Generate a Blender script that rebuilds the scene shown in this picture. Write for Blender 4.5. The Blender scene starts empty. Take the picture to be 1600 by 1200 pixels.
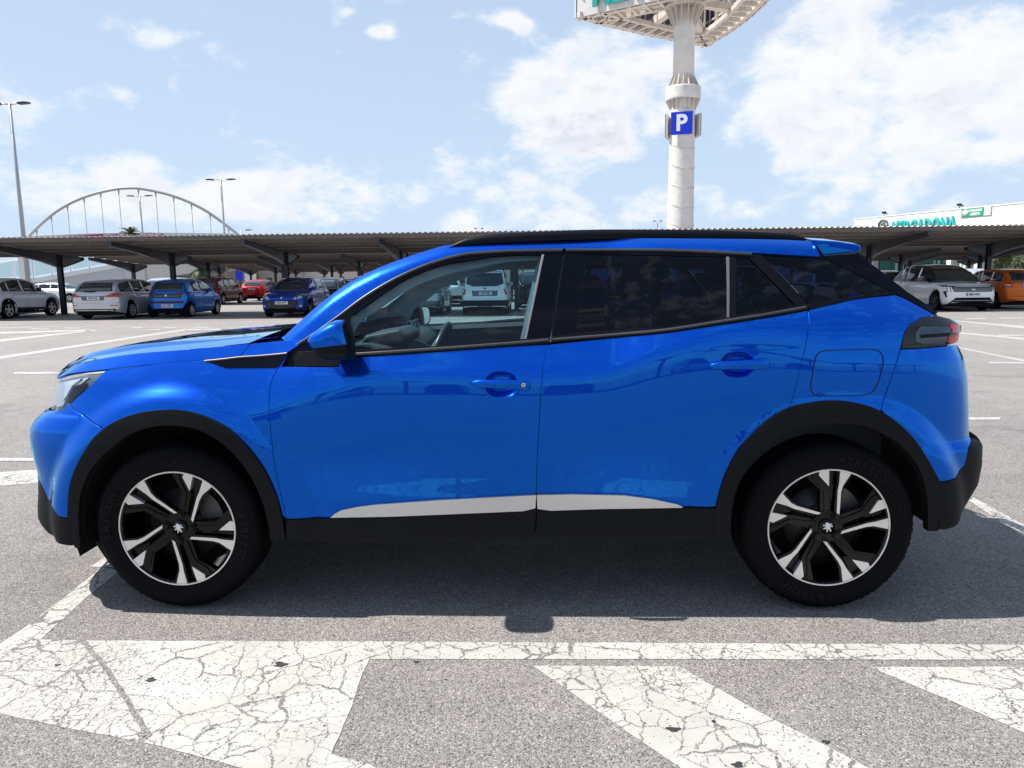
import bpy, bmesh, math, random
import numpy as np
from mathutils import Vector, Matrix
from mathutils.geometry import delaunay_2d_cdt
from mathutils.bvhtree import BVHTree
S = bpy.context.scene
COL = S.collection
rnd = random.Random(7)

# ---------------------------------------------------------------- camera
F_PX = 1134.73
CAM = np.array([0.13583, -3.65208, 1.33142])
YAW, PITCH, ROLL = 0.027713, 0.143288, 0.010868
def _basis():
    cy, sy, cp, sp = math.cos(YAW), math.sin(YAW), math.cos(PITCH), math.sin(PITCH)
    f = np.array([-sy*cp, cy*cp, -sp]); r = np.array([cy, sy, 0.0]); d = np.cross(f, r)
    cr, sr = math.cos(ROLL), math.sin(ROLL)
    return cr*r+sr*d, -sr*r+cr*d, f
CR, CD, CF = _basis()
cam_data = bpy.data.cameras.new('camera'); cam = bpy.data.objects.new('camera', cam_data); COL.objects.link(cam)
m = Matrix(((CR[0], -CD[0], -CF[0], CAM[0]), (CR[1], -CD[1], -CF[1], CAM[1]), (CR[2], -CD[2], -CF[2], CAM[2]), (0, 0, 0, 1)))
cam.matrix_world = m
cam_data.sensor_fit = 'HORIZONTAL'; cam_data.sensor_width = 36.0
cam_data.lens = F_PX/1600*36.0
cam_data.clip_start = 0.05; cam_data.clip_end = 6000
S.camera = cam
def ray(px, py): return CF + CR*(px-800)/F_PX + CD*(py-600)/F_PX
def onz(px, py, z=0.0): v = ray(px, py); return CAM + v*(z-CAM[2])/v[2]
def ony(px, py, Y): v = ray(px, py); return CAM + v*(Y-CAM[1])/v[1]

# ---------------------------------------------------------------- light and sky
SUN = Vector((-0.66, 0.05, 1.0)).normalized()
sun_data = bpy.data.lights.new('sun', 'SUN'); sun_data.energy = 5.0; sun_data.angle = math.radians(0.53); sun_data.color = (1.0, 0.955, 0.90)
sun = bpy.data.objects.new('sun', sun_data); COL.objects.link(sun)
sun.rotation_euler = SUN.to_track_quat('Z', 'Y').to_euler(); sun.location = (-20, 5, 30)
S.view_settings.view_transform = 'Standard'; S.view_settings.look = 'None'; S.view_settings.gamma = 1
S.view_settings.exposure = 0.5
S.cycles.caustics_reflective = False; S.cycles.caustics_refractive = False
W = bpy.data.worlds.new('World'); S.world = W; W.use_nodes = True
def build_world():
    nt = W.node_tree; N = nt.nodes; L = nt.links; N.clear()
    def new(t, **k):
        n = N.new(t)
        for a, b in k.items(): setattr(n, a, b)
        return n
    def math_(op, a, b=None, c=None, clamp=False):
        n = new('ShaderNodeMath', operation=op, use_clamp=clamp)
        for i, v in enumerate((a, b, c)):
            if v is None: continue
            if isinstance(v, (int, float)): n.inputs[i].default_value = v
            else: L.new(v, n.inputs[i])
        return n.outputs[0]
    sky = new('ShaderNodeTexSky', sky_type='NISHITA', sun_disc=False)
    sky.sun_elevation = math.asin(SUN.z); sky.sun_rotation = math.atan2(SUN.x, SUN.y)
    sky.air_density = 1.0; sky.dust_density = 0.6; sky.ozone_density = 1.5; sky.altitude = 0
    tc = new('ShaderNodeTexCoord'); sp = new('ShaderNodeSeparateXYZ'); L.new(tc.outputs['Generated'], sp.inputs[0])
    az = math_('ARCTAN2', sp.outputs[0], sp.outputs[1]); el = math_('ARCSINE', sp.outputs[2])
    # cumulus cover: broad soft bodies placed by azimuth and elevation, broken up by noise
    mp = new('ShaderNodeMapping'); L.new(tc.outputs['Generated'], mp.inputs[0]); mp.inputs['Scale'].default_value = (1, 1, 1.7)
    mp2 = new('ShaderNodeVectorMath', operation='ADD'); L.new(mp.outputs[0], mp2.inputs[0]); mp2.inputs[1].default_value = (-0.012, 0, 0.026)
    def noise(scale, detail, rough, w=0.0, dist=0.0, src=None):
        n = new('ShaderNodeTexNoise'); L.new((src or mp).outputs[0], n.inputs['Vector'])
        n.noise_dimensions = '4D'; n.inputs['W'].default_value = w
        n.inputs['Scale'].default_value = scale; n.inputs['Detail'].default_value = detail
        n.inputs['Roughness'].default_value = rough; n.inputs['Distortion'].default_value = dist
        return n.outputs['Fac']
    n1 = noise(11.0, 10, 0.60, 1.3, 0.25); n1b = noise(11.0, 4, 0.60, 1.3, 0.25, mp2); n2 = noise(3.2, 6, 0.55, 4.2); n3 = noise(26, 6, 0.6, 2.0, 0.1)
    blobs = [  # px, py, half width, half height, strength
        (905, 128, 105, 62, .95), (1000, 110, 70, 52, .85), (960, 175, 95, 42, .55), (850, 150, 60, 40, .6), (850, 235, 90, 35, .4), (975, 215, 70, 35, .45),
        (1345, 60, 105, 55, 1.05), (1300, 45, 70, 42, .7), (1420, 110, 130, 62, .95), (1250, 130, 100, 60, .95), (1560, 130, 110, 65, .9), (1430, 185, 150, 50, .8), (1210, 185, 60, 30, .5),
        (1280, 255, 60, 26, .7), (1350, 265, 60, 22, .6), (1235, 265, 30, 20, .6), (1560, 215, 110, 40, .65), (1430, 280, 80, 30, .45), (1595, 75, 22, 18, .7), (1400, 215, 170, 40, .6),
        (785, 30, 38, 13, .75), (818, 46, 14, 10, .6), (600, 47, 22, 14, .7), (578, 48, 10, 7, .5), (718, 25, 14, 8, .5), (545, 18, 12, 7, .35),
        (195, 150, 40, 16, .6), (272, 138, 12, 14, .45), (50, 175, 85, 33, .6), (225, 50, 80, 16, .3), (700, 260, 60, 30, .25),
        (130, 275, 130, 36, .42), (215, 262, 70, 26, .42), (60, 310, 100, 45, .42), (330, 300, 70, 24, .5), (420, 290, 75, 26, .62), (490, 272, 50, 20, .5),
        (545, 300, 80, 30, .36), (370, 330, 120, 28, .4), (760, 300, 130, 40, .34), (640, 330, 120, 26, .34), (870, 320, 110, 30, .34), (200, 335, 140, 30, .4), (1180, 320, 160, 26, .3), (1020, 300, 70, 24, .25), (1500, 330, 160, 30, .36), (700, 350, 500, 20, .2),
    ]
    tot = None
    for (px, py, rx, ry, s) in blobs:
        v = ray(px, py); v = v/np.linalg.norm(v); a = math.atan2(v[0], v[1]); e = math.asin(v[2])
        v2 = ray(px+rx, py); ra = abs(math.atan2(v2[0], v2[1])-a); v3 = ray(px, py-ry); v3 = v3/np.linalg.norm(v3); re = abs(math.asin(v3[2])-e)
        dx = math_('MULTIPLY', math_('SUBTRACT', az, a), 1/ra); dy = math_('MULTIPLY', math_('SUBTRACT', el, e), 1/re)
        q = math_('ADD', math_('MULTIPLY', dx, dx), math_('MULTIPLY', dy, dy))
        g = math_('MULTIPLY', math_('EXPONENT', math_('MULTIPLY', q, -0.75)), s)
        tot = g if tot is None else math_('ADD', tot, g)
    tot = math_('MINIMUM', tot, 0.80)
    # cover outside the view (behind the camera) from broad noise
    back = new('ShaderNodeMapRange'); L.new(sp.outputs[1], back.inputs[0]); back.inputs[1].default_value = 0.35; back.inputs[2].default_value = -0.1
    gen = math_('MULTIPLY', math_('MULTIPLY', back.outputs[0], 0.62), n2)
    cov = math_('ADD', tot, gen)
    den = math_('ADD', math_('MULTIPLY', cov, 0.78), math_('MULTIPLY', math_('SUBTRACT', n1, 0.5), 2.0))
    den = math_('ADD', den, math_('MULTIPLY', math_('SUBTRACT', n3, 0.5), 0.75))
    mr = new('ShaderNodeMapRange', interpolation_type='SMOOTHSTEP'); L.new(den, mr.inputs[0]); mr.inputs[1].default_value = 0.18; mr.inputs[2].default_value = 0.72
    # relief: denser cloud above a point shades it, so undersides go grey
    rel = new('ShaderNodeMapRange', interpolation_type='SMOOTHSTEP'); L.new(math_('SUBTRACT', n1b, n1), rel.inputs[0]); rel.inputs[1].default_value = -0.06; rel.inputs[2].default_value = 0.07
    soft = new('ShaderNodeMapRange'); L.new(den, soft.inputs[0]); soft.inputs[1].default_value = 0.45; soft.inputs[2].default_value = 1.0
    shade = new('ShaderNodeMapRange'); L.new(noise(5.0, 5, .5, 9.1), shade.inputs[0]); shade.inputs[1].default_value = 0.35; shade.inputs[2].default_value = 0.65; shade.inputs[3].default_value = 0.35
    thick = math_('MULTIPLY', math_('ADD', math_('MULTIPLY', rel.outputs[0], 0.65), 0.35), math_('MULTIPLY', soft.outputs[0], shade.outputs[0]), clamp=True)
    cc = new('ShaderNodeMixRGB'); cc.inputs[1].default_value = (7.3, 7.35, 7.45, 1); cc.inputs[2].default_value = (3.9, 4.15, 4.95, 1); L.new(thick, cc.inputs[0])
    mix = new('ShaderNodeMixRGB'); L.new(sky.outputs[0], mix.inputs[1]); L.new(cc.outputs[0], mix.inputs[2]); L.new(math_('MULTIPLY', mr.outputs[0], 0.93), mix.inputs[0])
    # thin high veil that pales the lower sky
    veil = new('ShaderNodeMapRange'); L.new(el, veil.inputs[0]); veil.inputs[1].default_value = 0.75; veil.inputs[2].default_value = 0.0; veil.inputs[3].default_value = 0.5; veil.inputs[4].default_value = 0.94
    mv = new('ShaderNodeMixRGB'); fr = new('ShaderNodeMapRange'); L.new(sp.outputs[1], fr.inputs[0]); fr.inputs[1].default_value = -0.35; fr.inputs[2].default_value = 0.3; fr.inputs[3].default_value = 0.25; fr.inputs[4].default_value = 1.0
    L.new(math_('MULTIPLY', veil.outputs[0], fr.outputs[0]), mv.inputs[0]); L.new(sky.outputs[0], mv.inputs[1]); mv.inputs[2].default_value = (4.35, 5.45, 6.95, 1)
    L.new(mv.outputs[0], mix.inputs[1])
    bg = new('ShaderNodeBackground'); bg.inputs['Strength'].default_value = 0.10; L.new(mix.outputs[0], bg.inputs[0])
    out = new('ShaderNodeOutputWorld'); L.new(bg.outputs[0], out.inputs[0])
build_world()

# ---------------------------------------------------------------- materials
MATS = {}
def pmat(name, col=(.5, .5, .5), rough=.5, metal=0., spec=None, coat=0., emis=None, noise=None, bump=None, sheen=None, coat_rough=.03):
    """principled material; noise=(scale, amount) varies colour, bump=(scale, distance)"""
    if name in MATS: return MATS[name]
    m = bpy.data.materials.new(name); m.use_nodes = True; nt = m.node_tree; b = nt.nodes['Principled BSDF']
    b.inputs['Base Color'].default_value = (*col, 1); b.inputs['Roughness'].default_value = rough; b.inputs['Metallic'].default_value = metal
    if spec is not None: b.inputs['Specular IOR Level'].default_value = spec
    b.inputs['Coat Weight'].default_value = coat; b.inputs['Coat Roughness'].default_value = coat_rough
    if emis: b.inputs['Emission Color'].default_value = (*emis[:3], 1); b.inputs['Emission Strength'].default_value = emis[3]
    if noise or bump:
        tc = nt.nodes.new('ShaderNodeTexCoord')
    if noise:
        n = nt.nodes.new('ShaderNodeTexNoise'); n.inputs['Scale'].default_value = noise[0]; n.inputs['Detail'].default_value = 6; n.inputs['Roughness'].default_value = .65
        nt.links.new(tc.outputs['Object'], n.inputs['Vector'])
        r = nt.nodes.new('ShaderNodeMapRange'); nt.links.new(n.outputs['Fac'], r.inputs[0]); r.inputs[1].default_value = .25; r.inputs[2].default_value = .75
        r.inputs[3].default_value = 1-noise[1]; r.inputs[4].default_value = 1+noise[1]
        mx = nt.nodes.new('ShaderNodeVectorMath'); mx.operation = 'SCALE'; mx.inputs[0].default_value = col; nt.links.new(r.outputs[0], mx.inputs['Scale'])
        nt.links.new(mx.outputs[0], b.inputs['Base Color'])
    if bump:
        n = nt.nodes.new('ShaderNodeTexNoise'); n.inputs['Scale'].default_value = bump[0]; n.inputs['Detail'].default_value = 4
        nt.links.new(tc.outputs['Object'], n.inputs['Vector'])
        bp = nt.nodes.new('ShaderNodeBump'); bp.inputs['Distance'].default_value = bump[1]; nt.links.new(n.outputs['Fac'], bp.inputs['Height']); nt.links.new(bp.outputs[0], b.inputs['Normal'])
    MATS[name] = m; return m
def schlick(nt, f0=.04, mul=1.0, add=0.0):
    """reflectance from the viewing angle, the same on both faces of a sheet; returns (factor, 1-cos)"""
    g = nt.nodes.new('ShaderNodeNewGeometry'); d = nt.nodes.new('ShaderNodeVectorMath'); d.operation = 'DOT_PRODUCT'; nt.links.new(g.outputs['Normal'], d.inputs[0]); nt.links.new(g.outputs['Incoming'], d.inputs[1])
    def M(op, a, b=None, c=None, cl=False):
        n = nt.nodes.new('ShaderNodeMath'); n.operation = op; n.use_clamp = cl
        for i, v in enumerate((a, b, c)):
            if v is None: continue
            if isinstance(v, (int, float)): n.inputs[i].default_value = v
            else: nt.links.new(v, n.inputs[i])
        return n.outputs[0]
    q = M('SUBTRACT', 1.0, M('ABSOLUTE', d.outputs['Value']), cl=True); p = M('POWER', q, 5.0)
    return M('MULTIPLY_ADD', M('MULTIPLY_ADD', p, 1-f0, f0), mul, add, True), q
def glass(name, tint, refl=1.0, rough=0.0):
    """thin pane: tinted see-through plus mirror reflection by Fresnel"""
    if name in MATS: return MATS[name]
    m = bpy.data.materials.new(name); m.use_nodes = True; nt = m.node_tree; nt.nodes.clear()
    t = nt.nodes.new('ShaderNodeBsdfTransparent'); t.inputs[0].default_value = (*tint, 1)
    g = nt.nodes.new('ShaderNodeBsdfGlossy'); g.inputs['Roughness'].default_value = rough; g.inputs[0].default_value = (refl, refl, refl, 1)
    fac, q_ = schlick(nt)
    x = nt.nodes.new('ShaderNodeMixShader'); o = nt.nodes.new('ShaderNodeOutputMaterial')
    nt.links.new(fac, x.inputs[0]); nt.links.new(t.outputs[0], x.inputs[1]); nt.links.new(g.outputs[0], x.inputs[2]); nt.links.new(x.outputs[0], o.inputs[0])
    MATS[name] = m; return m
def carpaint(name, col, metal=.55, rough=.3):
    if name in MATS: return MATS[name]
    m = pmat(name, col, rough, metal, coat=.45, spec=.2)
    nt = m.node_tree; b = nt.nodes['Principled BSDF']; b.inputs['Coat IOR'].default_value = 1.5
    v = nt.nodes.new('ShaderNodeTexNoise'); v.inputs['Scale'].default_value = 1400; v.inputs['Detail'].default_value = 1
    tc = nt.nodes.new('ShaderNodeTexCoord'); nt.links.new(tc.outputs['Object'], v.inputs['Vector'])
    bp = nt.nodes.new('ShaderNodeBump'); bp.inputs['Strength'].default_value = .12; bp.inputs['Distance'].default_value = .0005
    nt.links.new(v.outputs['Fac'], bp.inputs['Height']); nt.links.new(bp.outputs[0], b.inputs['Normal'])
    return m
def candy(name, col, tint):
    """metallic base under a blue-tinted clear coat with crisp reflections"""
    m = carpaint(name, col, .78, .31); nt = m.node_tree; b = nt.nodes['Principled BSDF']; b.inputs['Coat Weight'].default_value = 0; o = nt.nodes['Material Output']
    g = nt.nodes.new('ShaderNodeBsdfGlossy'); g.inputs['Roughness'].default_value = .015; g.inputs[0].default_value = (*tint, 1)
    fac, q_ = schlick(nt, .055, 1.7, .045); pw = nt.nodes.new('ShaderNodeMath'); pw.operation = 'POWER'; nt.links.new(q_, pw.inputs[0]); pw.inputs[1].default_value = 4.0
    mc = nt.nodes.new('ShaderNodeMixRGB'); nt.links.new(pw.outputs[0], mc.inputs[0]); mc.inputs[1].default_value = (*tint, 1); mc.inputs[2].default_value = (.62, .78, 1, 1); nt.links.new(mc.outputs[0], g.inputs[0])
    x = nt.nodes.new('ShaderNodeMixShader'); nt.links.new(fac, x.inputs[0]); nt.links.new(b.outputs[0], x.inputs[1]); nt.links.new(g.outputs[0], x.inputs[2]); nt.links.new(x.outputs[0], o.inputs[0]); return m
M_BLUE = candy('blue_metallic_paint', (0.0, 0.060, 0.57), (.05, .54, 1.0))
M_BLACKGLOSS = pmat('black_gloss_trim', (.002, .003, .007), .1, spec=.16)
M_BLACK = pmat('black_satin_trim', (.005, .006, .009), .4, spec=.14)
M_CLAD = pmat('charcoal_plastic', (.006, .0065, .008), .6, spec=.16, bump=(900, .0003), noise=(7, .35))
M_DARK = pmat('dark_void', (.004, .004, .005), .9)
M_RUBBER = pmat('tyre_rubber', (.003, .003, .0045), .7, spec=.12, noise=(9, .2))
M_RUBBER2 = pmat('tyre_lettering', (.0045, .0045, .006), .55, spec=.16)
M_CHROME = pmat('chrome', (.62, .63, .65), .12, 1.0)
M_SILVER = pmat('brushed_silver', (.72, .71, .69), .34, .65)
M_DIAMOND = pmat('machined_alloy', (.80, .79, .77), .30, .7)
M_RIMBLACK = pmat('black_alloy_paint', (.002, .002, .003), .14, spec=.3)
M_DISC = pmat('brake_steel', (.05, .05, .05), .45, .6, noise=(40, .2))
M_GLASS = glass('clear_green_glass', (.60, .80, .85), .9)
M_TINT = glass('privacy_glass', (.065, .10, .18), .6)
M_INT = pmat('interior_plastic', (.035, .04, .045), .6)
M_INTL = pmat('interior_headliner', (.34, .38, .40), .8)
M_SEAT = pmat('seat_cloth', (.03, .032, .036), .85, noise=(120, .3))
M_RED = pmat('red_lamp_plastic', (.55, .008, .012), .12, coat=.8)
M_WHITEP = pmat('white_paint_metal', (.75, .75, .74), .45)
M_STEELD = pmat('dark_steel_paint', (.035, .042, .058), .45, noise=(2.5, .25))

# ---------------------------------------------------------------- mesh helpers
def tag(o, label=None, cat=None, group=None, kind=None):
    if label: o['label'] = label
    if cat: o['category'] = cat
    if group: o['group'] = group
    if kind: o['kind'] = kind
    return o
def empty(name, loc=(0, 0, 0), rz=0., label=None, cat=None, group=None, parent=None):
    o = bpy.data.objects.new(name, None); COL.objects.link(o); o.location = loc; o.rotation_euler = (0, 0, rz); o.empty_display_size = .2
    if parent: o.parent = parent
    return tag(o, label, cat, group)
def mkobj(name, verts, faces, mat=None, parent=None, normals=None, smooth=None, mats=None, midx=None):
    me = bpy.data.meshes.new(name); me.from_pydata([tuple(map(float, v)) for v in verts], [], [tuple(int(i) for i in f) for f in faces])
    if mats:
        for q in mats: me.materials.append(q)
        if midx is not None: me.polygons.foreach_set('material_index', list(midx))
    elif mat: me.materials.append(mat)
    if smooth is True or normals is not None: me.polygons.foreach_set('use_smooth', [True]*len(me.polygons))
    elif isinstance(smooth, (list, tuple)): me.polygons.foreach_set('use_smooth', list(smooth))
    me.update()
    if normals is not None: me.normals_split_custom_set_from_vertices([tuple(map(float, n)) for n in normals])
    o = bpy.data.objects.new(name, me); COL.objects.link(o)
    if parent: o.parent = parent
    return o
def mirror_obj(o, parent=None, name=None):
    """the same part on the other side of the car: y mirrored"""
    me = o.data; n = len(me.vertices); co = np.empty(n*3); me.vertices.foreach_get('co', co); co = co.reshape(-1, 3); co[:, 1] *= -1
    faces = [tuple(reversed(p.vertices)) for p in me.polygons]
    sm = [p.use_smooth for p in me.polygons]; mi = [p.material_index for p in me.polygons]
    q = mkobj(name or o.name.split('.')[0], co, faces, None, parent, smooth=sm, mats=list(me.materials), midx=mi)
    if me.has_custom_normals:
        # normals from the source vertices (all smooth)
        cn = {}
        for lp in me.loops:
            v = me.corner_normals[lp.index].vector; cn[lp.vertex_index] = (v[0], -v[1], v[2])
        q.data.normals_split_custom_set_from_vertices([cn.get(i, (0, 0, 1)) for i in range(n)])
    return q
class MB:
    """collects primitive shapes into one mesh"""
    def __init__(s): s.v = []; s.f = []; s.s = []
    def add(s, V, Fc, smooth=False, M=None):
        b = len(s.v)
        for p in V:
            if M is not None: p = M @ Vector(p)
            s.v.append(tuple(p))
        for f in Fc: s.f.append(tuple(b+i for i in f)); s.s.append(smooth)
        return s
    def box(s, a, b, M=None, bev=0.):
        x0, y0, z0 = a; x1, y1, z1 = b
        if bev <= 0:
            return s.add([(x0, y0, z0), (x1, y0, z0), (x1, y1, z0), (x0, y1, z0), (x0, y0, z1), (x1, y0, z1), (x1, y1, z1), (x0, y1, z1)],
                  [(0, 3, 2, 1), (4, 5, 6, 7), (0, 1, 5, 4), (1, 2, 6, 5), (2, 3, 7, 6), (3, 0, 4, 7)], False, M)
        bm = bmesh.new(); bmesh.ops.create_cube(bm, size=1)
        for v in bm.verts: v.co = Vector(((x0+x1)/2+v.co.x*(x1-x0), (y0+y1)/2+v.co.y*(y1-y0), (z0+z1)/2+v.co.z*(z1-z0)))
        bmesh.ops.bevel(bm, geom=bm.edges[:], offset=bev, segments=3, profile=.5, affect='EDGES')
        s.bm(bm, True, M); return s
    def bm(s, bm, smooth=True, M=None):
        bm.verts.index_update(); s.add([v.co.copy() for v in bm.verts], [[v.index for v in f.verts] for f in bm.faces], smooth, M); bm.free(); return s
    def tube(s, pts, r, n=8, smooth=True, caps=True, M=None):
        pts = [Vector(p) for p in pts]; rs = r if isinstance(r, (list, tuple)) else [r]*len(pts); V = []; up = None
        for i, p in enumerate(pts):
            t = (pts[min(i+1, len(pts)-1)]-pts[max(i-1, 0)]).normalized()
            if up is None:
                up = Vector((0, 0, 1)) if abs(t.z) < .9 else Vector((1, 0, 0))
            a = t.cross(up).normalized(); b = a.cross(t).normalized(); up = b
            for k in range(n):
                w = 2*math.pi*k/n; V.append(p+a*(math.cos(w)*rs[i])+b*(math.sin(w)*rs[i]))
        Fc = []
        for i in range(len(pts)-1):
            for k in range(n): Fc.append((i*n+k, i*n+(k+1) % n, (i+1)*n+(k+1) % n, (i+1)*n+k))
        if caps: Fc.append(tuple(range(n))[::-1]); Fc.append(tuple((len(pts)-1)*n+k for k in range(n)))
        return s.add(V, Fc, smooth, M)
    def lathe(s, prof, n=32, axis='Z', M=None, smooth=True, closed=False):
        V = []
        for (r, h) in prof:
            for k in range(n):
                w = 2*math.pi*k/n; c, q = math.cos(w)*r, math.sin(w)*r
                V.append((c, q, h) if axis == 'Z' else ((c, h, q) if axis == 'Y' else (h, c, q)))
        Fc = []; m_ = len(prof); rng = range(m_ if closed else m_-1)
        for i in rng:
            j = (i+1) % m_
            for k in range(n):
                f = (i*n+k, i*n+(k+1) % n, j*n+(k+1) % n, j*n+k); Fc.append(f if axis != 'Y' else f[::-1])
        return s.add(V, Fc, smooth, M)
    def prism(s, poly, a, b, plane='XZ', M=None, smooth=False):
        """polygon extruded between a and b along the third axis"""
        def P(u, v, w): return (u, w, v) if plane == 'XZ' else ((u, v, w) if plane == 'XY' else (w, u, v))
        n = len(poly); V = [P(u, v, a) for u, v in poly]+[P(u, v, b) for u, v in poly]
        Fc = [tuple(range(n)), tuple(range(2*n-1, n-1, -1))]+[(i, n+i, n+(i+1) % n, (i+1) % n) for i in range(n)]
        return s.add(V, Fc, smooth, M)
    def build(s, name, mat, parent=None, fix=True):
        o = mkobj(name, s.v, s.f, mat, parent, smooth=s.s)
        if fix:
            bm = bmesh.new(); bm.from_mesh(o.data); bmesh.ops.recalc_face_normals(bm, faces=bm.faces); bm.to_mesh(o.data); bm.free()
        return o
def text_mb(body, size, M, ext=0.0, xs=1.0, align='CENTER', bold=0.0, spacing=1.0):
    """lettering as mesh data, text in local XY facing +Z, transformed by M"""
    c = bpy.data.curves.new('lettering', 'FONT'); c.body = body; c.size = size; c.align_x = align; c.align_y = 'CENTER'; c.extrude = ext; c.offset = bold; c.resolution_u = 3
    c.space_character = spacing
    o = bpy.data.objects.new('lettering', c); COL.objects.link(o)
    dg = bpy.context.evaluated_depsgraph_get(); me = o.evaluated_get(dg).to_mesh()
    mb = MB(); mb.add([Vector((v.co.x*xs, v.co.y, v.co.z)) for v in me.vertices], [tuple(p.vertices) for p in me.polygons], False, M)
    o.evaluated_get(dg).to_mesh_clear(); bpy.data.objects.remove(o); bpy.data.curves.remove(c)
    return mb
def build_loose(mb, name, mat, parent):
    """every separate piece of the collector becomes an object of its own"""
    par = list(range(len(mb.v)))
    def find(i):
        while par[i] != i: par[i] = par[par[i]]; i = par[i]
        return i
    for f in mb.f:
        for i in f[1:]: par[find(i)] = find(f[0])
    groups = {}
    for k, f in enumerate(mb.f): groups.setdefault(find(f[0]), []).append(k)
    for ks in groups.values():
        ids = sorted({i for k in ks for i in mb.f[k]}); mp = {a: b for b, a in enumerate(ids)}; q = MB(); q.add([mb.v[i] for i in ids], [[mp[i] for i in mb.f[k]] for k in ks]); q.build(name, mat, parent)
def inpoly(X, Z, poly):
    p = np.asarray(poly); ins = np.zeros(X.shape, bool); n = len(p)
    for i in range(n):
        x0, z0 = p[i]; x1, z1 = p[(i+1) % n]
        if z0 == z1: continue
        c = ((z0 > Z) != (z1 > Z)) & (X < (x1-x0)*(Z-z0)/(z1-z0)+x0); ins ^= c
    return ins
def segdist(X, Z, poly):
    p = np.asarray(poly); d = np.full(X.shape, 1e9); n = len(p)
    for i in range(n):
        a = p[i]; b = p[(i+1) % n]; ab = b-a; L2 = max(ab@ab, 1e-12)
        t = np.clip(((X-a[0])*ab[0]+(Z-a[1])*ab[1])/L2, 0, 1)
        d = np.minimum(d, np.hypot(X-a[0]-t*ab[0], Z-a[1]-t*ab[1]))
    return d
def densify(poly, h, closed=True):
    out = []; n = len(poly)
    for i in range(n if closed else n-1):
        a = np.asarray(poly[i], float); b = np.asarray(poly[(i+1) % n], float); k = max(1, int(math.ceil(np.linalg.norm(b-a)/h)))
        for j in range(k): out.append(a+(b-a)*j/k)
    if not closed: out.append(np.asarray(poly[-1], float))
    return out
def catmull(pts, k=6, closed=False):
    P = [np.asarray(p, float) for p in pts]; n = len(P); out = []
    for i in range(n if closed else n-1):
        p1, p2 = P[i], P[(i+1) % n]
        p0 = P[i-1] if (i > 0 or closed) else p1; p3 = P[(i+2) % n] if (i+2 < n or closed) else p2
        for j in range(k):
            t = j/k; out.append(.5*((2*p1)+(-p0+p2)*t+(2*p0-5*p1+4*p2-p3)*t*t+(-p0+3*p1-3*p2+p3)*t**3))
    if not closed: out.append(P[-1])
    return out
def tri_fill(poly, h, refine=()):
    """triangulate a 2D polygon with an inner grid; returns 2D points, faces, boundary count"""
    poly = np.asarray(poly); x0, z0 = poly.min(0); x1, z1 = poly.max(0); pts = []
    gx, gz = np.meshgrid(np.arange(x0+h/2, x1, h), np.arange(z0+h/2, z1, h)); gx = gx.ravel(); gz = gz.ravel()
    if len(gx):
        keep = inpoly(gx, gz, poly) & (segdist(gx, gz, poly) > h*.45)
        for (a0, b0, a1, b1, hh) in refine: keep &= ~((gx > a0) & (gx < a1) & (gz > b0) & (gz < b1))
        pts += list(zip(gx[keep], gz[keep]))
    for (a0, b0, a1, b1, hh) in refine:
        gx, gz = np.meshgrid(np.arange(a0+hh/2, a1, hh), np.arange(b0+hh/2, b1, hh)); gx = gx.ravel(); gz = gz.ravel()
        if not len(gx): continue
        keep = inpoly(gx, gz, poly) & (segdist(gx, gz, poly) > hh*.45); pts += list(zip(gx[keep], gz[keep]))
    nb = len(poly); allp = [Vector((float(a), float(b))) for a, b in list(map(tuple, poly))+pts]
    r = delaunay_2d_cdt(allp, [], [list(range(nb))], 1, 1e-7)
    V = np.array([(v.x, v.y) for v in r[0]]); Fc = [tuple(f) for f in r[2]]
    # boundary order in output
    idx = [None]*nb
    for out_i, orig in enumerate(r[3]):
        for o_ in orig:
            if o_ < nb: idx[o_] = out_i
    idx = [i for i in idx if i is not None]
    return V, Fc, idx

# ================================================================ THE BLUE CAR
# side surface of the body as half-width over (x along the car, z up); every panel lies on it
def itp(x, t): t = np.asarray(t, float); return np.interp(x, t[:, 0], t[:, 1])
def smooth_tab(t, n=400):
    t = np.asarray(t, float); xs = np.linspace(t[0, 0], t[-1, 0], n)
    d = np.diff(t[:, 1])/np.diff(t[:, 0]); mm = np.zeros(len(t)); mm[0] = d[0]; mm[-1] = d[-1]
    for i in range(1, len(t)-1): mm[i] = 0 if d[i-1]*d[i] <= 0 else 2*d[i-1]*d[i]/(d[i-1]+d[i])
    k = np.clip(np.searchsorted(t[:, 0], xs)-1, 0, len(t)-2); h = t[k+1, 0]-t[k, 0]; u = (xs-t[k, 0])/h
    ys = (2*u**3-3*u**2+1)*t[k, 1]+(u**3-2*u**2+u)*h*mm[k]+(-2*u**3+3*u**2)*t[k+1, 1]+(u**3-u**2)*h*mm[k+1]
    return np.stack([xs, ys], 1)
WS = smooth_tab([(.10, .76), (.17, .805), (.22, .84), (.3, .862), (.36, .864), (.40, .858), (.45, .8555), (.55, .864), (.65, .8755), (.73, .8805), (.80, .8800), (.85, .8785), (.90, .8755), (.95, .8715), (1.0, .867)])
GT = smooth_tab([(0, 0), (.006, .22), (.02, .38), (.05, .56), (.09, .70), (.14, .80), (.2, .87), (.28, .915), (.4, .95), (.6, .978), (.9, .995), (1.2, 1.0)], 3000)
ZC = smooth_tab([(-2.2, .80), (-1.7, .84), (-1.3, .86), (-.95, .88), (-.7, .935), (-.42, .965), (.2, .958), (.42, .975), (.62, 1.045), (.80, 1.095), (1.0, 1.135), (1.2, 1.14), (1.6, 1.14), (2.2, 1.13)])
SOFT = smooth_tab([(-2.2, .05), (-1.2, .045), (-.8, .020), (-.42, .006), (.2, .007), (.45, .006), (.7, .007), (1.1, .012), (1.3, .03), (2.2, .03)])
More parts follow.
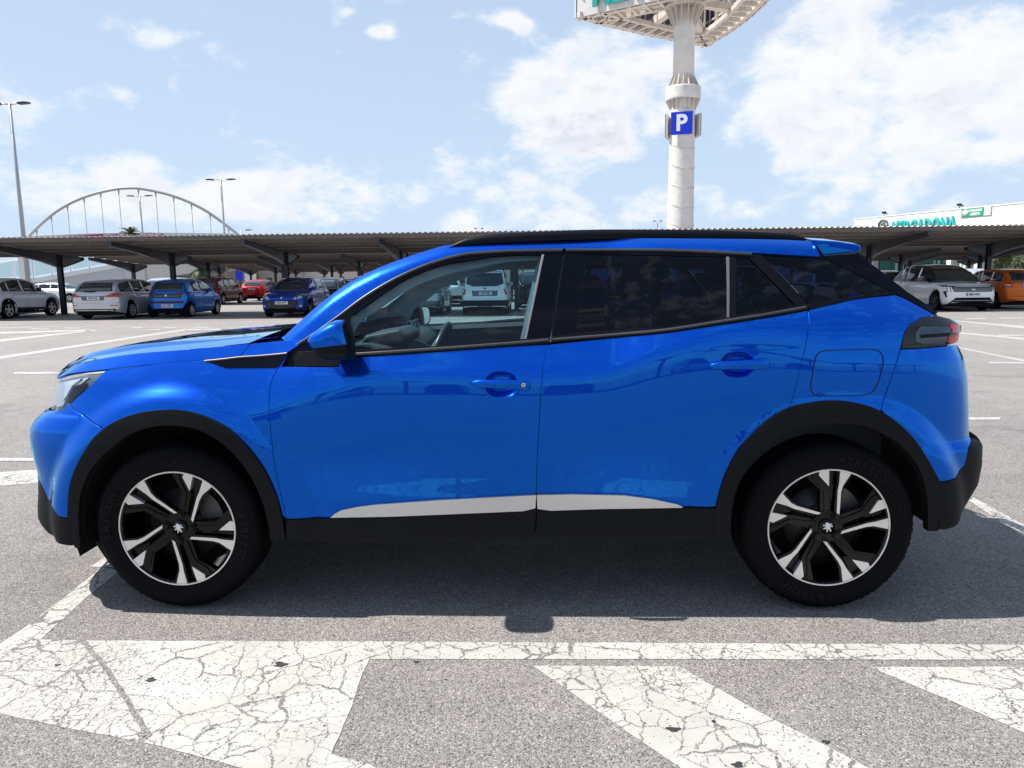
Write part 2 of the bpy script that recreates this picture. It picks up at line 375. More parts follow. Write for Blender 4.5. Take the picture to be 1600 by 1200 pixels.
LEAN = smooth_tab([(-2.2, .55), (-1.5, .46), (-.8, .52), (-.45, .60), (.3, .60), (.8, .62), (1.2, .8), (2.2, .8)])
XF = np.array([(.1, -2.1), (1.3, -2.1)]); XR = np.array([(.1, 2.1), (1.3, 2.1)])
WHX, WHZ, WHY = 1.3025, .346, .868
def Gf(u): return np.interp(u, GT[:, 0], GT[:, 1])
def softplus(v, s): q = v/s; return np.where(q > 30, v, s*np.log1p(np.exp(np.minimum(q, 30))))
DIMPLES = []
def Wmain(x, z):
    zc = itp(x, ZC); s = itp(x, SOFT)
    zz = np.where(z > .5, .5+(z-.5)*(.45/(zc-.5)), z)
    w = itp(np.minimum(zz, .95), WS)-itp(x, LEAN)*softplus(z-zc, s)
    # gentle bow along the car and a bulging rear haunch
    w = w-.010*((x-.1)/1.2)**2*np.exp(-((np.abs(x)-1.3)/.6)**2*0)
    w = w+.012*np.exp(-(((x-1.35)/.5)**2+((z-.95)/.22)**2))
    return w
def Wb(x, z):
    x = np.asarray(x, float); z = np.asarray(z, float)
    w = Wmain(x, z)
    g = Gf(x-itp(z, XF))*Gf(itp(z, XR)-x)
    body = w*g
    for cx in (-WHX, WHX):
        r = np.hypot(x-cx, z-WHZ); fl = (.884-1.5*softplus(r-.535, .022))*(.42+.58*g)
        k = .03; h = np.clip(.5+.5*(fl-body)/k, 0, 1); body = body*(1-h)+fl*h+k*h*(1-h)
    for (ax, az, rx, rz, dp) in DIMPLES:
        q = (np.abs((x-ax)/rx)**2.6+np.abs((z-az)/rz)**2.2); t = np.clip((1-q)/.8, 0, 1); body = body-dp*t*t*(3-2*t)
    return body
def raysurf(px, py, fn, y0=-1.02, y1=-.15):
    """(x, z) where the picture ray meets the side surface, or its closest pass"""
    Y = np.linspace(y0, y1, 1400); v = ray(px, py); t = (Y-CAM[1])/v[1]; X = CAM[0]+v[0]*t; Z = CAM[2]+v[2]*t
    h = Y+fn(X, Z); k = np.argmax(h > 0) if (h > 0).any() else -1
    if k <= 0: k = int(np.argmax(h)); return np.array([X[k], Z[k]])
    a = h[k-1]/(h[k-1]-h[k]); return np.array([X[k-1]+(X[k]-X[k-1])*a, Z[k-1]+(Z[k]-Z[k-1])*a])
def calib(sil, front):
    """nose / tail profile so that the silhouette falls where it is seen"""
    us = np.linspace(0.001, .7, 500); out = []
    for (px, py) in sil:
        z = CAM[2]+ray(px, py)[2]*(3.0/ray(px, py)[1])
        for _ in range(6):
            w = float(Wmain(np.array(-1.7 if front else 1.7), np.array(z)))
            Y = -w*Gf(us); v = ray(px, py); t = (Y-CAM[1])/v[1]; X = CAM[0]+v[0]*t; Z = CAM[2]+v[2]*t
            q = X-us if front else X+us; k = int(np.argmax(q) if front else np.argmin(q)); z = Z[k]
        out.append((z, q[k]))
    out.sort(); return np.array(out)
XF = calib([(86, 590), (82, 617), (80, 640), (67, 645), (52, 657), (45, 667), (44, 683), (47, 703), (52, 723), (57, 740), (58, 767), (57, 790), (58, 813), (73, 830), (97, 847), (126, 856)], True)
XR = calib([(1500, 505), (1500, 520), (1495, 534), (1508, 560), (1513, 587), (1515, 643), (1515, 679), (1537, 693), (1536, 727), (1530, 757), (1517, 777), (1487, 820), (1477, 828)], False)
XF = np.vstack([[.05, XF[0, 1]+.1], XF, [XF[-1, 0]+.35, XF[-1, 1]+.5]]); XR = np.vstack([[.05, XR[0, 1]-.1], XR, [XR[-1, 0]+.4, XR[-1, 1]-.25]])
print('nose', np.round(XF, 3).tolist()); print('tail', np.round(XR, 3).tolist())
BELT_PX = [(436, 560), (553, 557), (695, 549), (800, 541), (861, 535.5), (964, 527.3), (1042, 520), (1121, 508), (1200, 496), (1262, 484), (1337, 467), (1398, 460)]
_b = [raysurf(px, py, Wb) for px, py in BELT_PX]
ZB = np.array([(-2.2, _b[0][1]-.02)]+[tuple(q) for q in _b]+[(_b[-1][0]+.25, _b[-1][1]+.03), (2.4, _b[-1][1]+.03)])
def Wg(x, z):
    """greenhouse side: starts on the belt line and leans in"""
    x = np.asarray(x, float); z = np.asarray(z, float); zb = itp(x, ZB); h = z-zb
    base = Wmain(x, zb)*Gf(np.minimum(itp(zb, XR)-x+.18, 1.3))
    return base-.004-.34*h-.30*np.where(h > 0, h*h, 0)-.03*np.clip((x-.6)/1.2, 0, 1)**2-.05*np.clip((-.35-x)/.8, 0, 1.2)**2
A_UP = [(440, 528), (485, 487), (519, 459), (550.6, 438.2), (590, 418.5), (642, 399), (670, 390), (695, 383.2), (725, 379.5), (780, 376.2), (860, 373), (937, 371.7), (1070, 372), (1200, 373.4), (1264, 376)]
ATOP = np.array(sorted(tuple(raysurf(px, py, Wg)) for px, py in A_UP)); ASL = np.gradient(ATOP[:, 1], ATOP[:, 0]); _Wg0 = Wg
def Wg(x, z):
    """the same, with the outer edge of pillar and roof rail rolled inwards"""
    x = np.asarray(x, float); z = np.asarray(z, float); c = 1/np.sqrt(1+np.interp(x, ATOP[:, 0], ASL)**2)
    dn = (np.interp(x, ATOP[:, 0], ATOP[:, 1])-z)*c; t = np.clip(1-dn/.042, 0, 1.15)
    return _Wg0(x, z)-.026*t**2*(x < ATOP[-1, 0]+.02)
def P3(fn, xz, off=0.):
    xz = np.atleast_2d(xz); x, z = xz[:, 0], xz[:, 1]; e = 1e-3
    wx = (fn(x+e, z)-fn(x-e, z))/(2*e); wz = (fn(x, z+e)-fn(x, z-e))/(2*e)
    n = np.stack([-wx, -np.ones_like(wx), -wz], 1); n /= np.linalg.norm(n, axis=1)[:, None]
    p = np.stack([x, -fn(x, z), z], 1); return p+n*off, n
def topoly(pts, fn):
    out = []
    for p in pts:
        if p[0] == 'F': out.append(np.array([itp(p[1], XF)+.02, p[1]]))
        elif p[0] == 'R': out.append(np.array([itp(p[1], XR)-.02, p[1]]))
        elif p[0] == 'P': out.append(np.array([p[1], p[2]]))
        else: out.append(raysurf(p[0], p[1], fn))
    return out
def inset(poly, d):
    p = np.asarray(poly); n = len(p); A = 0.5*np.sum(p[:, 0]*np.roll(p[:, 1], -1)-np.roll(p[:, 0], -1)*p[:, 1]); sg = 1 if A > 0 else -1; out = []
    for i in range(n):
        e1 = p[i]-p[i-1]; e2 = p[(i+1) % n]-p[i]; e1 = e1/max(np.linalg.norm(e1), 1e-9); e2 = e2/max(np.linalg.norm(e2), 1e-9)
        n1 = np.array([-e1[1], e1[0]])*sg; n2 = np.array([-e2[1], e2[0]])*sg; b = n1+n2; L = np.linalg.norm(b)
        if L < .3: out.append(p[i]+n1*d)
        else: out.append(p[i]+b/L*d/max(L/2, .5))
    return out
def surf_panel(name, poly, fn, mat, parent, h=.02, gap=.0018, off=0., thick=.012, refine=(), both=True, flat_rim=False, dens=.02):
    """a body panel on the side surface with turned-in edges; far-side twin when both"""
    poly = densify(poly, dens)
    if gap: poly = inset(poly, gap)
    V, Fc, idx = tri_fill(poly, h, refine)
    P, Nn = P3(fn, V, off); n = len(V)
    rim0 = [n+i for i in range(len(idx))]; rim1 = [n+len(idx)+i for i in range(len(idx))]
    Pb, Nb = P[idx], Nn[idx]; Pi = Pb-Nb*thick; m_ = len(idx)
    cen = Pb.mean(0); rn = []
    for i in range(m_):
        t = Pb[(i+1) % m_]-Pb[i-1]; t /= max(np.linalg.norm(t), 1e-9); c = np.cross(t, Nb[i]); rn.append(c)
    rn = np.array(rn)
    area = sum(poly[i][0]*poly[(i+1) % len(poly)][1]-poly[(i+1) % len(poly)][0]*poly[i][1] for i in range(len(poly)))
    if area < 0: rn = -rn
    lip = Pb-Nb*.0012+rn*.0008
    allV = np.vstack([P, Pb, lip, lip, Pi]); L0, L1, L2, L3 = n, n+m_, n+2*m_, n+3*m_
    bev = Nb+rn; bev /= np.linalg.norm(bev, axis=1)[:, None]
    allN = np.vstack([Nn, Nb, bev, rn, rn])
    faces = []
    for f in Fc:
        a, b, c = P[f[0]], P[f[1]], P[f[2]]
        faces.append(f if np.dot(np.cross(b-a, c-a), Nn[f[0]]) > 0 else f[::-1])
    for i in range(m_):
        j = (i+1) % m_
        for A0, A1 in ((L0, L1), (L2, L3)):
            q = (A0+i, A1+i, A1+j, A0+j); a, b, c = allV[q[0]], allV[q[1]], allV[q[2]]
            d_ = np.dot(np.cross(b-a, c-a), rn[i])
            if abs(d_) < 1e-14: d_ = np.dot(np.cross(allV[q[2]]-allV[q[0]], allV[q[3]]-allV[q[0]]), rn[i])
            faces.append(q if d_ > 0 else q[::-1])
    o = mkobj(name, allV, faces, mat, parent, normals=allN)
    if both:
        return o, mirror_obj(o, parent if both is True else both, name)
    return o
def ribbon(name, path, width, fn, mat, parent, off=.0004, both=True, closed=False, hgt=0.):
    """thin strip following a line on the surface"""
    pts = [np.asarray(p) for p in path]; n = len(pts); V = []; NN = []
    for i, p in enumerate(pts):
        a = pts[(i-1) % n] if (closed or i > 0) else p; b = pts[(i+1) % n] if (closed or i < n-1) else p
        t = b-a; t = t/max(np.linalg.norm(t), 1e-9); c = np.array([-t[1], t[0]])
        for s in ((-1, 0), (-.6, 1), (.6, 1), (1, 0)):
            q, nn = P3(fn, p+c*s[0]*width/2, off+hgt*s[1]); V.append(q[0]); NN.append(nn[0])
    Fc = []
    for i in range(n if closed else n-1):
        j = (i+1) % n
        for k in range(3): Fc.append((i*4+k, i*4+k+1, j*4+k+1, j*4+k))
    a, b, c = V[Fc[0][0]], V[Fc[0][1]], V[Fc[0][2]]
    if np.dot(np.cross(b-a, c-a), NN[0]) < 0: Fc = [f[::-1] for f in Fc]
    o = mkobj(name, V, Fc, mat, parent, smooth=True)
    if both: mirror_obj(o, parent, name)
    return o
def loft_across(name, edge, mat, parent, bx=0., bz=0., n=24, px=2.2, pz=2.2, smooth=True, off=0.):
    """surface between a near-side edge curve and its mirror image"""
    E = np.asarray(edge); k = len(E); bxs = np.broadcast_to(bx, k) if np.ndim(bx) == 0 else np.asarray(bx); bzs = np.broadcast_to(bz, k) if np.ndim(bz) == 0 else np.asarray(bz)
    V = []; A = np.linspace(-1, 1, n+1)
    for i in range(k):
        for a in A: V.append((E[i, 0]+bxs[i]*(1-abs(a)**px), a*abs(E[i, 1]), E[i, 2]+bzs[i]*(1-abs(a)**pz)+off))
    Fc = [(i*(n+1)+j, i*(n+1)+j+1, (i+1)*(n+1)+j+1, (i+1)*(n+1)+j) for i in range(k-1) for j in range(n)]
    return mkobj(name, V, Fc, mat, parent, smooth=smooth)
def interp_path(pts, n):
    p = np.asarray(pts, float); s = np.r_[0, np.cumsum(np.linalg.norm(np.diff(p, axis=0), axis=1))]; u = np.linspace(0, s[-1], n)
    return np.stack([np.interp(u, s, p[:, i]) for i in range(p.shape[1])], 1)

car = empty('crossover_car', (0, 0, 0), 0, 'bright blue crossover car parked side-on in the foreground, black wheel arches and two-tone alloy wheels', 'car')
# ---- arch outlines (picture points)
FA_OUT = [(108, 810), (110, 767), (118, 737), (133, 707), (153, 680), (180, 660), (213, 647), (247, 641.5), (280, 641), (313, 648), (347, 663), (373, 683), (397, 710), (417, 740), (433, 777), (442, 811)]
RA_OUT = [(1118, 794), (1125, 765), (1135, 737), (1153, 703), (1177, 677), (1203, 653), (1233, 637), (1267, 629), (1300, 626), (1333, 629), (1367, 639), (1400, 660), (1427, 687), (1447, 717), (1460, 740), (1467, 753)]
FA_IN = [(128, 855), (125, 813), (128, 773), (140, 740), (160, 713), (183, 693), (210, 675), (247, 665), (283, 665), (317, 673), (350, 693), (377, 720), (397, 750), (413, 787), (422, 823), (424, 843)]
RA_IN = [(1140, 836), (1142, 800), (1150, 760), (1167, 727), (1190, 700), (1217, 680), (1250, 667), (1287, 661), (1327, 661), (1360, 668), (1393, 685), (1417, 707), (1435, 733), (1445, 767), (1448, 800), (1447, 828)]
def sm(pts, k=4): return [tuple(p) for p in catmull(pts, k)]
FA_OUT_S, RA_OUT_S, FA_IN_S, RA_IN_S = map(sm, (FA_OUT, RA_OUT, FA_IN, RA_IN))
SHUT_F = [(451, 551), (436, 572), (427, 589), (421.5, 607), (420.5, 640), (425, 693), (433, 747), (448, 811)]
SHUT_M = [(858, 538), (852, 563), (847, 589), (843, 652), (839, 720), (838, 771.6)]
SHUT_R = [(1262, 485), (1264, 500), (1263, 515), (1258.7, 541.5), (1249.5, 578), (1241.7, 612), (1233, 637)]
HOODLINE = [(86, 592), (96, 588), (105, 584.5), (125, 581.5), (165, 577.5), (240, 569), (318, 562.3), (375, 556.5)]
# door handle recesses
hf = raysurf(783, 601, Wb); hr = raysurf(1153, 570, Wb)
DIMPLES.append((hf[0], hf[1], .066, .052, .040)); DIMPLES.append((hr[0], hr[1], .066, .050, .040))
Z_BF = lambda px, py: raysurf(px, py, Wb)[1]

# ---- painted panels
zs = raysurf(67, 645, Wb)[1]
zlow = raysurf(57, 741, Wb)[1]
def body(name, pts, mat=M_BLUE, **k): return surf_panel(name, topoly(pts, Wb), Wb, mat, k.pop('parent', car), **k)
fender = body('front_fender', [(108, 633), (120, 621), (133, 610), (146, 597.5), (165, 578.5)]+HOODLINE[5:]+[(375, 556.5), (391, 537), (420, 534), (450, 531.5), (477, 530), (466, 540), (451, 549.5)]+sm(SHUT_F, 3)[1:]+FA_OUT_S[::-1][1:][:44]+[(160, 668), (138, 654), (117, 641)])
bump_pts = [(107, 632.5), (117, 641.5), (138, 654.5), (160, 668.5)]
fa_tail = [p for p in FA_OUT_S if p[0] < 160][::-1]
body('front_bumper', [(107, 632.5), (117, 642), (138, 655), (160, 669)]+fa_tail+[(92, 807), (83, 794), (75, 780), (65, 757), (57, 741), ('F', zlow), ('F', (zs+zlow)/2), ('F', zs), (72, 643), (80, 640.5), (97, 640)], h=.018)
# black lower front bumper
ztop = zlow-.004; zbot = raysurf(97, 847, Wb)[1]
body('front_lower_bumper', [('F', ztop), (57, 742), (65, 758), (75, 781), (83, 795), (92, 808), (108, 811), (109, 830), (118, 852), (112, 853), ('P', itp(zbot, XF)+.14, zbot-.012), ('F', zbot+.01), ('F', (zbot+ztop)/2)], M_CLAD)
door_f = body('front_door', [(451, 551)]+sm(SHUT_F, 3)[1:]+[(517, 809), (533.6, 797.5), (587, 788.5), (686, 781), (838, 772)]+sm(SHUT_M, 3)[::-1][1:]+[(800, 541), (695, 549), (553, 558.6), (535, 563), (527, 573.5), (436, 573)][:-1]+[(480, 573.3), (440, 572.8)], refine=[(hf[0]-.1, hf[1]-.08, hf[0]+.1, hf[1]+.055, .0042), (-.80, .925, hf[0]-.1, 1.0, .009), (hf[0]-.1, hf[1]+.055, .26, 1.0, .009), (hf[0]+.1, .925, .26, hf[1]+.055, .009)])
door_r = body('rear_door', sm(SHUT_M, 3)+[(892.5, 771.2), (975, 773), (1016, 778.5), (1057.6, 787.5), (1066, 791.5), (1118, 792)]+[p for p in RA_OUT_S if p[0] < 1232][1:]+sm(SHUT_R, 3)[::-1]+[(1200, 496), (1121, 508), (1042, 520), (964, 527.3)], refine=[(hr[0]-.1, hr[1]-.08, hr[0]+.1, hr[1]+.07, .0042), (.15, .94, hr[0]-.1, 1.15, .011), (hr[0]-.1, hr[1]+.07, 1.25, 1.2, .011), (hr[0]+.1, 1.0, 1.25, hr[1]+.07, .011)])
quarter = body('rear_quarter_panel', [(1264, 484)]+sm(SHUT_R, 3)[1:]+[p for p in RA_OUT_S if 1234 < p[0] < 1377]+[(1377, 639), (1385, 612), (1393, 590), (1401, 566), (1407, 545), (1410, 532), (1413, 520), (1422, 507), (1438, 497), (1461, 492.5), (1416, 467.5), (1398, 460), (1337, 467.3)])
zt, zb_ = raysurf(1495, 537, Wb)[1], raysurf(1514, 678, Wb)[1]
body('rear_bumper', [(1407, 546), (1401, 567), (1393, 591), (1385, 613), (1377, 640)]+[p for p in RA_OUT_S if p[0] > 1377]+[(1467, 753), (1493, 747), (1507, 728), (1513, 700), (1515, 681), ('R', zb_), ('R', (zt+zb_)/2), ('R', zt-.02), (1503, 546), (1493, 537.5), (1469, 541.5), (1437, 544.5)])
zt2 = raysurf(1537, 693, Wb)[1]; zb2 = raysurf(1487, 820, Wb)[1]
body('rear_lower_bumper', [('R', zb2+.02), ('R', (zb2+zt2)/2), ('R', zt2+.012), (1530, 688), (1515, 682), (1513, 701), (1507, 729), (1493, 748), (1467, 754), (1466.5, 775), (1465, 800), (1462, 827), (1477, 828)], M_CLAD)
# black arch trims, proud of the paint
def arch(name, outp, inp, ext_out, ext_in):
    poly = topoly(ext_out+outp, Wb)+topoly(inp+ext_in, Wb)[::-1]
    return surf_panel(name, poly, Wb, M_CLAD, car, h=.03, gap=0, off=.011, thick=.03)
arch('wheel_arch_trim', FA_OUT_S, FA_IN_S, [(120, 854), (111, 832)], [])
arch('wheel_arch_trim', RA_OUT_S, RA_IN_S, [(1115, 836), (1116, 815)], [])
# closing pieces of the arch trims at the ends
surf_panel('wheel_arch_trim_end', topoly([(442, 811), (447, 843), (424, 843), (422, 823), (418, 805), (430, 800)], Wb), Wb, M_CLAD, car, gap=0, off=.0105, thick=.03)
surf_panel('wheel_arch_trim_end', topoly([(1467, 753), (1466.5, 790), (1462, 828), (1447, 828), (1448, 800), (1447, 775)], Wb), Wb, M_CLAD, car, gap=0, off=.0105, thick=.03)
# sill cladding and silver strips
sill_f = [(447, 811), (517, 809.3), (604, 807), (727.5, 801.8), (818, 798), (838, 794), (836, 833.5), (600, 838), (448, 843)]
sill_r = [(839, 794.4), (860, 797.3), (934, 795), (1064, 792.6), (1118, 793), (1115, 836), (1000, 834), (837, 833.5)]
body('sill_cladding', sill_f, M_CLAD, off=.008, thick=.03)
body('sill_cladding', sill_r, M_CLAD, off=.008, thick=.03)
body('silver_sill_strip', [(517, 808.3), (524, 802), (534, 796.4), (560, 790.8), (587, 787.3), (686, 780), (838, 771.8), (836.5, 793), (818, 797.5), (727.5, 801.4), (604, 806.6)], M_SILVER, off=.014, thick=.02, gap=.0008)
body('silver_sill_strip', [(839, 771.8), (892.5, 770.7), (975, 772.4), (1016, 777.8), (1057.6, 786.8), (1066, 791), (1064, 792.2), (934, 794.3), (860, 796.8), (839.5, 793.8)], M_SILVER, off=.014, thick=.02, gap=.0008)
# dark inner shell behind the shutlines (one sheet, wheels cut out)
def inner_shell():
    fo = [(p[0], p[1]) for p in FA_IN_S if p[1] < 840]; ro = [(p[0], p[1]) for p in RA_IN_S if p[1] < 826]
    top = [(166, 582), (318, 566), (391, 545), (445, 545), (470, 548), (553, 560), (695, 552), (861, 540), (1042, 524), (1200, 500), (1262, 489), (1337, 472), (1398, 465), (1440, 492)]
    pts = topoly([(90, 600)]+top+[(1425, 505), (1412, 530), (1470, 545), (1500, 560), (1506, 600), (1508, 660), (1500, 720), (1460, 800)]+ro[::-1]+[(1120, 828), (840, 826), (450, 836)]+fo[::-1]+[(70, 800), (62, 740), (55, 690), (75, 650), (100, 645), (112, 640), (135, 612), (160, 585), (120, 590)], Wb)
    o = surf_panel('inner_shell', pts, Wb, M_DARK, car, h=.04, gap=0, off=-.02, thick=.002)
inner_shell()
# ---- bonnet: side roll plus the lofted top
CREASE = [(87, 591), (100, 580), (125, 567.5), (165, 559.5), (180, 556.8), (225, 551), (282, 546.6), (330, 542), (390, 535.5)]
body('bonnet_side', HOODLINE+[(391, 537)]+CREASE[::-1][1:], gap=.0016)
cre = np.array([P3(Wb, raysurf(px, py, Wb))[0][0] for px, py in sm(CREASE, 3)])
cre = interp_path(cre, 26); cre[:, 2] = cre[:, 2]
tt = np.linspace(0, 1, 26)
loft_across('bonnet', cre+np.array([0, 0, -.0008]), M_BLUE, car, bx=-.17*(1-tt)**2.0+.02*tt, bz=.030*np.minimum(1, tt*4)+.004, n=40, px=2.4, pz=2.6)
# raised ribs on the bonnet
for sgn in (-1, 1):
    mb = MB(); V = []; 
    for i in range(1, 25):
        e = cre[i]; a = .74; xx = e[0]-.17*(1-tt[i])**2*(1-a**2.4); zz = e[2]+(.030*min(1, tt[i]*4)+.004)*(1-a**2.6)
        hgt = .012*math.sin(math.pi*min(1, (i-1)/23)**.6)
        V += [(xx, sgn*(abs(e[1])*a-.06), zz+.0015), (xx, sgn*abs(e[1])*a, zz+hgt), (xx, sgn*(abs(e[1])*a+.045), zz-.012)]
    Fc = [(3*i+k, 3*i+k+1, 3*i+4+k, 3*i+3+k) for i in range(23) for k in range(2)]
    mb.add(V, Fc, True); mb.build('bonnet_rib', M_BLUE, car)
# cowl with wiper
cp = [raysurf(px, py, Wb) for px, py in [(391, 536.5), (420, 534), (450, 531.5)]]
ce = np.array([[cp[0][0]+.01, -.76, cp[0][1]-.015], [cp[0][0]+.10, -.755, cp[0][1]-.045], [cp[2][0]+.10, -.745, cp[2][1]-.02], [cp[2][0]+.20, -.74, cp[2][1]+.02]])
loft_across('cowl_panel', ce, M_BLACK, car, bx=-.03, bz=.015, n=16)
mb = MB(); mb.tube([(ce[1][0]+.02, -.50, ce[1][2]+.05), (ce[1][0]+.10, -.30, ce[1][2]+.075), (ce[1][0]+.13, .05, ce[1][2]+.09)], .008); mb.tube([(ce[1][0]+.12, -.62, ce[1][2]+.055), (ce[1][0]+.15, .1, ce[1][2]+.10)], .006)
mb.tube([(ce[1][0], -.52, ce[1][2]+.02), (ce[1][0]+.02, -.50, ce[1][2]+.05)], .014); mb.build('wiper', M_BLACK, car)
# ---- greenhouse
def gh(name, pts, mat, **k): return surf_panel(name, topoly(pts, Wg), Wg, mat, k.pop('parent', car), **k)
A_LO = [(456, 545), (481, 527.7), (527, 495), (569, 463), (616, 434.5), (669, 411), (721, 396.6), (760, 392.5), (800, 390.2), (881, 388.8), (1042, 388.8), (1174, 395), (1282, 401)]
gh('roof_side', sm(A_UP, 3)+[(1269, 374.5), (1282, 400.5)]+sm(A_LO, 3)[::-1], M_BLUE, h=.012, dens=.012)
GT_F = [(849, 397.7), (800, 398.5), (768, 400.5), (738, 406), (703, 411), (667.5, 421.5), (625, 441), (582, 470.5), (554, 490.5), (546, 498.5), (553, 547)]
gh('front_window_frame', [(456, 546), (451, 550)]+[(490, 549), (553, 547.5)]+sm(GT_F, 2)[::-1][1:]+[(849, 397.7), (880, 397.8), (880.5, 389.5)]+sm(A_LO[:10], 3)[::-1], M_BLACKGLOSS, off=.002, gap=.0005)
gh('front_window', [(553, 547), (545.7, 498)]+sm(GT_F, 2)[::-1][2:]+[(819.5, 529.5), (700, 540)], M_GLASS, off=-.006, gap=-.004, thick=.001)
# window-seal highlight line
ribbon('window_seal', [raysurf(px, py, Wg) for px, py in sm([(458, 543), (484, 527), (527, 496.5), (569, 465), (616, 437), (669, 413.5), (721, 399), (760, 395), (800, 392.8), (879, 391.3)], 4)], .010, Wg, pmat('satin_seal', (.06, .06, .065), .35, .2), car, off=.003, hgt=.006)
ribbon('window_seal', [raysurf(px, py, Wg) for px, py in sm([(884, 391.3), (1042, 391.5), (1174, 397.5)], 6)], .010, Wg, pmat('satin_seal'), car, off=.003, hgt=.006)
gh('belt_moulding', [(553, 547.5), (700, 540.5), (819, 530), (860, 526.5), (857.5, 537.3), (800, 541), (695, 549), (553, 558.6)], M_BLACK, off=.006, thick=.02, gap=.0005)
gh('sail_trim', [(436, 572), (451, 551), (490, 549), (553, 547.5), (553, 558.6), (535, 563), (527, 573)], M_BLACK, off=.004, thick=.02, gap=.0005)
gh('door_pillar_trim', [(851, 398), (880, 398), (871, 450), (860.5, 526), (821, 529.5)], M_BLACKGLOSS, off=.0015, gap=.001)
gh('door_pillar_trim', [(884, 389.5), (1174, 395.3), (1190, 398.5), (1171, 403), (1149, 401.8), (1134, 401.4), (908.5, 396.2), (900, 521), (862.5, 526), (872, 460)], M_BLACKGLOSS, off=.0015, gap=.001)
gh('rear_window', [(908.5, 396.4), (1136, 401.7), (1136, 497.5), (1042, 512), (901, 521)], M_TINT, off=-.003, gap=-.003, thick=.001)
gh('quarter_light', [(1148, 401.7), (1171, 403), (1243.5, 479), (1148, 494)], M_TINT, off=-.003, gap=-.003, thick=.001)
gh('window_divider', [(1139, 401.8), (1149, 401.8), (1149, 493.6), (1139, 496.8)], M_BLACK, off=.001, gap=0)
gh('chrome_divider', [(1135, 401.8), (1139, 401.9), (1139, 496.8), (1136, 497.5)], pmat('satin_dark_alloy', (.13, .13, .14), .5), off=.004, gap=0)
gh('chrome_divider', [(847, 398.5), (850, 398), (822.5, 529.5), (819.5, 530)], pmat('satin_alloy', (.22, .22, .23), .45, .2), off=.004, gap=0)
gh('rear_door_frame', [(1172, 397), (1190, 399), (1262.5, 476), (1262.5, 484), (1244, 479), (1171, 403.5)], M_BLACK, off=.003, gap=.001)
gh('belt_moulding', [(862.5, 526.5), (901, 521), (1042, 512), (1134, 497.5), (1149, 494), (1244, 479), (1262, 476), (1262, 485), (1200, 495.5), (1121, 507.5), (1042, 519.5), (964, 527), (861, 535.5)], M_BLACK, off=.006, thick=.02, gap=.0005)
gh('rear_quarter_window', [(1192, 399.8), (1288, 404), (1300, 409), (1392, 455), (1264, 473.5)], M_TINT, off=0, gap=.001, thick=.004)
gh('belt_moulding', [(1264.5, 474), (1393, 455.7), (1399, 459.3), (1337, 467), (1264.5, 484)], M_BLACK, off=.005, thick=.02, gap=.0005)
gh('rear_pillar_trim', [(1192, 399.2), (1283, 401.2), (1340, 396.5), (1369, 418), (1416, 455), (1448, 476), (1465, 488), (1461, 492), (1416, 466.7), (1399, 459.4), (1393, 455.2), (1300, 408.5), (1288, 403.5)], M_BLACKGLOSS, off=.002, gap=.001)
ribbon('belt_highlight', [raysurf(px, py, Wg) for px, py in sm([(554, 554), (695, 544.5), (800, 536.5), (857, 531.5)], 6)], .011, Wg, pmat('satin_grey_trim', (.07, .07, .08), .35, .3), car, off=.0065, hgt=.004)
ribbon('belt_highlight', [raysurf(px, py, Wg) for px, py in sm([(863, 531), (964, 523), (1042, 515.7), (1121, 503.5), (1200, 491), (1258, 480.5)], 5)], .010, Wg, pmat('satin_grey_trim'), car, off=.0065, hgt=.004)
# windscreen, roof, tailgate glass
wsE = np.array([P3(Wg, raysurf(px, py, Wg))[0][0] for px, py in sm(A_UP[:9], 3)]); k = len(wsE); t_ = np.linspace(0, 1, k)
loft_across('windscreen', wsE+np.array([.004, 0, -.004]), glass('windscreen_glass', (.72, .86, .88), .9), car, bx=-.07*(1-t_)**.8+.0*t_, bz=.0+.012*t_, n=30, px=2.6, pz=2.2)
rfE = np.array([P3(Wg, raysurf(px, py, Wg))[0][0] for px, py in sm(A_UP[8:], 4)]); k = len(rfE)
loft_across('roof', rfE, M_BLUE, car, bx=0, bz=.038, n=24, pz=2.6)
loft_across('headliner', rfE[:, :]*np.array([1, .97, 1])+np.array([0, 0, -.035]), M_INTL, car, bz=.03, n=10)
hgE = np.array([P3(Wg, raysurf(px, py, Wg))[0][0] for px, py in [(1339, 397), (1369, 418.5), (1416, 455.5), (1448, 476.5), (1464, 488)]])
hgE = interp_path(hgE, 12)
loft_across('tailgate_window', hgE+np.array([-.004, 0, 0]), M_TINT, car, bx=.10, bz=.01, n=20, px=2.8)
# spoiler
sp_ = [(1268.5, 374.5), (1306, 377), (1340, 382), (1346, 386.5), (1345, 392), (1336, 395), (1284, 400.5)]
spp = [ony(px, py, -.575) for px, py in sp_]
zt0 = [q[2] for q in spp]
V = []; ns = 14; A = np.linspace(-1, 1, ns+1)
for a in A:
    w_ = .578*a; bul = .05*(1-abs(a)**2.5); cr = .034*(1-abs(a)**2.4)
    for (q) in spp: V.append((q[0]+bul*(q[0]-spp[0][0])/(.3), w_, q[2]+cr))
nn = len(spp); Fc = [(i*nn+j, i*nn+(j+1) % nn, (i+1)*nn+(j+1) % nn, (i+1)*nn+j) for i in range(ns) for j in range(nn)]+[tuple(range(nn)), tuple(ns*nn+j for j in range(nn))[::-1]]
mb = MB(); mb.add(V, Fc, False); o = mb.build('spoiler', M_BLUE, car)
md = o.modifiers.new('bevel', 'BEVEL'); md.width = .008; md.segments = 3; md.limit_method = 'ANGLE'; md.angle_limit = .5
